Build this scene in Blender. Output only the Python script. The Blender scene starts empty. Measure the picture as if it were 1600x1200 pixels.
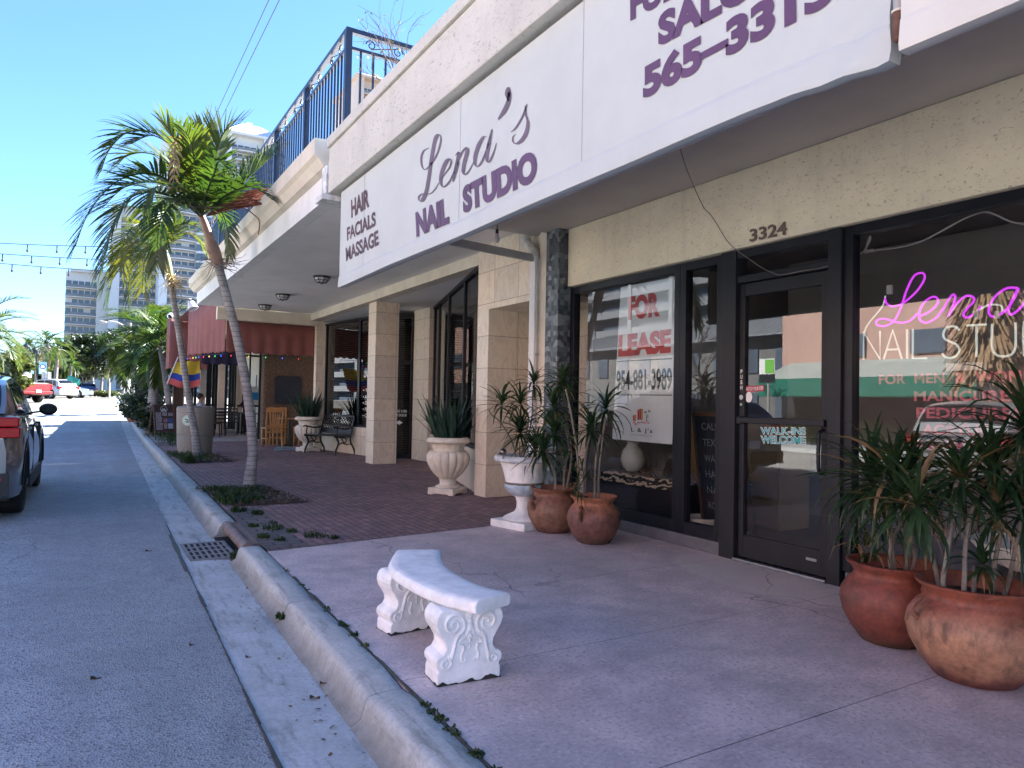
import bpy, bmesh, math, random
from mathutils import Vector, Matrix, noise

rnd = random.Random(11)
SC = bpy.context.scene
COL = SC.collection
rad = math.radians
V = Vector

# ---------------------------------------------------------------- camera geometry
FPX, YAW, PITCH, ROLL, EYE = 1109.0, rad(30.9), rad(1.5), rad(1.05), 1.28
FW = V((math.sin(YAW) * math.cos(PITCH), math.cos(YAW) * math.cos(PITCH), math.sin(PITCH)))
RT0 = V((math.cos(YAW), -math.sin(YAW), 0))
UP0 = RT0.cross(FW)
UP = UP0 * math.cos(ROLL) - RT0 * math.sin(ROLL)
RT = RT0 * math.cos(ROLL) + UP0 * math.sin(ROLL)
CAM = V((0, 0, EYE))


def ray(px, py):
    return FW + RT * ((px - 800) / FPX) + UP * ((600 - py) / FPX)


def onz(px, py, z=0.0):
    d = ray(px, py)
    return CAM + d * ((z - EYE) / d.z)


def onx(px, py, x):
    d = ray(px, py)
    return CAM + d * (x / d.x)


def ony(px, py, y):
    d = ray(px, py)
    return CAM + d * (y / d.y)


def road_z(y):
    """The street climbs gently in the distance."""
    pts = [(-400, -.13), (24, -.13), (34, .0), (50, .58), (60, .78), (70, .92), (95, 1.08), (140, 1.12), (900, 1.2)]
    for (a, za), (b, zb) in zip(pts, pts[1:]):
        if y <= b:
            t = max(0, (y - a) / (b - a))
            return za + (zb - za) * t
    return pts[-1][1]


def ong(px, py):
    """Point where the view ray meets the road surface."""
    d = ray(px, py)
    t = 5.0
    while t < 400:
        p = CAM + d * t
        if p.z <= road_z(p.y):
            return p
        t += .05
    return CAM + d * 300


def kerb_x(y):
    return 1.2 + .0205 * y


# ---------------------------------------------------------------- mesh builder
ORG = V((0, 0, 0))


class MB:
    def __init__(s):
        s.v, s.f, s.m = [], [], []

    def add(s, verts, faces, m=0):
        o = len(s.v)
        s.v += [tuple(p) for p in verts]
        for f in faces:
            s.f.append(tuple(i + o for i in f))
            s.m.append(m)
        return s

    def poly(s, pts, m=0):
        return s.add(pts, [tuple(range(len(pts)))], m)

    def box(s, x0, x1, y0, y1, z0, z1, m=0, mat=None):
        p = [V((x, y, z)) for z in (z0, z1) for y in (y0, y1) for x in (x0, x1)]
        if mat is not None:
            p = [mat @ q for q in p]
        return s.add(p, [(0, 2, 3, 1), (4, 5, 7, 6), (0, 1, 5, 4), (2, 6, 7, 3), (0, 4, 6, 2), (1, 3, 7, 5)], m)

    def bar(s, a, b, w, h=None, m=0, up=V((0, 0, 1))):
        a, b = V(a), V(b)
        h = w if h is None else h
        d = (b - a).normalized()
        if abs(d.dot(up)) > .98:
            up = V((1, 0, 0))
        r = d.cross(up).normalized()
        u = r.cross(d)
        q = [r * sx * w / 2 + u * sz * h / 2 for sx, sz in ((-1, -1), (1, -1), (1, 1), (-1, 1))]
        return s.add([a + k for k in q] + [b + k for k in q],
                     [(3, 2, 1, 0), (4, 5, 6, 7), (0, 1, 5, 4), (1, 2, 6, 5), (2, 3, 7, 6), (3, 0, 4, 7)], m)

    def tube(s, path, r, n=8, m=0, caps=True, flat=1.0):
        path = [V(p) for p in path]
        k = len(path)
        rs = list(r) if isinstance(r, (list, tuple)) else [r] * k
        vs, fs = [], []
        prev = None
        for i, p in enumerate(path):
            d = (path[min(i + 1, k - 1)] - path[max(i - 1, 0)])
            d = d.normalized() if d.length > 1e-9 else V((0, 0, 1))
            if prev is None:
                ref = V((0, 0, 1)) if abs(d.z) < .9 else V((1, 0, 0))
                u = d.cross(ref).normalized()
            else:
                u = (prev - d * prev.dot(d))
                u = u.normalized() if u.length > 1e-6 else d.orthogonal().normalized()
            prev = u
            w = d.cross(u)
            for j in range(n):
                a = 2 * math.pi * j / n
                vs.append(p + u * math.cos(a) * rs[i] + w * math.sin(a) * rs[i] * flat)
        for i in range(k - 1):
            for j in range(n):
                a, b = i * n + j, i * n + (j + 1) % n
                fs.append((a, b, b + n, a + n))
        if caps:
            fs.append(tuple(range(n - 1, -1, -1)))
            fs.append(tuple(range((k - 1) * n, k * n)))
        return s.add(vs, fs, m)

    def lathe(s, prof, n=40, c=(0, 0, 0), m=0, flute=None, wob=0.0, caps=True):
        """prof: (r, z); flute(z_index, angle) -> radius factor"""
        c = V(c)
        vs, fs = [], []
        for i, (r, z) in enumerate(prof):
            for j in range(n):
                a = 2 * math.pi * j / n
                q = r * (flute(i, a) if flute else 1)
                if wob:
                    q *= 1 + wob * noise.noise(V((math.cos(a) * 1.3 + c.x * 3, math.sin(a) * 1.3 + c.y, z * 4)))
                vs.append(c + V((math.cos(a) * q, math.sin(a) * q, z)))
        k = len(prof)
        for i in range(k - 1):
            for j in range(n):
                a, b = i * n + j, i * n + (j + 1) % n
                fs.append((a, b, b + n, a + n))
        if caps:
            if prof[0][0] > 1e-4:
                fs.append(tuple(range(n - 1, -1, -1)))
            if prof[-1][0] > 1e-4:
                fs.append(tuple(range((k - 1) * n, k * n)))
        return s.add(vs, fs, m)

    def grid(s, rows, m=0, closed=False):
        """rows: list of equal-length point lists"""
        n = len(rows[0])
        vs = [p for r in rows for p in r]
        fs = []
        for i in range(len(rows) - 1):
            for j in range(n if closed else n - 1):
                a, b = i * n + j, i * n + (j + 1) % n
                fs.append((a, b, b + n, a + n))
        return s.add(vs, fs, m)

    def prism(s, poly, to3, d0, d1, m=0):
        """extrude a 2-d outline: to3(a, b, depth) -> point"""
        n = len(poly)
        vs = [to3(a, b, d0) for a, b in poly] + [to3(a, b, d1) for a, b in poly]
        fs = [tuple(range(n - 1, -1, -1)), tuple(range(n, 2 * n))]
        fs += [(i, (i + 1) % n, (i + 1) % n + n, i + n) for i in range(n)]
        return s.add(vs, fs, m)

    def ball(s, c, r, n=12, k=8, m=0, sq=(1, 1, 1)):
        c = V(c)
        rows = []
        for i in range(k + 1):
            t = math.pi * i / k
            rows.append([c + V((math.sin(t) * math.cos(2 * math.pi * j / n) * r * sq[0],
                                math.sin(t) * math.sin(2 * math.pi * j / n) * r * sq[1],
                                -math.cos(t) * r * sq[2])) for j in range(n)])
        return s.grid(rows, m, closed=True)

    def build(s, name, mats, parent=None, smooth=False, bevel=0, org=None, recalc=True, sub=0, angle=40):
        o = ORG if org is None else org
        me = bpy.data.meshes.new(name)
        me.from_pydata([(p[0] - o.x, p[1] - o.y, p[2] - o.z) for p in s.v], [], s.f)
        if not isinstance(mats, (list, tuple)):
            mats = [mats]
        for k in mats:
            me.materials.append(k)
        me.polygons.foreach_set('material_index', s.m)
        if recalc:
            b = bmesh.new()
            b.from_mesh(me)
            bmesh.ops.remove_doubles(b, verts=b.verts, dist=1e-5)
            bmesh.ops.recalc_face_normals(b, faces=b.faces)
            b.to_mesh(me)
            b.free()
        me.validate()
        if smooth:
            me.polygons.foreach_set('use_smooth', [True] * len(me.polygons))
            me.set_sharp_from_angle(angle=rad(angle))
        ob = bpy.data.objects.new(name, me)
        COL.objects.link(ob)
        if parent is not None:
            ob.parent = parent
        else:
            ob.location = o
        if bevel:
            md = ob.modifiers.new('bevel', 'BEVEL')
            md.width = bevel
            md.segments = 2
            md.limit_method = 'ANGLE'
            md.angle_limit = rad(35)
            md.harden_normals = False
        if sub:
            md = ob.modifiers.new('subdivision', 'SUBSURF')
            md.levels = md.render_levels = sub
        return ob


def tag(o, label=None, cat=None, group=None, kind=None):
    for k, v in (('label', label), ('category', cat), ('group', group), ('kind', kind)):
        if v:
            o[k] = v
    return o


def thing(name, loc, label, cat, group=None):
    """An Empty at the thing's base; the parts built next are placed in world coordinates."""
    global ORG
    ORG = V(loc)
    o = bpy.data.objects.new(name, None)
    o.empty_display_size = .1
    COL.objects.link(o)
    o.location = ORG
    return tag(o, label, cat, group)


def world():
    global ORG
    ORG = V((0, 0, 0))


def copy_tree(o, parent=None):
    c = o.copy()
    COL.objects.link(c)
    c.parent = parent
    for ch in list(o.children):
        copy_tree(ch, c)
    return c


def struct(mb, name, mats, **k):
    world()
    return tag(mb.build(name, mats, **k), kind='structure')


def crom(pts, k=6):
    """Catmull-Rom curve through points (any dimension)."""
    pts = [V(p) for p in pts]
    out = []
    for i in range(len(pts) - 1):
        p0, p1, p2, p3 = pts[max(i - 1, 0)], pts[i], pts[i + 1], pts[min(i + 2, len(pts) - 1)]
        for j in range(k):
            t = j / k
            out.append(.5 * ((2 * p1) + (p2 - p0) * t + (2 * p0 - 5 * p1 + 4 * p2 - p3) * t * t + (3 * p1 - p0 - 3 * p2 + p3) * t ** 3))
    out.append(pts[-1])
    return out


_txt = {}


def text2d(s, bold=0.0, spacing=1.0):
    """Filled outline of a text, normalised to a unit box."""
    key = (s, bold, spacing)
    if key in _txt:
        return _txt[key]
    cu = bpy.data.curves.new('lettering', 'FONT')
    cu.body = s
    cu.size = 1
    cu.offset = bold
    cu.space_character = spacing
    cu.resolution_u = 4
    ob = bpy.data.objects.new('lettering', cu)
    COL.objects.link(ob)
    dg = bpy.context.evaluated_depsgraph_get()
    me = bpy.data.meshes.new_from_object(ob.evaluated_get(dg))
    vs = [(v.co.x, v.co.y) for v in me.vertices]
    fs = [tuple(p.vertices) for p in me.polygons]
    bpy.data.objects.remove(ob)
    bpy.data.curves.remove(cu)
    bpy.data.meshes.remove(me)
    x0, x1 = min(v[0] for v in vs), max(v[0] for v in vs)
    y0, y1 = min(v[1] for v in vs), max(v[1] for v in vs)
    vs = [((x - x0) / (x1 - x0), (y - y0) / (y1 - y0)) for x, y in vs]
    _txt[key] = (vs, fs)
    return vs, fs


def put_text(mb, s, o, ux, uy, bold=0.02, m=0, spacing=1.0, th=0.0):
    """Letters filling the parallelogram o, o+ux, o+uy."""
    vs, fs = text2d(s, bold, spacing)
    o, ux, uy = V(o), V(ux), V(uy)
    mb.add([o + ux * a + uy * b for a, b in vs], fs, m)
    if th:
        n = ux.cross(uy).normalized() * th
        mb.add([o + n + ux * a + uy * b for a, b in vs], fs, m)


def wall_text(mb, s, x, y0, y1, z0, z1, bold=.02, m=0, spacing=1.0):
    """Text on a wall that faces the street (-X): y0 is the left (far) end."""
    put_text(mb, s, (x, y0, z0), (0, y1 - y0, 0), (0, 0, z1 - z0), bold, m, spacing)


# ---------------------------------------------------------------- materials
def nt(name):
    m = bpy.data.materials.new(name)
    m.use_nodes = True
    t = m.node_tree
    b = t.nodes['Principled BSDF']
    return m, t, b


def N(t, typ, **k):
    n = t.nodes.new(typ)
    for a, v in k.items():
        if a in n.inputs:
            n.inputs[a].default_value = v
        else:
            setattr(n, a, v)
    return n


def ramp(t, fac, stops):
    r = t.nodes.new('ShaderNodeValToRGB')
    e = r.color_ramp.elements
    while len(e) < len(stops):
        e.new(.5)
    for k, (p, c) in zip(e, stops):
        k.position = p
        k.color = (*c, 1) if len(c) == 3 else c
    t.links.new(fac, r.inputs[0])
    return r.outputs[0]


def mixc(t, fac, a, b, mode='MIX'):
    n = t.nodes.new('ShaderNodeMix')
    n.data_type = 'RGBA'
    n.blend_type = mode
    for sock, v in ((n.inputs[0], fac), (n.inputs[6], a), (n.inputs[7], b)):
        if hasattr(v, 'is_output'):
            t.links.new(v, sock)
        elif isinstance(v, (int, float)):
            sock.default_value = v
        else:
            sock.default_value = (*v, 1)
    return n.outputs[2]


def pos(t, scale=(1, 1, 1), obj=False, rot=(0, 0, 0)):
    mp = t.nodes.new('ShaderNodeMapping')
    mp.inputs['Scale'].default_value = scale
    mp.inputs['Rotation'].default_value = rot
    if obj:
        c = t.nodes.new('ShaderNodeTexCoord')
        t.links.new(c.outputs['Object'], mp.inputs[0])
    else:
        g = t.nodes.new('ShaderNodeNewGeometry')
        t.links.new(g.outputs['Position'], mp.inputs[0])
    return mp.outputs[0]


def noi(t, vec, scale, detail=6, rough=.6, dist=0.0):
    n = N(t, 'ShaderNodeTexNoise', Scale=scale, Detail=detail, Roughness=rough, Distortion=dist)
    t.links.new(vec, n.inputs['Vector'])
    return n.outputs[0]


def vor(t, vec, scale, feature='F1', out='Distance'):
    n = N(t, 'ShaderNodeTexVoronoi', Scale=scale)
    n.feature = feature
    t.links.new(vec, n.inputs['Vector'])
    return n.outputs[out]


def cracks(t, p, scale, width, amount=.55):
    """Thin wandering cracks, present only in patches."""
    wob = N(t, 'ShaderNodeTexNoise', Scale=scale * 3, Detail=5)
    t.links.new(p, wob.inputs['Vector'])
    ad = N(t, 'ShaderNodeVectorMath', operation='MULTIPLY_ADD')
    t.links.new(wob.outputs['Color'], ad.inputs[0])
    ad.inputs[1].default_value = (.35 / scale, .35 / scale, .35 / scale)
    t.links.new(p, ad.inputs[2])
    d = vor(t, ad.outputs[0], scale, 'DISTANCE_TO_EDGE')
    line = ramp(t, d, [(width * .5, (1, 1, 1)), (width, (0, 0, 0))])
    where = ramp(t, noi(t, p, scale * .7, 3), [(amount, (0, 0, 0)), (amount + .08, (1, 1, 1))])
    return mul(t, line, where)


def bump(t, b, h, strength=.3, dist=.01):
    n = N(t, 'ShaderNodeBump', Strength=strength, Distance=dist)
    t.links.new(h, n.inputs['Height'])
    t.links.new(n.outputs[0], b.inputs['Normal'])


def mul(t, a, k):
    n = N(t, 'ShaderNodeMath', operation='MULTIPLY')
    t.links.new(a, n.inputs[0])
    if hasattr(k, 'is_output'):
        t.links.new(k, n.inputs[1])
    else:
        n.inputs[1].default_value = k
    return n.outputs[0]


def simple(name, c, rough=.6, var=.25, scale=6, bmp=0.0, bscale=60, metal=0.0, spec=.5, coat=0.0, obj=False, c2=None, bdist=.004):
    """A painted / cast material with two tones of dirt and optional grain."""
    m, t, b = nt(name)
    p = pos(t, obj=obj)
    f = noi(t, p, scale, 7, .65)
    dark = c2 if c2 else tuple(x * (1 - var) for x in c)
    light = tuple(min(1, x * (1 + var * .35)) for x in c)
    t.links.new(ramp(t, f, [(.3, dark), (.62, light)]), b.inputs['Base Color'])
    b.inputs['Roughness'].default_value = rough
    b.inputs['Metallic'].default_value = metal
    b.inputs['Specular IOR Level'].default_value = spec
    b.inputs['Coat Weight'].default_value = coat
    b.inputs['Coat Roughness'].default_value = .03
    if bmp:
        bump(t, b, noi(t, p, bscale, 5, .6), bmp, bdist)
    return m


def emit(name, c, s):
    m, t, b = nt(name)
    b.inputs['Base Color'].default_value = (*c, 1)
    b.inputs['Emission Color'].default_value = (*c, 1)
    b.inputs['Emission Strength'].default_value = s
    return m


def leafmat(name, c1, c2, tip=None, trans=.35, rough=.4, scale=3.0):
    """Leaf with light coming through."""
    m, t, b = nt(name)
    p = pos(t)
    f = noi(t, p, scale, 4, .6)
    g = t.nodes.new('ShaderNodeObjectInfo')
    col = ramp(t, f, [(.35, c1), (.65, c2)])
    if tip:
        f2 = noi(t, p, 9, 3, .5)
        col = mixc(t, ramp(t, f2, [(.60, (0, 0, 0)), (.68, (1, 1, 1))]), col, tip)
    t.links.new(col, b.inputs['Base Color'])
    b.inputs['Roughness'].default_value = rough
    b.inputs['Specular IOR Level'].default_value = .35
    tr = t.nodes.new('ShaderNodeBsdfTranslucent')
    t.links.new(mixc(t, 1.0, col, (1.5, 1.5, .5), 'MULTIPLY'), tr.inputs[0])
    mx = t.nodes.new('ShaderNodeMixShader')
    mx.inputs[0].default_value = trans
    t.links.new(b.outputs[0], mx.inputs[1])
    t.links.new(tr.outputs[0], mx.inputs[2])
    t.links.new(mx.outputs[0], t.nodes['Material Output'].inputs[0])
    return m


def glassmat(name, tint=(.6, .62, .62), base=.07, gain=.9, rough=.0):
    """Thin window pane: mirror by the Schlick curve over a tinted see-through sheet."""
    m, t, b = nt(name)
    t.nodes.remove(b)
    lw = N(t, 'ShaderNodeLayerWeight', Blend=.5)
    pw = N(t, 'ShaderNodeMath', operation='POWER')
    t.links.new(lw.outputs['Facing'], pw.inputs[0])
    pw.inputs[1].default_value = 4.0
    ma = N(t, 'ShaderNodeMath', operation='MULTIPLY_ADD')
    t.links.new(pw.outputs[0], ma.inputs[0])
    ma.inputs[1].default_value = gain
    ma.inputs[2].default_value = base
    tr = t.nodes.new('ShaderNodeBsdfTransparent')
    tr.inputs[0].default_value = (*tint, 1)
    gl = t.nodes.new('ShaderNodeBsdfGlossy')
    gl.inputs['Roughness'].default_value = rough
    mx = t.nodes.new('ShaderNodeMixShader')
    t.links.new(ma.outputs[0], mx.inputs[0])
    t.links.new(tr.outputs[0], mx.inputs[1])
    t.links.new(gl.outputs[0], mx.inputs[2])
    t.links.new(mx.outputs[0], t.nodes['Material Output'].inputs[0])
    return m

# ---------------------------------------------------------------- the materials of this place
def m_asphalt():
    m, t, b = nt('asphalt')
    p = pos(t)
    big = noi(t, p, .5, 5, .6)
    med = noi(t, p, 4, 6, .7)
    sp = vor(t, p, 95, out='Color')
    spk = N(t, 'ShaderNodeSeparateColor')
    t.links.new(sp, spk.inputs[0])
    base = ramp(t, med, [(.3, (.26, .295, .32)), (.7, (.385, .43, .46))])
    base = mixc(t, ramp(t, spk.outputs[0], [(.72, (0, 0, 0)), (.95, (.75, .75, .75))]), base, (.52, .52, .51))
    base = mixc(t, ramp(t, spk.outputs[1], [(.75, (0, 0, 0)), (.9, (.6, .6, .6))]), base, (.05, .05, .055))
    base = mixc(t, ramp(t, big, [(.36, (.3, .3, .3)), (.6, (0, 0, 0))]), base, (.17, .18, .19))
    tyre = noi(t, pos(t, (1.1, .05, 1)), 1.2, 4, .6)
    base = mixc(t, ramp(t, tyre, [(.42, (.32, .32, .32)), (.58, (0, 0, 0))]), base, (.19, .205, .22))
    oil = noi(t, p, 1.9, 3, .5)
    base = mixc(t, ramp(t, oil, [(.70, (0, 0, 0)), (.78, (.55, .55, .55))]), base, (.08, .085, .09))
    base = mixc(t, mul(t, cracks(t, p, .33, .008, .56), .6), base, (.05, .05, .055))
    t.links.new(base, b.inputs['Base Color'])
    b.inputs['Roughness'].default_value = .85
    bump(t, b, vor(t, p, 95), .7, .006)
    return m


def m_concrete(name, c, stain=(.10, .10, .09), sc=2.0):
    m, t, b = nt(name)
    p = pos(t)
    f = noi(t, p, sc, 8, .7)
    g = noi(t, p, 45, 4, .7)
    pk = noi(t, pos(t, (9, 1.3, 9)), 1.4, 6, .7)
    col = ramp(t, f, [(.25, tuple(x * .62 for x in c)), (.7, tuple(min(1, x * 1.15) for x in c))])
    col = mixc(t, ramp(t, g, [(.35, (.45, .45, .45)), (.55, (0, 0, 0))]), col, tuple(x * .55 for x in c))
    col = mixc(t, ramp(t, pk, [(.52, (0, 0, 0)), (.75, (.8, .8, .8))]), col, stain)
    blot = noi(t, p, 3.3, 6, .7)
    col = mixc(t, ramp(t, blot, [(.56, (0, 0, 0)), (.72, (.6, .6, .6))]), col, tuple(x * .45 for x in c))
    col = mixc(t, mul(t, cracks(t, p, 1.1, .010, .54), .8), col, tuple(x * .2 for x in c))
    t.links.new(col, b.inputs['Base Color'])
    b.inputs['Roughness'].default_value = .88
    bump(t, b, g, .45, .006)
    return m


def m_kerb():
    """Worn kerb: pale top, road film and tyre dirt lying on the face."""
    m = m_concrete('kerb_concrete', (.50, .525, .51), stain=(.13, .135, .11))
    t = m.node_tree
    b = t.nodes['Principled BSDF']
    src = b.inputs['Base Color'].links[0].from_socket
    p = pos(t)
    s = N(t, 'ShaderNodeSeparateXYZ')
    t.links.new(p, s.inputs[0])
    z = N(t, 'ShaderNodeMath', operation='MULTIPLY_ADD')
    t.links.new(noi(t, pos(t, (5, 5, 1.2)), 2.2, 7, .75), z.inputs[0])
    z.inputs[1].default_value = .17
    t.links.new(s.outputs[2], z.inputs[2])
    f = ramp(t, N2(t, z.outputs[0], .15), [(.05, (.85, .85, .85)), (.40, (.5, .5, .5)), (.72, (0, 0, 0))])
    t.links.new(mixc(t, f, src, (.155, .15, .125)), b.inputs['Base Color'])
    return m


def N2(t, v, add):
    """Shift and stretch a height of about -.14 ... .03 into 0 ... 1."""
    n = N(t, 'ShaderNodeMapRange')
    n.inputs[1].default_value = -.10
    n.inputs[2].default_value = .13
    t.links.new(v, n.inputs[0])
    return n.outputs[0]


def m_pink():
    m, t, b = nt('pink_concrete')
    p = pos(t)
    f = noi(t, p, .75, 7, .65, .4)
    f2 = noi(t, p, 3.1, 8, .72)
    br = noi(t, pos(t, (1, 10, 1), rot=(0, 0, rad(-38))), 3.5, 5, .7)
    col = ramp(t, f, [(.3, (.46, .435, .445)), (.48, (.64, .54, .535)), (.72, (.80, .65, .62))])
    col = mixc(t, ramp(t, f2, [(.35, (.75, .75, .75)), (.58, (0, 0, 0))]), col, (.37, .32, .33))
    col = mixc(t, ramp(t, f2, [(.62, (0, 0, 0)), (.8, (.5, .5, .5))]), col, (.62, .54, .52))
    col = mixc(t, ramp(t, br, [(.56, (0, 0, 0)), (.78, (.35, .35, .35))]), col, (.60, .52, .51))
    sp = vor(t, p, 3.0)
    sps = vor(t, p, 3.0, out='Color')
    sc = N(t, 'ShaderNodeSeparateColor')
    t.links.new(sps, sc.inputs[0])
    dots = mul(t, ramp(t, sp, [(.035, (1, 1, 1)), (.055, (0, 0, 0))]), ramp(t, sc.outputs[0], [(.55, (0, 0, 0)), (.57, (1, 1, 1))]))
    col = mixc(t, dots, col, (.05, .045, .05))
    grit = noi(t, p, 48, 4, .75)
    col = mixc(t, ramp(t, grit, [(.36, (.85, .85, .85)), (.47, (0, 0, 0))]), col, (.33, .285, .295))
    col = mixc(t, ramp(t, grit, [(.56, (0, 0, 0)), (.66, (.5, .5, .5))]), col, (.88, .78, .75))
    sep = N(t, 'ShaderNodeSeparateXYZ')
    t.links.new(p, sep.inputs[0])
    # dusty worn fan in front of the door
    dd = N(t, 'ShaderNodeVectorMath', operation='DISTANCE')
    sc2 = pos(t, (1.25, .8, 1))
    t.links.new(sc2, dd.inputs[0])
    dd.inputs[1].default_value = (4.55 * 1.25, 3.6 * .8, 0)
    dm = N(t, 'ShaderNodeMath', operation='MULTIPLY_ADD')
    t.links.new(f2, dm.inputs[0])
    dm.inputs[1].default_value = .5
    t.links.new(dd.outputs['Value'], dm.inputs[2])
    col = mixc(t, ramp(t, dm.outputs[0], [(.93, (.6, .6, .6)), (1.05, (0, 0, 0))]), col, (.66, .60, .555))
    col = mixc(t, mul(t, cracks(t, p, .75, .006, .52), .7), col, (.12, .10, .11))
    t.links.new(col, b.inputs['Base Color'])
    rr = ramp(t, f2, [(.3, (.55, .55, .55)), (.7, (.8, .8, .8))])
    t.links.new(rr, b.inputs['Roughness'])
    h = noi(t, p, 60, 5, .7)
    hm = N(t, 'ShaderNodeMath', operation='ADD')
    t.links.new(h, hm.inputs[0])
    t.links.new(br, hm.inputs[1])
    bump(t, b, hm.outputs[0], .3, .006)
    return m


def m_brick(name, c1, c2, mort, bw=.2, bh=.1, rot=0.0, mortar=.006, vert=False, rough=.8, var=1.0, bm=.5, off=.5):
    """Laid units. vert: along a wall that faces the street (Y, Z)."""
    m, t, b = nt(name)
    p = pos(t)
    if vert:
        s = N(t, 'ShaderNodeSeparateXYZ')
        t.links.new(p, s.inputs[0])
        a = N(t, 'ShaderNodeMath', operation='ADD')
        t.links.new(s.outputs[0], a.inputs[0])
        t.links.new(s.outputs[1], a.inputs[1])
        cb = N(t, 'ShaderNodeCombineXYZ')
        t.links.new(a.outputs[0], cb.inputs[0])
        t.links.new(s.outputs[2], cb.inputs[1])
        pv = cb.outputs[0]
    else:
        pv = pos(t, rot=(0, 0, rot))
    n = N(t, 'ShaderNodeTexBrick', Scale=1.0)
    n.offset = off
    n.inputs['Brick Width'].default_value = bw
    n.inputs['Row Height'].default_value = bh
    n.inputs['Mortar Size'].default_value = mortar
    n.inputs['Mortar Smooth'].default_value = .3
    n.inputs['Color1'].default_value = (*c1, 1)
    n.inputs['Color2'].default_value = (*c2, 1)
    n.inputs['Mortar'].default_value = (*mort, 1)
    t.links.new(pv, n.inputs['Vector'])
    f = noi(t, p, 5, 7, .7)
    d = ramp(t, f, [(.3, (.62, .62, .62)), (.65, (1.08, 1.08, 1.08))])
    big = noi(t, p, .6, 5, .6)
    col = mixc(t, var, n.outputs[0], d, 'MULTIPLY')
    col = mixc(t, .7, col, ramp(t, big, [(.35, (.72, .72, .72)), (.65, (1.12, 1.1, 1.1))]), 'MULTIPLY')
    t.links.new(col, b.inputs['Base Color'])
    b.inputs['Roughness'].default_value = rough
    h = N(t, 'ShaderNodeMath', operation='MULTIPLY_ADD')
    t.links.new(n.outputs['Fac'], h.inputs[0])
    h.inputs[1].default_value = -1
    t.links.new(mul(t, noi(t, p, 60, 4, .6), .35), h.inputs[2])
    bump(t, b, h.outputs[0], bm, .008)
    return m


def m_stucco(name, c, rough=.9):
    m, t, b = nt(name)
    p = pos(t)
    n1 = noi(t, p, 24, 5, .65, .8)
    pits = noi(t, pos(t, (1, 1, 2.1)), 26, 3, .55, 1.5)
    f = noi(t, p, 1.6, 6, .65)
    drip = noi(t, pos(t, (5, 5, .35)), 1.5, 6, .7)
    col = ramp(t, f, [(.3, tuple(x * .86 for x in c)), (.7, tuple(min(1, x * 1.07) for x in c))])
    col = mixc(t, ramp(t, drip, [(.55, (0, 0, 0)), (.8, (.35, .35, .35))]), col, tuple(x * .55 for x in c))
    col = mixc(t, ramp(t, pits, [(.31, (.75, .75, .75)), (.36, (0, 0, 0))]), col, tuple(x * .42 for x in c))
    t.links.new(col, b.inputs['Base Color'])
    b.inputs['Roughness'].default_value = rough
    hh = N(t, 'ShaderNodeMath', operation='ADD')
    t.links.new(mul(t, n1, .5), hh.inputs[0])
    t.links.new(ramp(t, pits, [(.31, (0, 0, 0)), (.38, (1, 1, 1))]), hh.inputs[1])
    bump(t, b, hh.outputs[0], .55, .008)
    return m


def m_marble():
    m, t, b = nt('marble_tile')
    p = pos(t)
    s = N(t, 'ShaderNodeSeparateXYZ')
    t.links.new(p, s.inputs[0])
    a = N(t, 'ShaderNodeMath', operation='ADD')
    t.links.new(s.outputs[0], a.inputs[0])
    t.links.new(s.outputs[1], a.inputs[1])
    cb = N(t, 'ShaderNodeCombineXYZ')
    t.links.new(a.outputs[0], cb.inputs[0])
    t.links.new(s.outputs[2], cb.inputs[1])
    n = N(t, 'ShaderNodeTexBrick', Scale=1.0)
    n.offset = 0
    n.inputs['Brick Width'].default_value = .61
    n.inputs['Row Height'].default_value = .435
    n.inputs['Mortar Size'].default_value = .004
    n.inputs['Color1'].default_value = (.92, .92, .92, 1)
    n.inputs['Color2'].default_value = (1.06, 1.04, 1.0, 1)
    n.inputs['Mortar'].default_value = (.42, .38, .33, 1)
    t.links.new(cb.outputs[0], n.inputs['Vector'])
    v = noi(t, pos(t, (1.6, 1.6, .8)), 2.3, 7, .65, 1.6)
    col = ramp(t, v, [(.3, (.56, .49, .39)), (.48, (.72, .66, .55)), (.56, (.62, .54, .43)), (.7, (.78, .74, .64))])
    z = ramp(t, mul(t, s.outputs[2], .5), [(.1, (.93, .95, 1.0)), (.75, (1, .98, .93))])
    col = mixc(t, 1.0, col, n.outputs[0], 'MULTIPLY')
    t.links.new(col, b.inputs['Base Color'])
    b.inputs['Roughness'].default_value = .42
    bump(t, b, mul(t, n.outputs['Fac'], -1), .4, .004)
    return m


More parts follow.
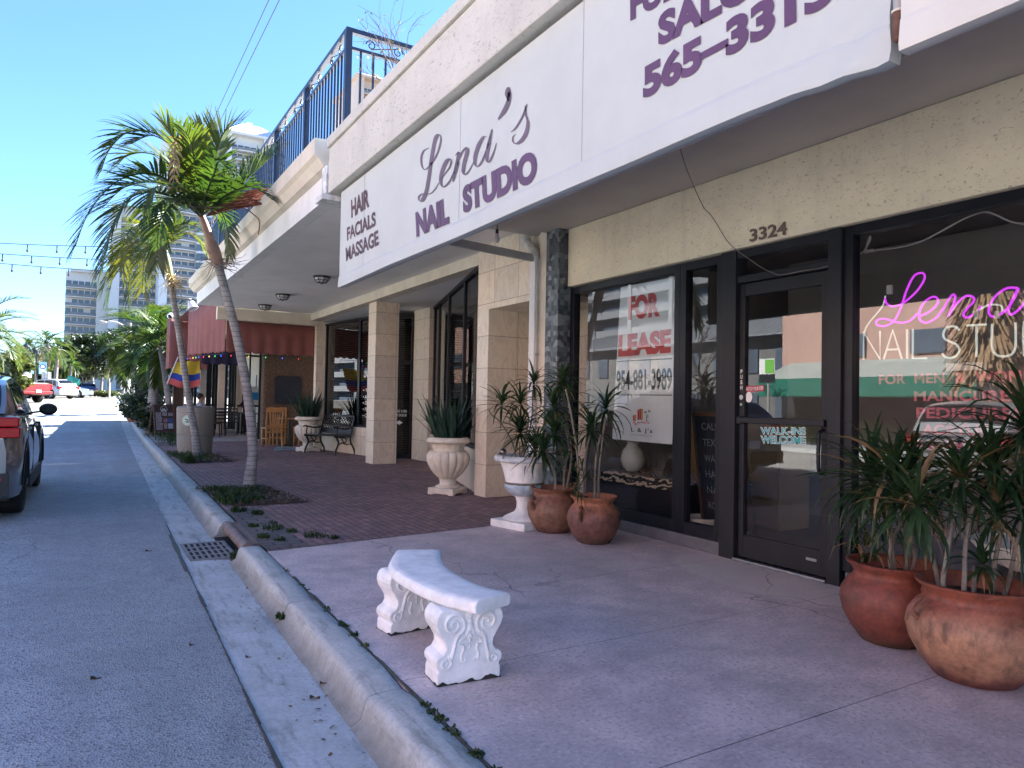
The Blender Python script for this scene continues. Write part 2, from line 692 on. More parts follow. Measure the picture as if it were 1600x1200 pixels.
def m_mosaic():
    """Random slate squares and slabs."""
    m, t, b = nt('slate_mosaic')
    p = pos(t)
    s = N(t, 'ShaderNodeSeparateXYZ')
    t.links.new(p, s.inputs[0])
    a = N(t, 'ShaderNodeMath', operation='ADD')
    t.links.new(s.outputs[0], a.inputs[0])
    t.links.new(s.outputs[1], a.inputs[1])
    cb = N(t, 'ShaderNodeCombineXYZ')
    t.links.new(a.outputs[0], cb.inputs[0])
    t.links.new(s.outputs[2], cb.inputs[1])
    n = N(t, 'ShaderNodeTexVoronoi', Scale=17.0, Randomness=.62)
    n.distance = 'CHEBYCHEV'
    n.voronoi_dimensions = '2D'
    t.links.new(cb.outputs[0], n.inputs['Vector'])
    sc = N(t, 'ShaderNodeSeparateColor')
    t.links.new(n.outputs['Color'], sc.inputs[0])
    col = ramp(t, sc.outputs[0], [(.0, (.02, .025, .035)), (.35, (.07, .085, .10)), (.7, (.13, .15, .165)), (1, (.24, .26, .27))])
    col = mixc(t, .5, col, ramp(t, noi(t, p, 30, 5, .6), [(.3, (.6, .6, .6)), (.7, (1.2, 1.2, 1.2))]), 'MULTIPLY')
    t.links.new(col, b.inputs['Base Color'])
    b.inputs['Roughness'].default_value = .45
    bump(t, b, sc.outputs[1], .5, .006)
    return m


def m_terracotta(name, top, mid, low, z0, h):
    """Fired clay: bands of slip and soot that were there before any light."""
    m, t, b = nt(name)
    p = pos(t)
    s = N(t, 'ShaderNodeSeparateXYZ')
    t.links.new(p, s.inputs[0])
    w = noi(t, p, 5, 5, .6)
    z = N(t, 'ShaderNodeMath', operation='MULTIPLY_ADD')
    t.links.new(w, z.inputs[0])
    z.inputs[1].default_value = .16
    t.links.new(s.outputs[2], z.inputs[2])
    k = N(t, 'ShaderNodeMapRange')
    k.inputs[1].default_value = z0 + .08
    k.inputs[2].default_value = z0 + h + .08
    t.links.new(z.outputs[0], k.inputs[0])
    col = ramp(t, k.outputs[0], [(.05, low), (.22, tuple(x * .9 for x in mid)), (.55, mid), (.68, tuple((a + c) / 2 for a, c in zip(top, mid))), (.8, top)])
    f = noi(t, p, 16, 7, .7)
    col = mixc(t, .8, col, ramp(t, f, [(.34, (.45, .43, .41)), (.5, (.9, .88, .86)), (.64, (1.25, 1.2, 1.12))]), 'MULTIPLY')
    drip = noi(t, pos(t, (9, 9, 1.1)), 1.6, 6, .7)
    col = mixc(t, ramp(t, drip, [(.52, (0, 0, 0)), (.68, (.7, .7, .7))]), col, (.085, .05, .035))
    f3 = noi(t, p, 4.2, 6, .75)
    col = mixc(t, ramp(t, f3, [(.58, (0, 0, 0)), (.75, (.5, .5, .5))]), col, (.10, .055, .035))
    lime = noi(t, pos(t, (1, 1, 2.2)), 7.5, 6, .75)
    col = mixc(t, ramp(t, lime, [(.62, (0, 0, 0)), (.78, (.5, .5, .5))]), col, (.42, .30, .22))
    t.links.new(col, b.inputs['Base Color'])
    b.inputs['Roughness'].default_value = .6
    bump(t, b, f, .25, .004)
    return m


def m_bark():
    m, t, b = nt('palm_bark')
    p = pos(t)
    rings = N(t, 'ShaderNodeTexWave', Scale=4.6, Distortion=2.2, Detail=3)
    rings.bands_direction = 'Z'
    t.links.new(p, rings.inputs[0])
    f = noi(t, p, 7, 7, .7)
    v = noi(t, pos(t, (14, 14, 2)), 2, 5, .6)
    col = ramp(t, f, [(.3, (.17, .16, .155)), (.55, (.30, .285, .275)), (.75, (.40, .385, .37))])
    col = mixc(t, ramp(t, rings.outputs[0], [(.0, (.75, .75, .75)), (.12, (0, 0, 0))]), col, (.10, .085, .075))
    col = mixc(t, ramp(t, v, [(.6, (0, 0, 0)), (.75, (.55, .55, .55))]), col, (.09, .07, .06))
    t.links.new(col, b.inputs['Base Color'])
    b.inputs['Roughness'].default_value = .9
    bump(t, b, rings.outputs[0], .35, .01)
    return m


def m_zebra():
    m, t, b = nt('zebra_cloth')
    w = N(t, 'ShaderNodeTexWave', Scale=7, Distortion=9, Detail=3)
    w.inputs['Detail Scale'].default_value = 1.3
    t.links.new(pos(t), w.inputs[0])
    t.links.new(ramp(t, w.outputs[0], [(.42, (.02, .017, .015)), (.5, (.62, .52, .40))]), b.inputs['Base Color'])
    b.inputs['Roughness'].default_value = .9
    return m


def m_paving_far():
    return m_concrete('pale_pavement', (.42, .40, .37), sc=.7)


ASPHALT = m_asphalt()
GUTTER = m_concrete("gutter_concrete", (.55, .585, .59))
KERB = m_kerb()
PINK = m_pink()
BRICK = m_brick('brick_paver', (.35, .215, .205), (.23, .155, .16), (.075, .06, .06), .17, .085, rad(90))
GREYBRICK = m_brick('grey_paver', (.20, .17, .16), (.14, .125, .125), (.05, .05, .045), .24, .12, 0, mortar=.012)
STUCCO = m_stucco('cream_stucco', (.92, .80, .575))
STUCCO2 = m_stucco('pale_stucco', (.56, .545, .485))
SOFFIT = simple('soffit_paint', (.58, .53, .46), .8, .12, 1.4, .15, 50)
SOFFITW = simple('white_soffit_paint', (.80, .79, .77), .75, .12, .9, .25, 14)
WHITE = simple('white_paint', (.74, .745, .74), .6, .14, 2.5, .1, 40)
CREAM = simple('cream_paint', (.66, .60, .49), .7, .16, 2.5, .12, 40)
MARBLE = m_marble()
MOSAIC = m_mosaic()
CANVAS = simple('white_canvas', (.50, .535, .52), .75, .06, 2.2, .12, 160)
CANVAS2 = simple('cream_canvas', (.60, .585, .53), .8, .12, 2.0, .1, 120)
CANVASBACK = simple('canvas_back', (.34, .33, .33), .85, .1, 2)
PURPLE = simple('purple_vinyl', (.105, .046, .115), .5, .3, 1.2)
PLUM = simple('plum_vinyl', (.09, .036, .048), .5, .25, 3)
BLACK = simple('black_aluminium', (.010, .011, .017), .42, .3, 8, spec=.3)
BRONZE = simple('bronze_aluminium', (.017, .018, .023), .5, .25, 5, spec=.3)
IRON = simple('black_iron', (.012, .014, .018), .4, .3, 10)
NAVY = simple('navy_rail_paint', (.012, .02, .045), .35, .2, 6)
STEEL = simple('bare_steel', (.42, .42, .43), .35, .2, 10, metal=1.0)
GREYPAINT = simple('grey_paint', (.36, .355, .35), .55, .2, 5)
RUST = simple('rusty_pipe', (.15, .07, .045), .75, .5, 22, .4, 60)
GLASS = glassmat('shop_glass', (.78, .79, .79), .095, .85)
DARKGLASS = glassmat('tinted_glass', (.30, .30, .32), .085, .9)
CARGLASS = glassmat('car_glass', (.10, .11, .12), .06, .9)
TOWERGLASS = simple('tower_glass', (.10, .125, .16), .12, .3, .12, spec=.7)
BENCHW = simple('white_cast_stone', (.88, .88, .87), .7, .30, 9, .6, 55, c2=(.74, .745, .72))
GRIME = simple('black_grime', (.03, .032, .03), .9, .4, 30, .4, 60)
URNC = simple('weathered_urn_stone', (.70, .635, .52), .75, .22, 6, .4, 70)
URNW = simple('chalk_white_urn', (.82, .80, .76), .7, .2, 7, .35, 60)
URNBLUE = simple('blue_grey_urn_paint', (.42, .50, .56), .7, .25, 14, .3, 60)
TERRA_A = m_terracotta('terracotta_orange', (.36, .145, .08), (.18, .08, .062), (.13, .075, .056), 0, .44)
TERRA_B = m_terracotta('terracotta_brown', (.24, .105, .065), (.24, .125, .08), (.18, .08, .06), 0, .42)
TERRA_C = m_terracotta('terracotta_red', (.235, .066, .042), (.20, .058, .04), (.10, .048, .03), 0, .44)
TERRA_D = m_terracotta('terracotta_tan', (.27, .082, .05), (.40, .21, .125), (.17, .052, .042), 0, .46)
SOIL = simple('potting_soil', (.045, .032, .022), .95, .4, 20, .8, 40)
BARK = m_bark()
SHAFT = simple('palm_crownshaft', (.30, .185, .135), .6, .35, 6, .2, 30)
LEAF = leafmat('palm_leaf', (.020, .046, .015), (.048, .088, .024), trans=.38)
LEAFY = leafmat('backlit_palm_leaf', (.055, .08, .012), (.14, .14, .025), trans=.42)  # yellow green of fronds with sun behind them, put into the leaf colour
LEAFM = leafmat('mid_palm_leaf', (.03, .056, .014), (.078, .105, .024), trans=.4)
DRAC = leafmat('dracaena_leaf', (.014, .038, .017), (.036, .075, .028), tip=(.15, .10, .045), trans=.28, rough=.45)
DRACB = leafmat('dry_leaf', (.20, .12, .06), (.32, .21, .11), trans=.2)
SNAKE = leafmat('snake_leaf', (.014, .038, .026), (.035, .075, .05), trans=.06, rough=.4, scale=8)
CANE = simple('cane_bark', (.21, .185, .155), .85, .35, 18, .4, 50)
DEADFROND = simple('dry_frond', (.20, .065, .035), .85, .4, 12)
STRAW = simple('dry_straw', (.34, .22, .12), .9, .4, 6)
FOL_D = leafmat('dark_foliage', (.010, .022, .013), (.028, .046, .024), trans=.25)
FOL_M = leafmat('mid_foliage', (.022, .042, .016), (.06, .08, .028), trans=.3)
FOL_L = leafmat('sunny_foliage', (.055, .07, .02), (.12, .12, .04), trans=.3)
GRASS = leafmat('weed_blade', (.018, .042, .012), (.05, .085, .024), trans=.3)
WOOD = simple('honey_wood', (.45, .215, .07), .45, .25, 14, .1, 60, coat=.2)
BROWNWOOD = simple('brown_wood', (.10, .05, .03), .5, .3, 12)
MAROON = simple('maroon_canvas', (.215, .078, .07), .85, .14, 3, .1, 120)
ROUGHCOB = simple('rough_cork_wall', (.125, .085, .06), .95, .75, 34, 1.0, 38, bdist=.03)
BINAGG = simple('pebble_concrete', (.30, .275, .235), .9, .3, 45, .8, 90)
BINLID = simple('bin_lid', (.16, .16, .17), .6, .2, 6)
BLIND = simple('brown_blind', (.045, .035, .042), .5, .2, 6)
TEAL = simple('teal_shade', (.03, .16, .14), .7, .2, 6)
WHITEV = simple('white_vinyl', (.82, .82, .80), .5, .05, 5)
PAPER = simple('sign_paper', (.86, .92, .92), .45, .05, 3)
REDP = simple('red_print', (.62, .04, .035), .5, .2, 5)
BLACKP = simple('black_print', (.015, .015, .02), .5, .1, 5)
GOLDP = simple('gold_print', (.55, .36, .12), .5, .1, 5)
PINKV = simple('faded_red_vinyl', (.86, .24, .28), .55, .25, 8)
TEALV = simple('teal_vinyl', (.05, .42, .44), .5, .2, 5)
REDV = simple('red_vinyl', (.40, .03, .06), .45, .1, 5)
GREENV = simple('green_vinyl', (.18, .50, .08), .5, .1, 5)
NEONP = emit('pink_neon', (.72, .06, .92), .13)
NEONW = emit('pale_neon_tube', (.72, .82, .74), .055)
CLEAR = glassmat('clear_plate', (.93, .93, .93), .02, .4)
INTW = simple('shop_wall', (.30, .275, .255), .8, .1, 2)
INTF = simple('shop_floor', (.20, .19, .18), .5, .2, 3)
ZEBRA = m_zebra()
DARKCLOTH = simple('dark_cloth', (.010, .012, .022), .85, .3, 10)
BOARD = simple('chalkboard', (.010, .016, .028), .8, .3, 5)
CARTON = simple('carton', (.36, .26, .13), .85, .15, 5)
SILVER = simple('silver_car_paint', (.46, .48, .50), .3, .05, 2, metal=.1, coat=1.0)
DARKCAR = simple('graphite_car_paint', (.20, .21, .22), .28, .05, 2, metal=.45, coat=1.0)
GREYCAR = simple('grey_car_paint', (.33, .345, .36), .3, .05, 2, metal=.35, coat=1.0)
REDCAR = simple('red_car_paint', (.22, .002, .006), .4, .08, 2, coat=.25)
WHITECAR = simple('white_car_paint', (.78, .79, .80), .3, .04, 2, coat=1.0)
BLUECAR = simple('blue_car_paint', (.02, .05, .16), .3, .05, 2, coat=1.0)
TRIM = simple('black_trim', (.014, .014, .015), .55, .2, 8)
TYRE = simple('tyre_rubber', (.014, .014, .015), .85, .3, 20)
RIM = simple('alloy_rim', (.30, .31, .32), .3, .2, 10, metal=1.0)
TAIL = simple('tail_lamp', (.34, .003, .007), .25, .2, 14, spec=.3)
CHROME = simple('chrome', (.75, .75, .76), .1, .05, 5, metal=1.0)
TOWER_W = simple('tower_white', (.66, .66, .66), .8, .06, .08)
TOWER_B = simple('tower_beige', (.66, .62, .57), .8, .08, .08)
TOWER_G = simple('tower_grey', (.20, .21, .225), .8, .08, .08)
TOWER_D = simple('tower_shade_band', (.20, .205, .215), .7, .2, .3)
PINKW = m_stucco('pink_wall', (.54, .34, .275))
GREENAWN = simple('green_canvas', (.018, .16, .11), .8, .15, 2)
PALEROOF = simple('pale_metal_roof', (.42, .47, .43), .6, .15, 1.5)
WHITEROOF = simple('white_metal_roof', (.40, .41, .42), .5, .08, 1.5)
LAWN = simple('lawn', (.06, .10, .03), .95, .4, 1.2, .6, 18)
GROUND = m_concrete('far_ground', (.20, .19, .17), sc=.2)
SKIN = simple('skin', (.42, .24, .17), .6, .15, 10)
HAIR = simple('dark_hair', (.012, .010, .010), .6, .3, 30)
GREYSHIRT = simple('grey_shirt', (.30, .32, .35), .85, .15, 9)
LAMPGLASS = simple('frosted_lamp_glass', (.55, .56, .57), .3, .1, 8)
YELLOWF = simple('flag_yellow', (.86, .62, .06), .75, .08, 5)
BLUEF = simple('flag_blue', (.03, .07, .36), .75, .1, 5)
REDF = simple('flag_red', (.66, .12, .10), .75, .1, 5)
BANNER = simple('blue_banner', (.22, .42, .58), .7, .1, 5)
SIGNGREEN = simple('street_sign_green', (.03, .30, .24), .5, .1, 5)
STAIN = simple('wet_stain', (.06, .06, .05), .6, .5, 20)
DRYLEAF = simple('dry_fallen_leaf', (.13, .07, .035), .8, .4, 30)

# ---------------------------------------------------------------- ground, road, kerb, pavement
YS = [-14 + i for i in range(0, 60)] + [46 + 3 * i for i in range(0, 36)]

mb = MB()
far = [-420, -120, -60, -30, -15, 0, 10, 20, 24, 30, 38, 50, 60, 70, 82, 95, 120, 160, 260, 700]
mb.grid([[V((x, y, road_z(y) - .06)) for x in (-700, -200, -80, -30, -12, 0, 12, 40, 120, 700)] for y in far])
struct(mb, 'ground', GROUND, recalc=False)

mb = MB()
mb.grid([[V((x if y > 42 else max(x, -10.0), y, road_z(y))) for x in (-45, -25, -10.0, -6, -3, -1)] + [V((kerb_x(y) - .575, y, road_z(y)))]
         for y in YS if y <= 46])
fm = MB()
fm.grid([[V((x, y, road_z(y))) for x in (-45, -25, -10, -3)] + [V((kerb_x(y) - .575, y, road_z(y)))] for y in YS if y >= 46])
struct(fm, 'far_road', simple('sunlit_far_asphalt', (.135, .125, .108), .9, .25, .4), recalc=False)  # sunlit stretch of the same road, its colour darkened against overexposure
struct(mb, 'road', ASPHALT, recalc=False)

mb = MB()
mb.grid([[V((kerb_x(y) - .585, y, road_z(y) + .004)), V((kerb_x(y) - .40, y, road_z(y) - .001)), V((kerb_x(y) - .22, y, road_z(y) - .012))] for y in YS if y < 95])
struct(mb, 'gutter', GUTTER, recalc=False)

KP = [(0, -.16), (0, -.006), (-.008, .002), (-.07, .003), (-.138, .001), (-.156, -.006), (-.168, -.022), (-.178, -.055), (-.190, -.095), (-.208, -.125), (-.245, -.141), (-.245, -.17)]
mb = MB()


def kerb_run(a, b):
    ys = [a]
    y = a
    while y < b - .01:
        y = min(b, y + (.25 if y < 20 else 2.0))
        ys.append(y)
    rows = []
    for y in ys:
        e = min(1, (y - a) / .10 + .0, (b - y) / .10 + .0) if b - a < 40 else 1
        e = max(0, e)
        dz = -.02 * (1 - e) ** 2
        zz = road_z(y) + .13
        rows.append([V((kerb_x(y) + dx + .008 * noise.noise(V((dx * 9, y * 2.3, 1))) * (dx < -.02), y,
                        zz + z + (dz if z > -.1 else 0) + .006 * noise.noise(V((dx * 5, y * 1.7, 7))) * (z > -.1))) for dx, z in KP])
    mb.grid(rows)
    for r, fl in ((rows[0], 1), (rows[-1], 0)):
        mb.poly(r if fl else r[::-1])


for a, b in ((-14, -.5), (-.495, 1.35), (1.355, 3.02), (3.025, 4.62), (4.63, 6.52), (7.72, 10.4), (10.405, 13.4), (13.405, 16.6), (16.605, 20), (20.005, 26), (26.01, 34), (34.01, 100)):
    kerb_run(a, b)
struct(mb, 'kerb', KERB, recalc=False, smooth=True, angle=50)

mb = MB()
for a, b in ((-8, -.42), (-.416, .738), (.742, 1.898), (1.902, 3.058), (3.062, 4.24)):
    mb.grid([[V((kerb_x(y) + .007, y, z)) for z in (-.12,)] + [V((x, y, 0)) for x in (kerb_x(y) + .007, 2.4, 3.6, 4.85)] for y in (a, (a + b) / 2, b)])
mb.add([(kerb_x(4.244) + .007, 4.244, -.12), (kerb_x(4.244) + .007, 4.244, 0), (4.85, 4.244, 0), (4.85, 6.58, 0), (kerb_x(6.15) + .007, 6.15, 0), (kerb_x(6.15) + .007, 6.15, -.12)],
       [(1, 2, 3, 4), (0, 1, 4, 5)])
struct(mb, 'pavement', PINK, recalc=False)

mb = MB()
mb.add([(kerb_x(6.16) + .007, 6.16, .003), (4.85, 6.59, .003), (4.85, 8, .003), (kerb_x(8) + .007, 8, .003)], [(0, 1, 2, 3)])
ys = [8, 12, 16, 20, 22]
mb.grid([[V((x, y, .003 + (road_z(y) + .13 if y > 21 else 0))) for x in (kerb_x(y) + .007, 4.85)] for y in ys])
mb.add([(4.85, 6.4, .003), (9, 6.4, .003), (9, 24, .003), (4.85, 24, .003)], [(0, 1, 2, 3)])
struct(mb, 'brick_pavement', BRICK, recalc=False)
mb = MB()
mb.grid([[V((kerb_x(y) + dx, y, .007)) for dx in (.004, .36)] for y in (6.24, 7, 7.8, 8.6)])
struct(mb, 'paver_border', GREYBRICK, recalc=False)

mb = MB()
mb.grid([[V((x, y, road_z(y) + .133)) for x in (kerb_x(y) + .007, 14)] for y in (22, 24, 30, 40, 50, 60, 70, 80, 100)])
struct(mb, 'far_pavement', m_paving_far(), recalc=False)

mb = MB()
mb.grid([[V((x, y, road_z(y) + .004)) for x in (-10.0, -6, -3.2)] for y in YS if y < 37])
struct(mb, 'bounce_strip', m_concrete('pale_bounce_concrete', (.47, .46, .425), stain=(.28, .27, .25), sc=.5), recalc=False)  # pale sheet over the sunlit road, added to bounce light into the shade

# soil in the tree pits and over the far verge
mb = MB()
for cx, cy, sx, sy in ((1.88, 9.70, .43, .90), (2.08, 16.2, .42, 1.3)):
    rows = []
    for i in range(9):
        y = cy - sy + 2 * sy * i / 8
        rows.append([V((cx - sx + 2 * sx * j / 6 - .12 * (i - 4) / 8, y, .012 + .03 * (noise.noise(V((i * .7, j * .9, cx))) + .5) * (0 < i < 8 and 0 < j < 6))) for j in range(7)])
    mb.grid(rows)
struct(mb, 'tree_pit_soil', SOIL, recalc=False, smooth=True)

g = MB()
for cx, cy, sx, sy in ((1.88, 9.70, .43, .90), (2.08, 16.2, .42, 1.3)):
    for _ in range(520):
        x, y = cx + rnd.uniform(-sx, sx) * 1.04, cy + rnd.uniform(-sy, sy) * 1.02
        x -= .12 * (y - cy) / sy
        L, w_ = rnd.uniform(.012, .04), rnd.uniform(.004, .010)
        mt_ = Matrix.Translation((x, y, .022 + rnd.uniform(0, .025))) @ Matrix.Rotation(rnd.uniform(0, 6.28), 4, 'Z') @ Matrix.Rotation(rnd.uniform(-.6, .6), 4, 'Y')
        g.box(-L, L, -w_, w_, -.003, .003, rnd.randrange(3), mt_)
tag(g.build('bark_mulch', [SOIL, simple('mulch_brown', (.12, .075, .05), .9, .4, 20), simple('mulch_grey', (.19, .16, .14), .9, .4, 20)], recalc=False), kind='stuff', label='loose bark mulch round the foot of both pavement palms', cat='mulch')

# opposite side of the street (seen in the shop windows)
mb = MB()
mb.box(-13.8, -10.0, -30, 45, -.16, .0)
struct(mb, 'opposite_pavement', m_concrete('pale_walk_concrete', (.58, .59, .58), sc=.7))

# ---------------------------------------------------------------- storm drain
t = thing('storm_drain', (1.0, 7.0, -.13), 'iron grid drain cover in the gutter with an open inlet in the kerb', 'drain')
g = MB()
x0, x1, y0, y1 = .80, 1.19, 6.64, 7.42
zt = -.118
g.box(x0, x1, y0, y0 + .035, -.17, zt)
g.box(x0, x1, y1 - .035, y1, -.17, zt)
g.box(x0, x0 + .03, y0 + .035, y1 - .035, -.17, zt)
g.box(x1 - .03, x1, y0 + .035, y1 - .035, -.17, zt)
for i in range(1, 7):
    x = x0 + .015 + (x1 - x0 - .03) * i / 7
    g.box(x - .011, x + .011, y0 + .035, y1 - .035, -.165, zt - .002)
for i in range(1, 4):
    y = y0 + .02 + (y1 - y0 - .04) * i / 4
    g.box(x0 + .03, x1 - .03, y - .022, y + .022, -.163, zt - .004)
g.build('grate', simple('cast_iron', (.20, .20, .205), .6, .35, 20, .3, 60), t, bevel=.003)
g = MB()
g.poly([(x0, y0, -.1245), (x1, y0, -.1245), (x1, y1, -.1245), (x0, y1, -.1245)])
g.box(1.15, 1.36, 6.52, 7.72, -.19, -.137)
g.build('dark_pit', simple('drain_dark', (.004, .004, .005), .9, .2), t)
g = MB()
g.tube([(kerb_x(6.5) - .09, 6.50, -.035), (kerb_x(7.74) - .09, 7.74, -.035)], .055, 14)
g.box(kerb_x(7) - .10, kerb_x(7) + .02, 6.52, 7.72, -.03, .004)
g.build('inlet_lintel', simple('rusted_angle', (.20, .14, .12), .6, .45, 9, .3, 40), t, smooth=True)
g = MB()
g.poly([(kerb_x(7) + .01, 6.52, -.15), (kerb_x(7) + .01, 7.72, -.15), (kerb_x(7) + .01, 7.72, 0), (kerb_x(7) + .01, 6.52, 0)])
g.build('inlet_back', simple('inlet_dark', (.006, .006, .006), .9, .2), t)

# ---------------------------------------------------------------- weeds (nobody could count the blades)
g = MB()


def weed(cx, cy, cz, r, n, h):
    for _ in range(n):
        a, d = rnd.uniform(0, 6.283), r * math.sqrt(rnd.random())
        x, y = cx + math.cos(a) * d, cy + math.sin(a) * d
        hh = h * rnd.uniform(.4, 1.1)
        b = rnd.uniform(0, 6.283)
        lx, ly = math.cos(b) * hh * rnd.uniform(.2, .9), math.sin(b) * hh * rnd.uniform(.2, .9)
        w = rnd.uniform(.003, .007)
        px, py = -math.sin(b) * w, math.cos(b) * w
        g.add([(x - px, y - py, cz), (x + px, y + py, cz), (x + lx * .5 + px, y + ly * .5 + py, cz + hh * .7),
               (x + lx * .5 - px, y + ly * .5 - py, cz + hh * .7), (x + lx, y + ly, cz + hh * rnd.uniform(.6, 1.0))], [(0, 1, 2, 3), (3, 2, 4)])


for i in range(26):
    y = rnd.uniform(8.85, 10.5)
    weed(rnd.uniform(1.47, 1.95), y, .01, .12, 60, .11)
for i in range(16):
    weed(rnd.uniform(1.65, 2.1), rnd.uniform(15.0, 17.4), .01, .15, 50, .13)
weed(1.7, 14.9, .01, .14, 120, .26)
for x, y, r, n, h in ((1.60, 7.15, .11, 90, .05), (1.72, 6.92, .05, 50, .045), (1.52, 6.55, .05, 60, .04), (1.86, 6.62, .12, 90, .045), (1.66, 7.45, .04, 26, .04),
                      (1.42, 6.75, .06, 80, .05), (1.45, 7.35, .05, 60, .05), (1.64, 8.1, .06, 70, .07), (1.5, 8.4, .08, 90, .08), (1.98, 6.45, .05, 50, .04), (1.17, 6.62, .05, 60, .08)):
    weed(x, y, .005 if x > 1.3 else -.13, r, n, h)
for y, k in ((3.95, 30), (4.05, 40), (3.55, 30), (2.72, 50), (2.62, 60), (2.5, 50), (2.28, 50), (2.2, 40), (4.3, 20), (3.8, 40), (1.75, 30), (2.0, 30), (4.9, 14), (5.4, 12)):
    weed(kerb_x(y) + .006, y + rnd.uniform(-.05, .05), 0, .02, k // 2, .020)
    weed(kerb_x(y) + .004, y + rnd.uniform(-.12, .12), 0, .03, k // 2, .013)
weed(kerb_x(4.62) - .19, 4.62, -.11, .045, 90, .04)
for i in range(26):
    weed(kerb_x(20) + rnd.uniform(.1, .8), rnd.uniform(19.5, 26), .01, .2, 26, .22)
tag(g.build('weeds', GRASS, recalc=False), kind='stuff', label='green weeds sprouting round the palms and along the kerb joint', cat='weeds')

# dirt and moss lying in the joints
g = MB()
for i in range(60):
    y = 1.6 + i * .06
    w = max(.002, .006 + .012 * noise.noise(V((y * 3, 2, 1))))
    x = kerb_x(y) + .004
    g.box(x - w, x + w, y, y + .058, -.004, .004 + .004 * noise.noise(V((y * 9, 0, 0))))
for i in range(70):
    y = -1 + i * .14
    w = max(.002, .005 + .012 * noise.noise(V((y * 2, 9, 1))))
    x = kerb_x(y) - .585
    g.box(x - w - (.02 if 6.2 < y < 7.9 else 0), x + w, y, y + .138, -.127, -.121)
tag(g.build('joint_dirt', STAIN, recalc=False), kind='stuff', label='dark dirt lying in the kerb and gutter joints', cat='dirt')

# bits of leaf, grit and gum along the gutter and the walk
g = MB()
for k in range(620):
    if k < 400:
        y = 1.5 + 24 * rnd.random() ** 1.6
        x = kerb_x(y) - .25 - abs(rnd.gauss(0, .10))
        z = -.132 + (road_z(y) + .13)
        sz = rnd.uniform(.004, .016)
    else:
        y = rnd.uniform(1.2, 14)
        x = rnd.uniform(kerb_x(y) + .1, 4.5)
        z = .006
        sz = rnd.uniform(.002, .007)
    mt_ = Matrix.Translation((x, y, z + sz * .2)) @ Matrix.Rotation(rnd.uniform(0, 6.28), 4, 'Z') @ Matrix.Rotation(rnd.uniform(-.4, .4), 4, 'Y')
    q = [mt_ @ V((a * sz * rnd.uniform(.7, 1.2), b_ * sz * .6 * rnd.uniform(.6, 1.2), c_ * sz * .15)) for a, b_, c_ in ((-1, -.4, 0), (0, -1, 1), (1, 0, 0), (.2, 1, 1), (-.8, .6, 0))]
    g.add(q, [(0, 1, 2, 3, 4)], rnd.randrange(3))
tag(g.build('litter_bits', [DRYLEAF, simple('grey_grit', (.16, .155, .15), .9, .3, 20), simple('tan_chaff', (.30, .23, .14), .9, .3, 20)], recalc=False), kind='stuff', label='small leaf bits and grit gathered in the gutter and on the walk', cat='debris')

world()
for (px, py), s in (((492, 1092), .05), ((388, 1029), .03), ((150, 1062), .05), ((505, 1070), .035), ((300, 1010), .03), ((232, 862), .05)):
    p = onz(px, py, -.135)
    g = MB()
    n = 7
    rows = []
    for i in range(n):
        u = i / (n - 1)
        w = s * .35 * math.sin(math.pi * min(.98, u + .02))
        rows.append([p + V((u * s - s / 2, -w, .008 + .010 * math.sin(u * 5))), p + V((u * s - s / 2, 0, .004 + .006 * u)), p + V((u * s - s / 2, w, .010 + .012 * math.cos(u * 4)))])
    g.grid(rows)
    tag(g.build('fallen_leaf', DRYLEAF, smooth=True, org=p), 'curled brown leaf lying on the street beside the gutter', 'leaf', 'dry leaves on the street')

# ================================================================ the nail studio
XG = 4.75          # glass
XW = 4.66          # stucco face


def gy(px, py=640, x=XG):
    return onx(px, py, x).y


Y_L, Y_M1a, Y_M1b, Y_M2a, Y_D0, Y_D1, Y_J1 = 6.44, gy(1050.0, 640), gy(1066, 640), gy(1134, 640), gy(1158, 640), gy(1301, 640), gy(1331, 640)
ZT, ZS, ZDT = 2.53, .16, 2.32

t = SHOP = thing('nail_studio', (6.5, 1.5, 0), 'cream stucco nail studio with black framed shop windows and glass door', 'shop building')
g = MB()
g.box(XW, 4.95, -7, 6.6, 2.61, 3.27)
g.build('stucco_wall', STUCCO, t, bevel=.012)
g = MB()
g.box(2.06, 2.32, -7, 7.18, 3.389, 3.852)
g.box(2.035, 2.40, -7, 7.19, 3.856, 3.957)
g.box(2.335, 11, -7, 7.2185, 3.30, 3.86)
g.build('roof_fascia', STUCCO2, t, bevel=.008)
g = MB()
g.box(2.16, 4.90, -7, 6.90, 3.272, 3.298)
g.build('soffit', SOFFIT, t)
g = MB()
g.box(4.54, 4.80, 6.604, 6.86, 0, 3.27)
g.build('tiled_pillar', MOSAIC, t)
g = MB()
g.box(4.56, 4.95, 6.864, 7.03, 0, 3.30)
g.build('end_pier', CREAM, t)
g = MB()
g.box(XG - .055, 4.95, -7, Y_D0 - 1.0, 0, ZS - .05)
g.box(XG - .055, 4.95, Y_M2a, 6.6, 0, ZS - .05)
g.build('window_plinth', simple('grey_plinth', (.12, .12, .135), .6, .25, 8), t, bevel=.006)
# room behind the glass
g = MB()
g.box(9.5, 9.6, -7, 6.6, .0, 3.2)
g.box(4.96, 9.5, 6.5, 6.6, .0, 3.2)
g.box(4.96, 9.5, -7.1, -7, .0, 3.2)
g.box(4.96, 9.6, -7, 6.6, 3.02, 3.2)
g.box(7.2, 7.28, 1.2, 5.6, .05, 3.0)
g.build('room_wall', INTW, t)
g = MB()
g.box(4.80, 9.5, -7, 6.5, -.05, .05)
g.build('room_floor', INTF, t)


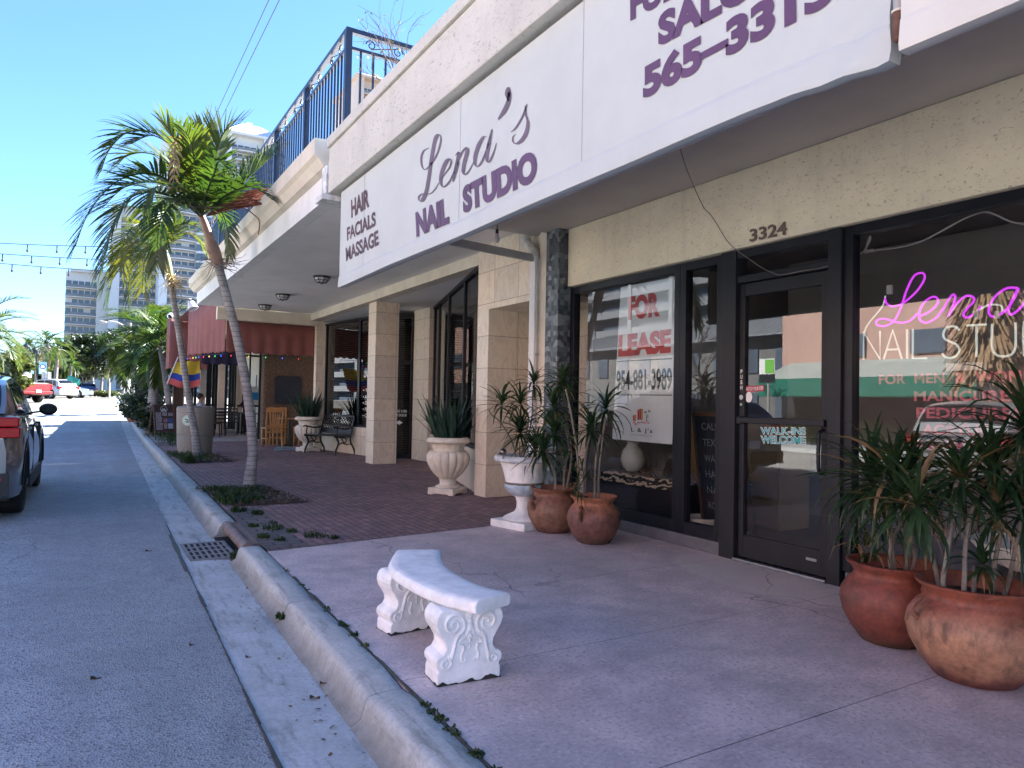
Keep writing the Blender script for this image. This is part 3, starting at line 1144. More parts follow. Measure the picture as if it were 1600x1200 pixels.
def frame(parent, y0, y1, z0, z1, w, name='window_frame', mat=BLACK, x0=XG - .045, x1=XG + .045, wb=None):
    f = MB()
    wb = w if wb is None else wb
    f.box(x0, x1, y1 - w, y1, z0, z1)
    f.box(x0, x1, y0, y0 + w, z0, z1)
    f.box(x0 + .002, x1 - .002, y0 + w, y1 - w, z1 - w, z1)
    f.box(x0 + .002, x1 - .002, y0 + w, y1 - w, z0, z0 + wb)
    return f.build(name, mat, parent, bevel=.004)


def pane(parent, y0, y1, z0, z1, name='pane', mat=None, x=XG):
    f = MB()
    f.poly([(x, y1, z0), (x, y0, z0), (x, y0, z1), (x, y1, z1)])
    return f.build(name, mat or GLASS, parent, recalc=False)


for y0, y1 in ((Y_M1b + .001, 6.60), (Y_M2a + .001, Y_M1b)):
    f = frame(t, y0, y1, .112, 2.60, .075, wb=.11)
    pane(f, y0 + .075, y1 - .075, .22, 2.525)
f = frame(t, -6.9, Y_J1 + .04, .112, 2.605, .07, wb=.08)
pane(f, -6.83, Y_J1 - .03, .19, 2.535)
# door bay
f = MB()
f.box(XG - .075, XG + .07, Y_D0 + .005, Y_M2a - .002, 0, 2.602)
f.box(XG - .075, XG + .07, Y_J1 + .042, Y_D1 - .005, 0, 2.602)
f.box(XG - .06, XG + .06, Y_D1 - .005, Y_D0 + .005, 2.53, 2.602)
f.box(XG - .06, XG + .06, Y_D1 - .005, Y_D0 + .005, ZDT, ZDT + .06)
f.box(XG - .09, XG + .06, Y_D1 - .005, Y_D0 + .005, 0, .022, 1)
df = f.build('door_frame', [BRONZE, STEEL], t, bevel=.004)
pane(df, Y_D1, Y_D0, ZDT + .06, 2.53, 'transom_pane')
d = MB()
x0, x1 = XG - .03, XG + .02
ya, yb = Y_D1 + .002, Y_D0 - .002
d.box(x0, x1, yb - .055, yb, .03, ZDT - .006)
d.box(x0, x1, ya, ya + .075, .03, ZDT - .006)
d.box(x0 + .002, x1 - .002, ya + .075, yb - .055, ZDT - .11, ZDT - .006)
d.box(x0 + .002, x1 - .002, ya + .075, yb - .055, .03, .215)
door = d.build('door', BRONZE, t, bevel=.004)
pane(door, ya + .075, yb - .055, .215, ZDT - .11, 'door_pane', x=XG - .004)
d = MB()
d.box(x0 - .045, x0 - .015, ya + .02, yb - .02, 1.145, 1.195)
d.box(x0 - .05, x0, yb - .06, yb - .015, 1.14, 1.20)
d.build('push_bar', BRONZE, door, bevel=.006)
d = MB()
yh = ya + .05
d.tube(crom([(x0, yh, 1.12), (x0 - .05, yh, 1.10), (x0 - .06, yh, 1.05), (x0 - .06, yh, .88), (x0 - .05, yh, .81), (x0, yh, .79)], 5), .014, 10)
d.build('pull_handle', BLACK, door, smooth=True)
d = MB()
for z, r in ((1.36, .020), (1.30, .011)):
    d.tube([(x0 - .008, yb - .028, z), (x0 + .002, yb - .028, z)], r, 14)
d.box(x0 - .006, x0, ya + .10, ya + .19, .13, .15)
d.build('lock', STEEL, door)
d = MB()
d.box(x0 - .004, x0 - .001, yb - .047, yb - .012, 1.40, 1.60)
pl = d.build('push_plate', BLACKP, door)
d = MB()
for i, ch in enumerate('PUSH'):
    wall_text(d, ch, x0 - .006, yb - .019, yb - .040, 1.56 - i * .045, 1.592 - i * .045, .02)
d.build('push_lettering', WHITEV, pl)


def decal(parent, name, s, bl, br, tl, x, mat, bold=.02, spacing=1.0):
    f = MB()
    o = onx(*bl, x)
    put_text(f, s, o, onx(*br, x) - o, onx(*tl, x) - o, bold, 0, spacing)
    return f.build(name, mat, parent)


def plate(parent, name, bl, br, tl, x, mat, th=.002):
    f = MB()
    o = onx(*bl, x)
    a, b = onx(*br, x) - o, onx(*tl, x) - o
    n = V((th, 0, 0))
    q = [o, o + a, o + a + b, o + b]
    f.add(q + [p + n for p in q], [(0, 1, 2, 3), (7, 6, 5, 4), (0, 4, 5, 1), (1, 5, 6, 2), (2, 6, 7, 3), (3, 7, 4, 0)])
    return f.build(name, mat, parent)


XD = XG - .008
st = plate(door, 'step_sticker', (1163, 612.5), (1194, 611), (1163, 603.5), XD, REDV)
decal(st, 'sticker_lettering', 'WATCH YOUR STEP', (1164.5, 610.8), (1192.5, 609.3), (1164.5, 605.3), XD - .002, WHITEV, .015)
g = MB()
c = onx(1170, 620.5, XD)
g.add([c + V((0, math.cos(a) * .036, math.sin(a) * .045)) for a in [i * math.pi / 10 for i in range(20)]], [tuple(range(20))])
g.build('oval_sticker', WHITEV, door)
ws = decal(door, 'welcome_lettering', 'WALK-INS', (1189, 678.3), (1259, 679), (1188.5, 668), XD, TEALV, .012)
decal(ws, 'lettering_outline', 'WALK-INS', (1188.3, 679), (1259.7, 679.7), (1187.8, 667.3), XD + .002, PAPER, .05)
decal(ws, 'second_line', 'WELCOME', (1189.5, 692.5), (1259, 694), (1189, 681), XD - .002, TEALV, .012)
decal(ws, 'second_outline', 'WELCOME', (1188.8, 693.2), (1259.7, 694.7), (1188.3, 680.3), XD + .001, PAPER, .05)

n = MB()
o = onx(1171, 378.2, XW - .012)
put_text(n, '3324', o, onx(1229, 366.0, XW - .012) - o, onx(1171, 358.5, XW - .012) - o, .02, th=-.010)
n.build('house_number', simple('brown_numerals', (.20, .13, .105), .5, .3, 20), t)

wl = None
for i, (s, bl, br, tl) in enumerate((('FOR  MEN  &  WOMEN', (1373.5, 600.8), (1636, 595), (1372.8, 585.5)),
                                     ('MANICURES', (1428.3, 626.8), (1594, 627.5), (1428, 611)),
                                     ('PEDICURES', (1431.7, 653.3), (1600, 656), (1431.7, 636.5)),
                                     ('ACRYLIC', (1441, 679), (1550, 681), (1441, 663)),
                                     ('SILK  WRAPS', (1420, 703), (1568, 706), (1420, 687.5)))):
    q = decal(t, 'window_lettering', s, bl, br, tl, XG + .005, PINKV, .03, 1.05)

# ---- canvas sign over the pavement
XS = 2.14
t = thing('canvas_sign', (XS, 4.1, 2.4), 'long white canvas awning sign with purple lettering for a nail studio', 'awning sign')


def canvas(y0, y1, z0, z1, x, hem, mat, name, parent, sag=0.0):
    g = MB()
    rows = []
    zs = [0, .006, .014, .024, .036, .06, .085, hem - .002, hem + .002, hem + .012] + [hem + .03 + (z1 - z0 - hem - .03) * i / 18 for i in range(19)]
    ny = max(8, int((y1 - y0) / .05))
    for h in zs:
        row = []
        z = z0 + h
        for j in range(ny + 1):
            y = y0 + (y1 - y0) * j / ny
            e = math.exp(-((y - y0) / .33) ** 2) * math.exp(-(h / .22) ** 2)
            dx = .002 * noise.noise(V((y * 1.1, z * 2.0, 3))) + .012 * e * math.sin((y - y0) * 30 + h * 34)
            if h < hem:
                dx -= .004 + .012 * (1 - h / hem) + .003 * noise.noise(V((y * 2.2, z * 3, 8)))
            if h < .03:
                dx += .005 * (1 - h / .03) ** 2
            row.append(V((x + dx, y, z - sag * e + .008 * noise.noise(V((y * .8, 1, 2))) * max(0, 1 - h / .4))))
        rows.append(row)
    g.grid(rows)
    # fold back under the bottom bar and round the ends
    g.grid([rows[0], [p + V((.03, 0, -.003)) for p in rows[0]], [p + V((.06, 0, .004)) for p in rows[0]]])
    for k in (0, -1):
        g.grid([[r[k] for r in rows], [r[k] + V((.06, 0, 0)) for r in rows]])
    return g.build(name, mat, parent, smooth=True, angle=60)


SY0, SY1, SZ0, SZ1 = 1.29, 6.99, 2.405, 3.36
canvas(SY0, SY1, SZ0, SZ1, XS, .11, CANVAS, 'canvas_face', t, .03)
g = MB()
g.box(XS + .035, XS + .04, SY0 + .02, SY1 - .02, SZ0 + .02, SZ1)
g.build('canvas_lining', CANVASBACK, t)
for yj in (6.28, 4.32, 2.92):
    g = MB()
    g.box(XS - .0032, XS + .01, yj, yj + .003, SZ0 + .12, SZ1)
    g.build('seam', simple('seam_grey', (.44, .47, .49), .8, .1, 6), t)
g = MB()
g.tube([(XS + .07, SY0, SZ0 + .03), (XS + .07, SY1, SZ0 + .03)], .022, 10)
g.tube([(XS + .07, SY0, SZ1 - .1), (XS + .07, SY1, SZ1 - .1)], .022, 10)
for y in (1.6, 3.4, 5.2, 6.9):
    g.tube([(XS + .07, y, SZ0 + .03), (XS + .07, y, SZ1 - .06)], .018, 8)
g.bar((XS + .07, 6.97, 3.09), (4.53, 7.09, 3.0), .045, .085)
g.build('support_frame', GREYPAINT, t)


def z4(x, y):
    return (x / 3.077 + 480, y / 3.077 + 100)


def z5(x, y):
    return (x / 4.4444 + 960, y / 4.4444)


XT = XS - .0045
BACKS = MB()
for s, bl, br, tl, mat, bold, zf, nm in (
        ('HAIR', (212, 741), (297, 686), (210, 655), PLUM, .035, z4, 'small_lettering'),
        ('FACIALS', (192, 851), (329, 778), (190, 787), PLUM, .035, z4, 'small_lettering'),
        ('MASSAGE', (187, 950), (344, 870), (184, 884), PLUM, .035, z4, 'small_lettering'),
        ('NAIL', (525, 833), (684, 766), (519, 714), PURPLE, .06, z4, 'studio_lettering'),
        ('STUDIO', (750, 722), (1108, 560), (745, 590), PURPLE, .06, z4, 'studio_lettering'),
        ('565–3315', (198, 693), (1535, 15), (198, 462), PURPLE, .055, z5, 'phone_number'),
        ('SALON', (303, 330), (1250, -172), (303, 100), PURPLE, .055, z5, 'large_lettering'),
        ('FULL SERVICE', (110, 148), (1700, -700), (108, -60), PURPLE, .05, z5, 'large_lettering')):
    decal(t, nm, s, zf(*bl), zf(*br), zf(*tl), XT, mat, bold)
    o = onx(*zf(*bl), XS)
    q = V((.031, 0, 0))
    put_text(BACKS, s, o + q, onx(*zf(*br), XS) - o, onx(*zf(*tl), XS) - o, bold)
BACKS.build('lettering_showing_through', simple('shaded_canvas_print', (.23, .22, .23), .85, .1, 3), t)


def pen(mb, pts, wmax, wmin, to3, slant=rad(62), k=8, m=0):
    """A broad-nib stroke: thick when it travels along the slant."""
    c = crom([V((*p, 0)) for p in pts], k)
    L, R = [], []
    for i, p in enumerate(c):
        d = c[min(i + 1, len(c) - 1)] - c[max(i - 1, 0)]
        a = math.atan2(-d.y, d.x)
        w = wmin + (wmax - wmin) * abs(math.cos(a - slant)) ** 3 * (1 if d.y > 0 else .25)
        w *= min(1, .35 + 3 * min(i, len(c) - 1 - i) / len(c))
        n = V((-d.y, d.x, 0)).normalized() * w / 2
        L.append(to3(*(p + n).xy))
        R.append(to3(*(p - n).xy))
    mb.grid([L, R], m)


def toS(x, y):
    return onx(*z4(x, y), XT)


g = MB()
for st in ([(585, 404), (560, 418), (548, 452), (553, 495), (570, 506), (596, 480), (624, 432), (641, 375), (641, 348), (630, 341), (616, 360), (605, 410), (595, 470), (583, 555), (570, 620), (553, 655), (540, 656), (536, 640), (550, 626), (572, 626), (596, 620), (618, 596), (632, 570)],
           [(640, 556), (660, 530), (683, 497), (692, 468), (684, 458), (668, 470), (650, 510), (641, 556), (648, 588), (664, 586), (686, 560), (704, 520), (716, 490)],
           [(712, 440), (727, 424), (728, 440), (715, 500), (700, 566)], [(706, 535), (722, 480), (744, 425), (764, 402), (770, 416), (756, 470), (749, 515), (757, 531), (776, 515), (800, 470)],
           [(862, 350), (846, 352), (824, 390), (808, 440), (806, 480), (818, 492), (836, 474), (856, 430), (872, 380), (886, 320)], [(888, 314), (876, 370), (864, 430), (864, 466), (876, 468), (894, 430), (909, 380)],
           [(978, 327), (998, 312), (1022, 276), (1044, 230), (1056, 192)], [(1048, 200), (1050, 240), (1060, 280), (1054, 325), (1036, 360), (1010, 382), (990, 376), (988, 352), (1002, 338)]):
    pen(g, st, 19, 5.5, toS)
pen(g, [(962, 112), (972, 135), (968, 175), (950, 220), (918, 266)], 22, 3, toS)
ap = [(952, 128), (960, 112), (972, 110), (977, 125), (976, 150), (968, 185), (955, 160), (950, 145)]
g.add([toS(*p) for p in ap], [tuple(range(len(ap)))])
g.build('script_lettering', simple('mauve_vinyl', (.13, .09, .125), .5, .2, 2), t, recalc=False)

# the next awning and the pipe between the two
t = thing('cream_awning', (2.1, -1.4, 2.5), 'plain cream canvas awning beside the lettered white one', 'awning')
zb = onx(1410, 80, 2.10).z
canvas(-4.0, 1.235, zb, 3.36, 2.10, .10, CANVAS2, 'canvas_face', t)
g = MB()
g.box(2.135, 2.14, -3.9, 1.2, zb + .02, 3.36)
g.build('canvas_lining', CANVASBACK, t)
t = thing('sign_pipe', (2.13, 1.265, 2.4), 'grey steel pipe with a rusty foot between two awnings', 'pipe')
g = MB()
g.tube([(2.135, 1.262, 2.52), (2.135, 1.262, 3.4)], .017, 14)
g.build('pipe', GREYPAINT, t, smooth=True)
g = MB()
g.tube([(2.135, 1.262, 2.44), (2.135, 1.262, 2.515)], .0185, 14)
g.ball((2.135, 1.262, 2.44), .0185)
g.build('rusty_end', RUST, t, smooth=True)
g = MB()
g.tube([(2.135, 1.262, 2.515), (2.135, 1.262, 2.522)], .022, 14)
g.build('collar', CREAM, t)

# ---- wire, bulb, downpipe
world()
g = MB()
pts = [onx(1062, 228, 3.0), onx(1072, 262, 3.5), onx(1088, 300, 4.2), onx(1100, 325, 4.58), onx(1110, 335, 4.62), onx(1120, 350, 4.63), onx(1135, 375, 4.63), onx(1152, 392, 4.63), onx(1170, 404, 4.66), onx(1190, 418, 4.67), onx(1212, 428, 4.67), onx(1222, 429.5, 4.67), onx(1250, 424, 4.67), onx(1280, 419, 4.67), onx(1300, 414, 4.69)]
g.tube(crom(pts, 5), .0035, 6)
o = g.build('loose_wire', simple('grey_cable', (.20, .18, .17), .6, .4, 3), smooth=True, org=pts[7])
tag(o, 'thin loose wire sagging across the stucco below the house number', 'wire')
p = onx(777, 350, 3.9)
t = thing('hanging_bulb', (p.x, p.y, 2.95), 'bare bulb hanging on a short flex behind the white sign', 'bulb')
zb = onx(777, 372, 3.9).z
g = MB()
g.tube([(p.x, p.y, 3.272), (p.x, p.y, zb + .06)], .006, 6)
g.tube([(p.x, p.y, zb + .05), (p.x, p.y, zb + .10)], .018, 10)
g.build('socket', BLACK, t)
g = MB()
g.lathe([(.0, -.055), (.018, -.05), (.030, -.03), (.032, -.01), (.022, .03), (.016, .05)], 14, (p.x, p.y, zb))
g.build('bulb', LAMPGLASS, t, smooth=True)

t = thing('downpipe', (4.53, 7.09, 0), 'square white rainwater pipe with an elbow beside the slate pillar', 'downpipe')
g = MB()
g.box(4.50, 4.556, 7.04, 7.155, .12, 3.02)
g.box(4.495, 4.56, 7.035, 7.16, 1.85, 1.88)
g.build('pipe', WHITE, t, bevel=.006)
g = MB()
g.tube(crom([(4.53, 7.10, 3.0), (4.53, 7.12, 3.09), (4.52, 7.2, 3.16), (4.50, 7.25, 3.22), (4.50, 7.26, 3.32)], 5), .062, 12)
g.build('elbow', simple('stained_white_paint', (.66, .65, .62), .6, .4, 9), t, smooth=True)
g = MB()
g.tube([(4.53, 7.015, .2), (4.53, 7.015, 3.05), (4.53, 7.1, 3.11)], .007, 6)
g.box(4.525, 4.55, 7.0, 7.05, 1.84, 1.87)
g.build('conduit', GREYPAINT, t)

# ---- lease poster in the window
XP = XG + .02
t = thing('lease_poster', onx(1000, 690, XP), 'white FOR LEASE poster with red letters taped inside the window', 'poster')
plate(t, 'poster_sheet', (956.5, 686), (1050, 694.5), (970, 449), XP, PAPER)
XQ = XP - .002
decal(t, 'red_lettering', 'FOR', (981.5, 501), (1031, 494.5), (981.5, 463.5), XQ, REDP, .06)
decal(t, 'red_lettering', 'LEASE', (965.7, 558), (1048, 551.5), (966.5, 523.5), XQ, REDP, .06)
decal(t, 'phone_number', '954-881-3989', (963, 610.4), (1050, 609.6), (963, 578.7), XQ, BLACKP, .03)
g = MB()
for a, b in (((964, 565.5), (1050, 561.2)), ((958.5, 617.6), (1050, 618.2))):
    p, q = onx(*a, XQ), onx(*b, XQ)
    g.add([p, q, q + V((0, 0, .010)), p + V((0, 0, .010))], [(0, 1, 2, 3)])
g.build('rule', BLACKP, t)
decal(t, 'firm_name', "L & J's", (986, 676), (1019, 678.8), (986, 667.5), XQ, BLACKP, .02, 1.3)
decal(t, 'small_print', 'South Florida Realty LLC', (986, 680.2), (1018, 682.6), (986, 678.2), XQ, BLACKP, .0)
g = MB()


def logo(x0, y0, x1, y1, m):
    g.add([onx(x / 7.5 + 940, y / 7.5 + 560, XQ) for x, y in ((x0, y1), (x1, y1), (x1, y0), (x0, y0))], [(0, 1, 2, 3)], m)


for a in ((368, 665, 385, 735, 0), (387, 660, 404, 735, 1), (420, 600, 440, 720, 0), (442, 590, 462, 720, 0), (463, 590, 484, 722, 1), (524, 660, 531, 740, 2), (540, 655, 546, 700, 2), (512, 730, 540, 736, 0)):
    logo(*a)
for x, y in ((382, 745), (400, 765), (430, 745), (470, 740), (500, 745), (545, 745)):
    g.add([onx((x + dx) / 7.5 + 940, (y + dy) / 7.5 + 560, XQ - .001) for dx, dy in ((-16, 20), (0, 8), (0, -6), (-20, 18))] + [onx((x + dx) / 7.5 + 940, (y + dy) / 7.5 + 560, XQ - .001) for dx, dy in ((0, 8), (18, 26), (20, 20), (0, -6))], [(0, 1, 2, 3), (4, 5, 6, 7)], 0)
for x, y in ((513, 630), (558, 618)):
    for k in range(7):
        a = k * 6.283 / 7
        g.add([onx((x + r * math.cos(a + e)) / 7.5 + 940, (y + r * math.sin(a + e)) / 7.5 + 560, XQ - .001) for r, e in ((2, 1.5), (2, -1.5), (20, -.1), (20, .1))], [(0, 1, 2, 3)], 2)
g.build('firm_emblem', [REDP, GOLDP, BLACKP], t, recalc=False)

# ---- neon sign
XN = 4.87


def z6(x, y):
    return onx(x / 2.857 + 1240, y / 2.857 + 280, XN)


t = thing('neon_sign', z6(700, 830), 'pink script neon over pale NAIL STUDIO tubes inside the shop window', 'neon sign')
g = MB()
for st in ([(408, 530), (416, 556), (446, 568), (490, 552), (545, 505), (580, 455), (584, 428), (568, 418), (536, 434), (505, 495), (480, 570), (450, 630), (410, 655), (376, 652), (368, 638), (384, 624), (420, 626), (470, 640), (515, 634), (552, 600)],
           [(560, 612), (605, 592), (642, 556), (640, 530), (618, 526), (585, 548), (562, 590), (564, 628), (596, 640), (640, 615), (668, 575)],
           [(664, 588), (690, 540), (712, 515), (722, 530), (708, 575), (690, 612)], [(694, 606), (724, 560), (768, 522), (800, 526), (804, 545), (776, 575), (758, 604), (776, 618), (816, 592), (838, 566)],
           [(1000, 486), (955, 486), (905, 518), (874, 570), (876, 606), (905, 612), (950, 582), (984, 532), (1004, 486)], [(1002, 488), (976, 540), (958, 588), (972, 604), (1005, 582), (1034, 548)],
           [(1075, 410), (1085, 440), (1070, 475)], [(1130, 540), (1150, 490), (1160, 520), (1165, 570), (1140, 605), (1115, 595)]):
    c = [z6(p.x, p.y) for p in crom([V((*q, 0)) for q in st], 6)]
    g.tube(c, .0075, 8)
g.build('script_tube', NEONP, t, smooth=True)
STICK = {'N': [[(0, 0), (0, 1), (.62, 0), (.62, 1)]], 'A': [[(0, 0), (.35, 1), (.7, 0)], [(.12, .33), (.58, .33)]], 'I': [[(.1, 0), (.1, 1)]], 'L': [[(0, 1), (0, 0), (.5, 0)]],
         'S': [[(.55, .86), (.42, .99), (.18, .98), (.06, .8), (.12, .6), (.45, .42), (.55, .22), (.42, .02), (.14, .01), (.02, .15)]], 'T': [[(0, 1), (.6, 1)], [(.3, 1), (.3, 0)]],
         'U': [[(0, 1), (0, .3), (.1, .06), (.3, 0), (.5, .06), (.6, .3), (.6, 1)]], 'D': [[(0, 0), (0, 1), (.3, 1), (.55, .8), (.6, .5), (.55, .2), (.3, 0), (0, 0)]],
         'O': [[(.3, 0), (.08, .15), (0, .5), (.08, .85), (.3, 1), (.52, .85), (.6, .5), (.52, .15), (.3, 0)]]}
g = MB()
for ch, xl, wd in (('N', 312, 74), ('A', 402, 72), ('I', 500, 40), ('L', 532, 78), ('S', 660, 90), ('T', 772, 92), ('U', 886, 108), ('D', 1030, 100), ('I', 1150, 40), ('O', 1200, 120)):
    for st in STICK[ch]:
        q = []
        for a, b in st:
            x = xl + a * wd / .62
            yb, yt = 806 - (x - 312) * .024, 682 - (x - 312) * .062
            q.append(V((x, yb + (yt - yb) * b, 0)))
        q = crom(q, 4) if ch in 'SUDO' else q
        g.tube([z6(p.x, p.y) for p in q], .0072, 8)
g.build('block_tube', NEONW, t, smooth=True)
g = MB()
o = z6(300, 818)
q = [z6(300, 818), z6(1300, 800), z6(1300, 360), z6(285, 425)]
g.add([p + V((.03, 0, 0)) for p in q], [(0, 1, 2, 3)])
g.build('backing_plate', CLEAR, t, recalc=False)
g = MB()
for a, b in (((418, 475), (440, 512)), ((806, 588), (828, 625)), ((900, 590), (922, 622))):
    p, q = z6(*a), z6(*b)
    g.box(p.x - .012, p.x + .012, q.y, p.y, q.z, p.z)
p, q = z6(680, 822), z6(842, 852)
g.box(p.x, p.x + .05, q.y, p.y, q.z, p.z)
g.build('electrode_cover', simple('white_plastic', (.62, .62, .60), .5, .1, 8), t, bevel=.003)
g = MB()
g.tube(crom([z6(410, 520), z6(395, 570), z6(345, 630), z6(320, 670), z6(315, 700)], 5), .006, 6)
g.tube(crom([z6(820, 590), z6(870, 562), z6(925, 565), z6(930, 600)], 5), .006, 6)
g.build('lead', NEONW, t, smooth=True)

world()
g = MB()
XC = 4.95


def z6c(x, y):
    return onx(x / 2.857 + 1240, y / 2.857 + 280, XC)


g.tube(crom([z6c(265, 350), z6c(310, 325), z6c(338, 280), z6c(343, 258), z6c(338, 262), z6c(325, 320), z6c(380, 316), z6c(460, 306), z6c(560, 282), z6c(660, 232), z6c(760, 178), z6c(845, 147), z6c(900, 158), z6c(960, 186), z6c(1030, 202)], 5), .006, 6)
p = z6c(340, 322)
g.box(p.x - .012, p.x + .012, p.y - .035, p.y + .035, p.z - .012, p.z + .012)
tag(g.build('power_cable', simple('pale_cable', (.60, .58, .55), .5, .1, 8), smooth=True, org=p), 'white extension cable looped along the top of the shop window', 'cable')

# ---- things standing in the shop
t = thing('zebra_daybed', (5.5, 5.75, .05), 'low black window seat under a zebra striped throw', 'daybed')
g = MB()
g.box(5.02, 5.9, 5.05, 6.42, .06, .50)
g.build('base', DARKCLOTH, t, bevel=.02)
g = MB()
rows = []
for i in range(13):
    u = i / 12
    rows.append([V((4.98 + .97 * u, 5.02 + 1.42 * j / 14, (.53 if 0 < i < 12 else .43) + .03 * noise.noise(V((u * 5, j * .6, 2))))) for j in range(15)])
g.grid(rows)
g.build('zebra_throw', ZEBRA, t, smooth=True)
t = thing('cabinet', (6.0, 5.4, .05), 'beige two door cabinet behind the lease poster', 'cabinet')
g = MB()
g.box(5.95, 6.4, 4.7, 6.2, .05, 1.15)
g.build('carcass', simple('beige_laminate', (.36, .27, .15), .5, .15, 4), t, bevel=.01)
for y0, y1 in ((4.72, 5.43), (5.45, 6.18)):
    g = MB()
    g.box(5.93, 5.948, y0, y1, .12, 1.12)
    dr = g.build('cabinet_door', simple('tan_laminate', (.30, .21, .11), .5, .15, 4), t, bevel=.004)
    g = MB()
    ym = y1 - .08 if y0 < 5 else y0 + .08
    g.tube(crom([(5.93, ym, .86), (5.90, ym, .89), (5.90, ym, .95), (5.93, ym, .98)], 4), .006, 6)
    g.build('handle', STEEL, dr, smooth=True)
t = thing('chalkboard_sign', (5.2, 4.48, .05), 'dark chalkboard with handwritten lines leaning inside by the door', 'chalkboard')
g = MB()
mt = Matrix.Translation((5.12, 4.62, .05)) @ Matrix.Rotation(rad(-8), 4, 'Y')
g.box(-.01, .01, -.27, .27, .12, 1.15, 0, mt)
g.box(-.016, .016, -.30, -.27, 0, 1.18, 1, mt)
g.box(-.016, .016, .27, .30, 0, 1.18, 1, mt)
g.box(-.015, .015, -.27, .27, 1.15, 1.18, 1, mt)
g.build('board', [BOARD, BROWNWOOD], t)
g = MB()
for i, s in enumerate(('CALL OR', 'TEXT', 'WALK-INS', 'HAIR', 'NAILS', 'ROOM')):
    z = 1.02 - i * .15
    o = mt @ V((-.013, .19, z))
    put_text(g, s, o, (mt.to_3x3() @ V((0, -.36 * min(1, len(s) / 7), 0))), mt.to_3x3() @ V((0, 0, .065)), 0.0)
g.build('chalk_lettering', simple('chalk', (.22, .26, .27), .9, .2, 30), t)
t = thing('carton_stack', (5.35, 4.9, .05), 'tan cardboard carton standing behind the narrow window pane', 'carton')
g = MB()
g.box(5.2, 5.6, 4.78, 5.04, .05, .95)
g.box(5.19, 5.61, 4.90, 4.92, .94, .955)
g.build('carton', CARTON, t, bevel=.006)
t = thing('white_tub', (5.0, 4.62, .05), 'low white round tub on the shop floor by the narrow pane', 'tub')
g = MB()
g.lathe([(.15, 0), (.17, .02), (.18, .17), (.185, .19), (.17, .19), (.165, .16), (.0, .14)], 28, (5.02, 4.82, .05))
g.build('tub', simple('off_white_plastic', (.62, .60, .52), .5, .1, 6), t, smooth=True)
t = thing('vase', (5.3, 6.1, .52), 'pale round glazed jar standing on the zebra striped throw', 'jar')
g = MB()
g.lathe([(.06, 0), (.11, .05), (.135, .13), (.12, .22), (.07, .28), (.06, .31), (.075, .33)], 24, (5.25, 6.12, .54))
g.build('jar', simple('pale_glaze', (.62, .66, .60), .25, .1, 6), t, smooth=True)

# ================================================================ the marble faced neighbour
ZF = 3.43       # underside of its canopy
XB = 4.80       # beam face
t = thing('marble_building', (6.5, 13, 0), 'marble faced shop with a recessed entrance under a white roof canopy', 'shop building')
g = MB()
g.box(4.61, 5.05, 8.345, 8.66, 0, ZF)                       # corner pier
g.box(4.61, 5.05, 7.05, 8.341, 2.53, ZF)                    # lintel
g.box(5.054, 5.6, 8.345, 8.60, 0, ZF)                       # side of the passage
g.box(5.6, 5.8, 7.04, 8.60, 0, ZF)
g.box(5.054, 5.598, 7.04, 8.341, 2.53, 2.62)
g.build('marble_pier', MARBLE, t)
g = MB()
g.box(4.915, 5.41, 13.55, 13.98, 0, ZF - .165)
g.build('column', MARBLE, t, bevel=.006)
g = MB()
g.box(6.16, 6.5, 13.72, 14.55, 0, ZF - .165)
g.build('door_pier', MARBLE, t)
g = MB()
g.box(4.97, 5.15, 18.0, 18.2, 0, ZF)
g.build('window_pier', MARBLE, t)
# walls under the windows
A0, A1 = V((4.66, 8.64, 0)), V((6.20, 13.70, 0))            # right splay
B0, B1 = V((5.60, 14.9, 0)), V((5.16, 18.0, 0))             # left splay


def slab(mb, a, b, z0, z1, th, off=0.0, m=0):
    d = (b - a).normalized()
    n = V((d.y, -d.x, 0))
    if n.x < 0:
        n = -n
    p, q = a + n * off, b + n * off
    mb.add([p + V((0, 0, z0)), q + V((0, 0, z0)), q + n * th + V((0, 0, z0)), p + n * th + V((0, 0, z0)),
            p + V((0, 0, z1)), q + V((0, 0, z1)), q + n * th + V((0, 0, z1)), p + n * th + V((0, 0, z1))],
           [(3, 2, 1, 0), (4, 5, 6, 7), (0, 1, 5, 4), (1, 2, 6, 5), (2, 3, 7, 6), (3, 0, 4, 7)], m)


g = MB()
slab(g, A0, A1, 0, .60, .2)
slab(g, B0, B1, 0, .64, .2)
g.build('window_wall', MARBLE, t)
g = MB()
g.box(XB, 5.02, 8.665, 17.985, 3.255, ZF)
g.build('beam', CREAM, t)
g = MB()
g.box(XB + .22, 9, 8.62, 18, 3.262, 3.30)
g.build('entrance_ceiling', SOFFITW, t)
g = MB()
g.box(2.16, 4.9, 7.22, 17.98, ZF + .002, ZF + .03)
g.box(4.9, 11, 7.22, 20.75, ZF + .004, ZF + .5)
g.build('canopy_soffit', SOFFITW, t)
g = MB()
g.box(2.14, 2.30, 7.50, 17.98, ZF, 3.74)
g.build('canopy_fascia', WHITE, t, bevel=.006)
g = MB()
prof = [(2.16, 3.70), (2.06, 3.72), (2.0, 3.80), (1.96, 3.83), (1.955, 4.0), (2.5, 4.02), (2.5, 3.70)]
g.prism(prof, lambda a, b, d: V((a, d, b)), 7.36, 18.0)
g.build('cornice', CREAM, t)
g = MB()
g.box(2.05, 2.15, 7.23, 7.40, ZF - .06, 3.70)
g.box(2.10, 2.30, 7.20, 7.34, ZF - .04, 3.78)
g.box(2.0, 2.32, 7.20, 7.46, ZF - .1, ZF - .04)
g.tube([(2.1, 7.44, ZF - .04), (2.1, 7.44, 3.69)], .035, 10)
g.build('canopy_end', simple('streaked_white_paint', (.62, .63, .63), .8, .5, 11, .8, 24), t, bevel=.01)
g = MB()
g.box(9, 9.2, 8.6, 18, 0, 3.3)
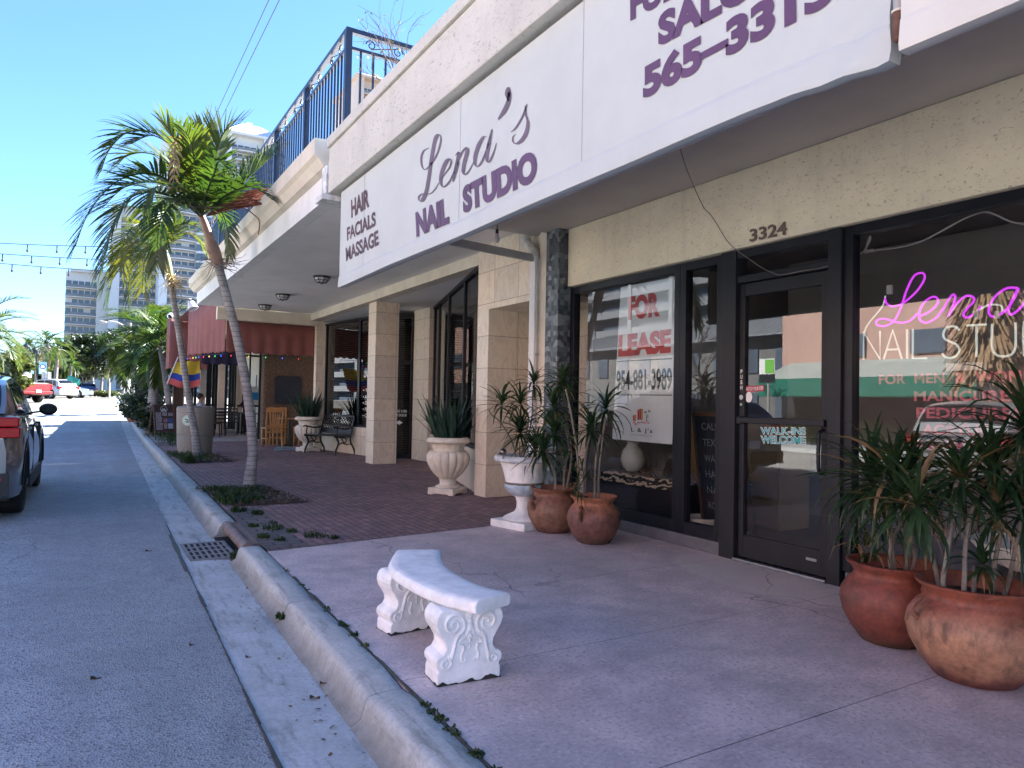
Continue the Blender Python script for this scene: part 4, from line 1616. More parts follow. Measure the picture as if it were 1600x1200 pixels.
g.box(6.6, 9, 17.8, 18, 0, 3.3)
g.box(6.6, 9, 8.6, 8.8, 0, 3.3)
g.build('room_wall', INTW, t)
g = MB()
g.box(2.6, 4.965, 17.99, 18.19, 3.14, ZF)
g.box(5.155, 11, 17.99, 18.19, 0, ZF)
g.build('end_fascia', CREAM, t)


def splay_window(a, b, z0, z1, cuts, parent, blind=True, slats=48, off=.06, flip=False):
    """Framed window with a venetian blind along a slanting wall."""
    d = (b - a).normalized()
    n = V((d.y, -d.x, 0))
    if n.x < 0:
        n = -n
    L = (b - a).length
    P = lambda s, z, o: a + d * s + n * o + V((0, 0, z))
    f = MB()
    w = .05
    for s in [w / 2] + [c * L for c in cuts] + [L - w / 2]:
        f.bar(P(s, z0 + w, off), P(s, z1 - w, off), w, .09, up=d)
    f.bar(P(0, z0 + w / 2, off), P(L, z0 + w / 2, off), .09, w)
    f.bar(P(0, z1 - w / 2, off), P(L, z1 - w / 2, off), .09, w)
    fr = f.build('window_frame', BLACK, parent)
    f = MB()
    q = [P(w, z0 + w, off), P(L - w, z0 + w, off), P(L - w, z1 - w, off), P(w, z1 - w, off)]
    f.poly(q if not flip else q[::-1])
    f.build('pane', DARKGLASS, fr, recalc=False)
    if blind:
        f = MB()
        for i in range(slats):
            z = z0 + w + (z1 - z0 - 2 * w) * (i + .5) / slats
            h = (z1 - z0) / slats
            f.add([P(.06, z - h * .30, off + .09), P(L - .06, z - h * .30, off + .09), P(L - .06, z + h * .34, off + .125), P(.06, z + h * .34, off + .125)], [(0, 1, 2, 3)])
        f.build('venetian_blind', BLIND, fr)
    return fr


fr = splay_window(A0 + (A1 - A0) * .02, A0 + (A1 - A0) * .985, .605, 3.255, (.30, .62, .86), t)
g = MB()
d = (A1 - A0).normalized()
n = V((d.y, -d.x, 0))
for s0, s1 in ((.05, .29), (.31, .61), (.63, .85)):
    L = (A1 - A0).length
    p, q = A0 + d * s0 * L + n * .14, A0 + d * s1 * L + n * .14
    g.add([p + V((0, 0, 2.98)), q + V((0, 0, 2.90)), q + V((0, 0, 3.22)), p + V((0, 0, 3.22))], [(0, 1, 2, 3)])
g.build('teal_valance', TEAL, fr)
fl = splay_window(B0, B1, .645, 3.2, (.40,), t, slats=46)
# entrance door at the back of the recess
D0, D1 = V((6.16, 14.57, 0)), V((5.62, 14.9, 0))
fd = MB()
for p in (D0, D1):
    fd.bar(p + V((0, 0, 0)), p + V((0, 0, 3.2)), .06, .08)
for z in (.06, 2.12, 3.17):
    fd.bar(D0 + V((0, 0, z)), D1 + V((0, 0, z)), .08, .09)
dr = fd.build('entrance_door', BLACK, t)
f = MB()
f.poly([D0 + V((0, 0, .1)), D1 + V((0, 0, .1)), D1 + V((0, 0, 3.15)), D0 + V((0, 0, 3.15))][::-1])
f.build('door_pane', DARKGLASS, dr, recalc=False)
f = MB()
for i in range(58):
    z = .12 + 3.0 * i / 58
    o = V((.10, .06, 0))
    f.add([D0 + o + V((0, 0, z)), D1 + o + V((0, 0, z)), D1 + o + V((.02, .01, z + .036)), D0 + o + V((.02, .01, z + .036))], [(0, 1, 2, 3)])
f.build('venetian_blind', BLIND, dr)
u = (D0 - D1)
f = MB()
o = D1 + V((-.02, -.03, 0))
for i, (s, z, w) in enumerate((('PLEASE USE', 1.02, .62), ('OTHER DOOR', .93, .62))):
    put_text(f, s, o + u * .22 + V((0, 0, z)), u * w, V((0, 0, .055)), .01)
p = o + u * .34 + V((0, 0, .74))
f.add([p + u * a + V((0, 0, b)) for a, b in ((0, .03), (.22, .03), (.22, 0), (.36, .055), (.22, .11), (.22, .08), (0, .08))], [tuple(range(7))])
f.build('door_lettering', WHITEV, dr)
# lettering on the left window (mostly behind the column)
d = (B1 - B0).normalized()
n = V((d.y, -d.x, 0))
n = n if n.x > 0 else -n
f = MB()
o = B0 + d * 1.02 + n * .055
put_text(f, 'LAW OFFICE', o + V((0, 0, 1.80)), -d * .95, V((0, 0, .15)), .01)
for i, s in enumerate(('• TRAFFIC', '• ACCIDENTS', '• DIVORCE', '• REAL ESTATE', '• CLOSINGS')):
    put_text(f, s, o + d * .02 + V((0, 0, 1.46 - .145 * i)), -d * .085 * len(s), V((0, 0, .08)), .01)
f.build('window_lettering', WHITEV, fl)

# ---- ceiling lamps
for (px, py), lb in (((503, 432), 'caged ceiling lamp nearest the white canvas sign'), ((442, 460), 'caged ceiling lamp in the middle of the row of three'), ((414, 476.5), 'caged ceiling lamp closest to the maroon awning')):
    p = onz(px, py, ZF)
    if lb.startswith('caged ceiling lamp nearest'):
        t = lamp0 = thing('ceiling_lamp', p, lb, 'lamp', 'caged lamps under the canopy')
        g = MB()
        g.lathe([(.15, 0), (.15, -.022), (.135, -.03), (.12, -.03)], 28, p)
        g.build('rim', IRON, t)
        g = MB()
        g.lathe([(.118, -.03), (.105, -.07), (.07, -.10), (.0, -.11)], 24, p)
        g.build('glass', LAMPGLASS, t, smooth=True)
        g = MB()
        for k in range(8):
            a = k * math.pi / 4
            g.tube([p + V((math.cos(a) * r, math.sin(a) * r, z)) for r, z in ((.135, -.03), (.122, -.065), (.085, -.107), (.0, -.122))], .006, 6)
        for r, z in ((.118, -.07),):
            g.tube([p + V((math.cos(k * math.pi / 8) * r, math.sin(k * math.pi / 8) * r, z)) for k in range(17)], .005, 6)
        g.ball(p + V((0, 0, -.125)), .014)
        g.build('cage', IRON, t)
    else:
        c = copy_tree(lamp0)
        c.location = p
        c['label'] = lb

# ---- terrace railing
t = thing('terrace_railing', (2.35, 12, 4.0), 'dark navy metal railing with scroll panels round the roof terrace', 'railing')
XR, YR0, YR1, ZR = 2.35, 7.56, 17.9, 5.36
g = MB()
g.box(XR - .03, XR + .03, YR0 - .03, YR1, ZR - .05, ZR)
g.box(XR + .03, 6.2, YR0 - .03, YR0 + .03, ZR - .05, ZR)
g.build('top_rail', NAVY, t)
g = MB()
g.box(XR - .02, XR + .02, YR0 + .03, YR1, ZR - .235, ZR - .20)
g.box(XR - .02, XR + .02, YR0 + .03, YR1, 4.10, 4.13)
g.box(XR + .03, 6.2, YR0 - .02, YR0 + .02, ZR - .235, ZR - .20)
g.box(XR + .03, 6.2, YR0 - .02, YR0 + .02, 4.10, 4.13)
g.build('lower_rail', NAVY, t)
posts = [YR0 + k * 1.72 for k in range(7)]
for y in posts:
    g = MB()
    g.box(XR - .035, XR + .035, y - .035, y + .035, 4.0, ZR - .052)
    g.build('post', NAVY, t)
g = MB()
for i in range(int((YR1 - YR0) / .125)):
    y = YR0 + .10 + i * .125
    if min(abs(y - q) for q in posts) > .05:
        g.box(XR - .010, XR + .010, y - .010, y + .010, 4.13, ZR - .235)
for i in range(1, 26):
    g.box(XR + i * .145 - .01, XR + i * .145 + .01, YR0 - .010, YR0 + .010, 4.13, ZR - .235)
tag(g.build('baluster', NAVY, t), kind='stuff')


def scroll(mb, c, ax, r, turn, sgn=1):
    q = []
    for k in range(22):
        a = sgn * turn * k / 21
        rr = r * (1 - .75 * k / 21)
        q.append(c + ax * (rr * math.cos(a)) + V((0, 0, rr * math.sin(a))))
    mb.tube(q, .007, 6)


for i in range(12):
    g = MB()
    y = YR0 + .45 + i * .86
    for s in (1, -1):
        scroll(g, V((XR, y + s * .16, ZR - .125)), V((0, s, 0)), .06, 8, 1)
    g.tube([(XR, y - .16, ZR - .17), (XR, y + .16, ZR - .08)], .007, 6)
    g.build('scroll', NAVY, t)
for i in range(4):
    g = MB()
    x = XR + .42 + i * .86
    for s in (1, -1):
        scroll(g, V((x + s * .16, YR0, ZR - .125)), V((s, 0, 0)), .06, 8, 1)
    g.tube([(x - .16, YR0, ZR - .17), (x + .16, YR0, ZR - .08)], .007, 6)
    g.build('scroll', NAVY, t)

# ---- bare shrub on the terrace
b = onx(630, 95, 2.9)
t = thing('bare_shrub', (b.x, b.y, 4.02), 'leafless twiggy shrub on the roof terrace behind the railing', 'shrub')
g = MB()
tips = []


def twig(p, d, L, r, n):
    q = [p]
    for i in range(4):
        d = (d + V((rnd.gauss(0, .14), rnd.gauss(0, .14), rnd.gauss(.02, .1)))).normalized()
        q.append(q[-1] + d * L / 4)
    g.tube(q, [r * (1 - .5 * i / 4) for i in range(5)], 5, caps=False)
    if n == 0:
        tips.append(q[-1])
        return
    for k in range(3 if n > 1 else 4):
        e = (d + V((rnd.gauss(0, .42), rnd.gauss(0, .42), rnd.gauss(.2, .3)))).normalized()
        twig(q[rnd.choice((2, 3, 4))], e, L * rnd.uniform(.55, .8), r * .55, n - 1)


for dx in (-.1, .0, .12):
    twig(V((b.x + dx, b.y, 4.3)), V((dx * .8, 0, 1)), .62, .014, 3)
g.build('branches', simple('grey_twig', (.09, .065, .06), .9, .3, 9), t)
g = MB()
g.lathe([(.12, 4.02), (.16, 4.3), (.15, 4.3), (.0, 4.27)], 16, (b.x, b.y, 0))
g.build('pot', TERRA_B, t)
g = MB()
for p in tips[::3]:
    for _ in range(2):
        a = V((rnd.gauss(0, 1), rnd.gauss(0, 1), rnd.gauss(0, 1))).normalized() * .035
        c = a.orthogonal().normalized() * .014
        g.add([p, p + a * .5 + c, p + a, p + a * .5 - c], [(0, 1, 2, 3)])
g.build('leaves', LEAFY, t, recalc=False)

# ================================================================ curved stone bench
t = thing('stone_bench', (1.55, 3.35, 0), 'white cast stone bench with a curved seat and scrolled legs', 'bench')
outer = [(1.50, 2.78), (1.42, 3.0), (1.392, 3.3), (1.42, 3.62), (1.59, 3.96)]
inner = [(1.72, 2.85), (1.668, 3.0), (1.655, 3.22), (1.70, 3.52), (1.83, 3.84)]
co, ci = crom([V((*p, 0)) for p in outer], 8), crom([V((*p, 0)) for p in inner], 8)
g = MB()
rows = []
for a, b in zip(co, ci):
    n = (b - a).normalized()
    w = (b - a).length
    row = []
    for d, z in ((.012, .338), (.0, .346), (-.004, .375), (.004, .392), (.02, .400), (.05, .402)):
        row.append(a + n * d + V((0, 0, z)))
    for d, z in ((.05, .402), (.02, .400), (.004, .392), (-.004, .375), (.0, .346), (.012, .338)):
        row.append(a + n * (w - d) + V((0, 0, z)))
    rows.append([p + V((0, 0, .0015 * noise.noise(p * 14))) for p in row])
g.grid(rows, closed=True)
for r, s in ((rows[0], 1), (rows[-1], -1)):
    g.poly(r[::s])
g.build('seat', BENCHW, t, smooth=True, bevel=.006, angle=35)


def bench_leg(cx, cy, yaw):
    half = [(.155, .0), (.155, .055), (.148, .062), (.150, .072), (.160, .085), (.163, .105), (.156, .122), (.140, .130), (.128, .135), (.115, .160), (.118, .185), (.135, .215), (.155, .245), (.165, .275), (.163, .300), (.150, .322), (.135, .334)]
    outl = half + [(-x, z) for x, z in half[::-1]]
    m = Matrix.Translation((cx, cy, 0)) @ Matrix.Rotation(yaw, 4, 'Z')
    T = lambda a, b, d: m @ V((a, d, b))
    g = MB()
    g.prism(outl, T, -.085, .085)
    leg = g.build('leg', BENCHW, t, bevel=.008)
    for side in (-.086, .086):
        g = MB()
        for s in (1, -1):
            def sp(c, r0, turns, a0, sg, w0=.012):
                q, rs = [], []
                for k in range(34):
                    u = k / 33
                    a = a0 + sg * turns * 6.283 * u
                    r = r0 * (1 - .88 * u)
                    q.append(m @ V((s * (c[0] + r * math.cos(a)), side, c[1] + r * math.sin(a))))
                    rs.append(w0 * (1 - .4 * u))
                g.tube(q, rs, 6)
            sp((.082, .268), .056, 1.75, -2.2, -1, .010)
            sp((.118, .098), .030, 1.4, 2.0, 1, .008)
            c = [(.050, .232), (.07, .20), (.078, .165), (.086, .135), (.092, .118)]
            g.tube([m @ V((s * p.x, side, p.y)) for p in crom([V((*q, 0)) for q in c], 5)], .010, 6)
            c = [(.020, .105), (.035, .10), (.042, .125), (.032, .155), (.040, .175)]
            g.tube([m @ V((s * p.x, side, p.y)) for p in crom([V((*q, 0)) for q in c], 5)], [.008] * 20 + [.003], 6)
            c = [(.030, .205), (.048, .195), (.055, .18), (.045, .172)]
            g.tube([m @ V((s * p.x, side, p.y)) for p in crom([V((*q, 0)) for q in c], 5)], .007, 6)
        for z, r in ((.305, .016), (.275, .013), (.25, .019), (.228, .011), (.208, .014), (.188, .009), (.17, .007), (.158, .006)):
            g.ball(m @ V((0, side, z)), r, 8, 6, sq=(1, .6, 1.1))
        for s in (1, -1):
            g.tube([m @ V((0, side, .255)), m @ V((s * .015, side, .225)), m @ V((s * .026, side, .205))], [.008, .009, .003], 6)
        g.build('scrollwork', BENCHW, leg, smooth=True)
    g = MB()
    per = [(-.157, -.0875), (.157, -.0875), (.157, .0875), (-.157, .0875)]
    lo, hi = [], []
    for (xa, ya), (xb, yb) in zip(per, per[1:] + per[:1]):
        for k in range(24):
            u = k / 24
            x, y = xa + (xb - xa) * u, ya + (yb - ya) * u
            h = max(.002, .012 + .022 * noise.noise(V((x * 22, y * 22, cx))) + .010 * noise.noise(V((x * 90, y * 90, cy))))
            lo.append(m @ V((x, y, .001)))
            hi.append(m @ V((x, y, h)))
    g.grid([lo, hi], closed=True)
    g.build('grimy_foot', GRIME, leg, recalc=False)


bench_leg(1.545, 2.985, rad(-5))
bench_leg(1.60, 3.765, rad(6))


# ================================================================ planters
def strap(mb, p, az, el, L, w, droop, n=4, m=0, fold=.25, tw=0.0):
    """One arching strap leaf."""
    pts = []
    e = el
    d0 = V((math.cos(az), math.sin(az), 0))
    q = V(p)
    side = V((-math.sin(az), math.cos(az), 0))
    rows = []
    for i in range(n + 1):
        u = i / n
        ww = w * (.55 + 1.1 * u - 1.6 * u * u) if u > 0 else w * .6
        ww = max(ww, .0012)
        up = (V((0, 0, 1)) * math.cos(e) - d0 * math.sin(e))
        sd = side * math.cos(tw * u) + up * math.sin(tw * u)
        rows.append((q - sd * ww + up * ww * fold, q.copy(), q + sd * ww + up * ww * fold))
        q = q + (d0 * math.cos(e) + V((0, 0, 1)) * math.sin(e)) * (L / n)
        e -= droop / n * (1 + .8 * u)
    mb.grid(rows, m)


def rosette(mb, c, n, L, w=.011, m=0, lean=V((0, 0, 1)), lo=-.75, hi=1.35, dry=0):
    for i in range(n):
        az = i * 2.399 + rnd.uniform(-.3, .3)
        el = lo + (hi - lo) * ((i + .5) / n) ** .8 + rnd.uniform(-.15, .15)
        h = V((math.cos(az), math.sin(az), 0)).dot(lean)
        el = min(1.5, el - .35 * max(0, -h) + .2 * max(0, h))
        strap(mb, V(c) + V((0, 0, .06 * (i / n) - .03)), az, el, L * rnd.uniform(.75, 1.1), w * rnd.uniform(.8, 1.15), rnd.uniform(.4, 1.45), 5, m if rnd.random() > dry else 1, .25, rnd.uniform(-.8, .8))


def dracaena(parent, canes, heads, skirts=(), cr=.012):
    cr *= .85
    g = MB()
    for pts in canes:
        c = crom(pts, 5)
        g.tube(c, [cr * (1.15 - .35 * i / len(c)) * (1 + .12 * noise.noise(V((i * .9, pts[0].x * 7, 0)))) for i in range(len(c))], 7)
    g.build('cane', CANE, parent, smooth=True)
    for p, n, L, dry in heads:
        g = MB()
        rosette(g, p, int(n * 1.25), L * 1.18, .0165, dry=dry * .8)
        # hanging dry leaves under the head
        for _ in range(int(1 + dry * 14)):
            strap(g, p + V((0, 0, -.05)), rnd.uniform(0, 6.283), rnd.uniform(-.6, .3), 1.3 * L * rnd.uniform(.6, .95), .008, rnd.uniform(.9, 1.6), 4, 1, .1, rnd.uniform(-2, 2))
        g.build('leaf_rosette', [DRAC, DRACB], parent, recalc=False)
    for p, n, L in skirts:
        g = MB()
        for _ in range(n):
            strap(g, p + V((rnd.gauss(0, .03), rnd.gauss(0, .03), rnd.uniform(0, .28))), rnd.uniform(0, 6.283), rnd.uniform(.2, 1.25), L * rnd.uniform(.6, 1), .010, rnd.uniform(1.0, 2.6), 4, 0 if rnd.random() < .75 else 1)
        g.build('leaf_skirt', [DRAC, DRACB], parent, recalc=False)


def clay_pot(parent, c, H, prof, mat, lugs=(), soil=.85):
    g = MB()
    p = [(r, z * H) for r, z in prof]
    rr = p[-1][0]
    p += [(rr - .012, H + .004), (rr - .028, H - .01), (rr * .80, H * .86), (rr * .78, H * .80)]
    g.lathe(p, 56, c, wob=.02)
    pot = g.build('pot', mat, parent, smooth=True, angle=60)
    for a, z, r, kind in lugs:
        g = MB()
        d = V((math.cos(a), math.sin(a), 0))
        if kind == 'ring':
            q = [V(c) + d * (r + .004 + .042 * math.sin(k / 12 * math.pi)) + V((0, 0, z + .05 - .10 * k / 12)) for k in range(13)]
            g.tube(q, .014, 8)
        else:
            s = V((-d.y, d.x, 0))
            q = [V(c) + d * (r + .006 + .045 * math.sin((k / 12) ** .6 * math.pi)) + V((0, 0, z + .045 - .11 * k / 12)) for k in range(13)]
            g.tube(q, [.018] * 6 + [.022] * 7, 8, flat=1.5)
            g.ball(q[2], .026, 10, 8)
        g.build('lug', mat, pot, smooth=True)
    g = MB()
    g.lathe([(.0, H * soil), (rr * .80, H * soil)], 28, c, caps=False)
    g.build('soil', SOIL, pot)
    return pot


OLLA = [(.52, 0), (.60, .02), (.80, .18), (.95, .36), (1.0, .52), (.97, .64), (.86, .75), (.74, .82), (.71, .86), (.76, .92), (.86, .97), (.875, 1.0)]


def olla(R):
    return [(r * R, z) for r, z in OLLA]


def at(px, py, Y):
    return ony(px, py, Y)


# orange pot beside the lease window
c = V((4.07, 5.28, 0))
t = thing('potted_dracaena', c, 'orange terracotta pot of dracaena standing in front of the lease poster', 'potted plant')
clay_pot(t, c, .43, olla(.25), TERRA_A, ((rad(205), .30, .232, 'lug'), (rad(25), .30, .232, 'lug')))
dracaena(t, [[at(929, 785, 5.25), at(930, 735, 5.25), at(932, 710, 5.25), at(936, 690, 5.2), at(940, 678, 5.2)],
             [at(935, 785, 5.28), at(936, 740, 5.28), at(940, 700, 5.2), at(946, 650, 5.15)],
             [at(905, 785, 5.3), at(903, 720, 5.3), at(893, 650, 5.35), at(884, 608, 5.4)],
             [at(912, 785, 5.3), at(914, 720, 5.3), at(922, 680, 5.3)]],
         [(at(924, 672, 5.3), 46, .30, .02), (at(946, 638, 5.15), 26, .30, .0), (at(880, 596, 5.45), 30, .22, .03)],
         [(at(905, 782, 5.28), 46, .30), (at(897, 740, 5.3), 26, .26)])
# brown pot behind it
c = V((4.04, 5.90, 0))
t = thing('potted_dracaena', c, 'dull brown terracotta pot of dracaena squeezed in next to the white pedestal urn', 'potted plant')
clay_pot(t, c, .44, olla(.265), TERRA_B, ((rad(190), .31, .25, 'lug'),))
dracaena(t, [[at(867, 772, 5.85), at(868, 745, 5.85), at(861, 722, 5.8), at(855, 706, 5.75), at(856, 690, 5.75)],
             [at(881, 772, 5.9), at(882, 735, 5.9), at(890, 700, 5.85), at(887, 672, 5.8), at(880, 655, 5.8), at(870, 648, 5.8)],
             [at(884, 772, 5.9), at(893, 715, 5.85), at(888, 690, 5.8), at(884, 660, 5.8), at(890, 640, 5.8), at(884, 610, 5.8)]],
         [(at(848, 706, 5.7), 40, .28, .06), (at(866, 676, 5.75), 44, .27, .03), (at(866, 638, 5.8), 40, .27, .02), (at(876, 602, 5.9), 26, .22, .02)], cr=.013)
# big red pot and big tan pot by the door
c = V((3.86, 2.31, 0))
t = thing('potted_dracaena', c, 'large red terracotta pot of dracaena with browning leaves next to the glass door', 'potted plant')
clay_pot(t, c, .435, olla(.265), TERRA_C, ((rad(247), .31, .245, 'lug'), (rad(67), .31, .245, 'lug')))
YL = 2.3
dracaena(t, [[at(1394, 900, YL), at(1390, 868, YL), at(1398, 838, YL), at(1412, 805, YL), at(1404, 772, YL), at(1392, 742, YL)],
             [at(1400, 900, YL), at(1392, 850, YL), at(1384, 815, YL), at(1378, 785, YL), at(1372, 752, YL)],
             [at(1414, 900, YL), at(1420, 860, YL), at(1428, 825, YL), at(1432, 805, YL), at(1425, 770, YL)],
             [at(1423, 900, YL), at(1430, 868, YL), at(1422, 840, YL), at(1420, 800, YL), at(1424, 745, YL)]],
         [(at(1362, 752, 2.4), 62, .36, .16), (at(1396, 752, 2.2), 54, .34, .12), (at(1425, 742, 2.3), 44, .30, .08), (at(1405, 785, 2.1), 34, .30, .2)],
         [(at(1362, 885, 2.45), 40, .36)], cr=.012)
c = V((3.70, 1.80, 0))
t = thing('potted_dracaena', c, 'big tan terracotta pot of bare stemmed dracaena in front of the neon window', 'potted plant')
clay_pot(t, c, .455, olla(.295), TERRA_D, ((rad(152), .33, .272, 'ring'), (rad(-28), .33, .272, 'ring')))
YR = 1.85
dracaena(t, [[at(1470, 940, 1.97), at(1464, 900, 1.97), at(1455, 862, 1.97), at(1447, 825, 1.96), at(1434, 792, 1.95), at(1424, 775, 1.95)],
             [at(1492, 942, YR), at(1474, 915, YR), at(1479, 870, YR), at(1488, 810, YR), at(1492, 765, YR), at(1500, 745, YR)],
             [at(1505, 946, 1.8), at(1507, 900, 1.8), at(1508, 860, 1.8), at(1514, 812, 1.8), at(1530, 770, 1.8), at(1548, 735, 1.8)],
             [at(1521, 946, 1.8), at(1522, 905, 1.8), at(1524, 890, 1.8)],
             [at(1548, 948, 1.75), at(1552, 900, 1.75), at(1556, 870, 1.75), at(1575, 780, 1.7), at(1595, 690, 1.7)],
             [at(1563, 948, 1.75), at(1575, 915, 1.75), at(1581, 885, 1.7), at(1598, 800, 1.65)]],
         [(at(1500, 752, 1.85), 46, .30, .1), (at(1548, 738, 1.8), 50, .33, .1), (at(1602, 672, 1.7), 60, .38, .06), (at(1432, 788, 1.9), 30, .28, .2), (at(1604, 790, 1.62), 34, .34, .06), (at(1535, 880, 1.75), 16, .14, .0), (at(1560, 800, 1.7), 26, .28, .1)], cr=.0125)

# white pedestal urn
c = V((3.93, 6.28, 0))
t = thing('pedestal_urn', c, 'white pedestal urn with a blue grey lower bowl, planted with dracaena', 'potted plant')
g = MB()
m = Matrix.Translation(c) @ Matrix.Rotation(rad(14), 4, 'Z')
g.box(-.205, .205, -.205, .205, 0, .075, 0, m)
g.build('plinth', URNW, t, bevel=.008)
g = MB()
g.lathe([(.175, .077), (.18, .09), (.165, .105), (.13, .125), (.085, .15), (.066, .19), (.064, .25), (.075, .30), (.10, .32)], 36, c)
g.build('foot', URNW, t, smooth=True)
g = MB()
gad = lambda i, a: 1 + .035 * abs(math.sin(a * 9)) * (i in (1, 2, 3, 4, 5))
g.lathe([(.085, .315), (.115, .335), (.145, .365), (.163, .40), (.168, .425), (.162, .44)], 108, c, flute=gad)
g.build('lower_bowl', URNBLUE, t, smooth=True)
g = MB()
g.lathe([(.165, .438), (.172, .445), (.172, .455), (.165, .462)], 36, c)
g.build('band', simple('mossy_band', (.17, .15, .11), .8, .4, 20), t, smooth=True)
g = MB()
fl = lambda i, a: 1 - (.022 * max(0, math.sin(a * 14)) if 0 < i < 6 else 0)
g.lathe([(.163, .46), (.166, .48), (.178, .54), (.192, .60), (.207, .645), (.218, .665), (.235, .67)], 112, c, flute=fl)
g.build('body', URNW, t, smooth=True)
g = MB()
rim = lambda i, a: 1 + .018 * math.sin(a * 16) * (1 <= i <= 4)
g.lathe([(.232, .668), (.256, .678), (.266, .70), (.262, .722), (.245, .736), (.225, .735), (.21, .715), (.2, .69)], 96, c, flute=rim)
g.lathe([(0, .70), (.21, .70)], 24, c, 1, caps=False)
g.build('rim', [simple('worn_rim_paint', (.55, .58, .60), .75, .35, 14, .35, 50), SOIL], t, smooth=True)
YU = 6.28
dracaena(t, [[at(808, 722, YU), at(800, 690, YU), at(782, 660, YU), at(768, 648, YU), at(764, 640, YU)], [at(812, 722, YU), at(822, 680, YU), at(826, 650, YU), at(818, 638, YU)],
             [at(815, 722, YU), at(830, 660, YU), at(832, 610, YU)], [at(812, 720, YU), at(812, 690, YU)]],
         [(at(784, 632, YU), 24, .27, .02), (at(813, 630, YU), 26, .26, .0), (at(834, 600, 6.4), 22, .24, .03), (at(813, 676, 6.2), 50, .30, .0), (at(838, 700, 6.15), 36, .30, .14)], cr=.009)
for ob in t.children:
    if ob.name.split('.')[0] in ('plinth', 'foot', 'lower_bowl', 'band', 'body', 'rim'):
        ob.scale = (1.2, 1.2, 1)
p = at(786, 706, 6.17)
g = MB()
g.ball(p, .036, 18, 12)
g.tube([p + V((.0, 0, -.03)), p + V((.0, 0, -.07))], .012, 8)
tag(g.build('metal_ball', simple('tarnished_metal', (.20, .19, .18), .3, .4, 14, metal=1.0), smooth=True, org=p), 'dull metal ball resting on the rim of the white pedestal urn', 'ball')


# ---- fluted urns with snake plants
def fluted_urn(c, label):
    t = thing('fluted_urn', c, label, 'potted plant', 'fluted urns with snake plants')
    g = MB()
    m = Matrix.Translation(c) @ Matrix.Rotation(rad(33), 4, 'Z')
    for sx in (-1, 1):
        for sy in (-1, 1):
            g.box(min(sx * .20, sx * .12), max(sx * .20, sx * .12), min(sy * .20, sy * .12), max(sy * .20, sy * .12), 0, .025, 0, m)
    g.box(-.20, .20, -.20, .20, .025, .095, 0, m)
    g.build('plinth', URNC, t, bevel=.008)
    g = MB()
    g.lathe([(.165, .096), (.17, .115), (.14, .125), (.115, .14), (.11, .17), (.12, .20), (.125, .215)], 32, c)
    g.build('stem', URNC, t, smooth=True)
    g = MB()
    gad = lambda i, a: (.93 + .075 * abs(math.sin(a * 8)) ** .6) if 0 < i < 9 else 1
    g.lathe([(.11, .21), (.15, .235), (.205, .29), (.25, .35), (.288, .42), (.302, .48), (.30, .53), (.28, .575), (.245, .595), (.215, .60)], 128, c, flute=gad)
    g.build('bowl', URNC, t, smooth=True)
    g = MB()
    fl = lambda i, a: 1 - .03 * max(0, math.sin(a * 16))
    g.lathe([(.21, .595), (.21, .62), (.222, .66), (.25, .70)], 128, c, flute=fl)
    g.lathe([(.25, .698), (.285, .705), (.305, .725), (.305, .75), (.285, .775), (.255, .785), (.235, .77), (.225, .72)], 48, c)
    g.lathe([(0, .745), (.24, .745)], 24, c, 1, caps=False)
    g.build('rim', [URNC, SOIL], t, smooth=True)
    g = MB()
    for i in range(62):
        a = i * 2.4
        r = .19 * math.sqrt((i + .5) / 62)
        p = V(c) + V((math.cos(a) * r, math.sin(a) * r, .745))
        L = rnd.uniform(.38, .72) * (1 if i < 50 else .8)
        az = a + rnd.uniform(-.5, .5)
        el = 1.5 - .38 * (r / .19) * rnd.uniform(.3, 1.5)
        rows = []
        q = p
        d0 = V((math.cos(az), math.sin(az), 0))
        s0 = V((-math.sin(az + rnd.uniform(-.9, .9)), math.cos(az), 0)).normalized()
        w = rnd.uniform(.022, .036)
        tw = rnd.uniform(-.8, .8)
        for k in range(7):
            u = k / 6
            ww = w * (.75 + .9 * u - 1.6 * u * u) if u < 1 else .001
            up = d0.cross(s0)
            s = s0 * math.cos(tw * u) + d0 * math.sin(tw * u)
            rows.append((q - s * ww + d0 * .006, q, q + s * ww + d0 * .006))
            q = q + (d0 * math.cos(el) + V((0, 0, 1)) * math.sin(el)) * L / 6
            el -= .03
        g.grid(rows)
    for a, L in ((2.6, .62), (3.5, .55), (-.3, .7)):
        p = V(c) + V((math.cos(a) * .17, math.sin(a) * .17, .75))
        strap(g, p, a, .85, L, .028, .25, 6)
    g.build('snake_leaves', SNAKE, t, recalc=False)
    return t


u0 = fluted_urn(V((4.33, 8.92, 0)), 'fluted stone urn of tall snake plants in front of the marble corner')
u1 = copy_tree(u0)
u1.location = (4.64, 17.35, 0)
u1.rotation_euler.z = rad(70)
u1.scale = (1.06, 1.06, 1.08)
u1['label'] = 'fluted stone urn of snake plants standing behind the black iron bench'

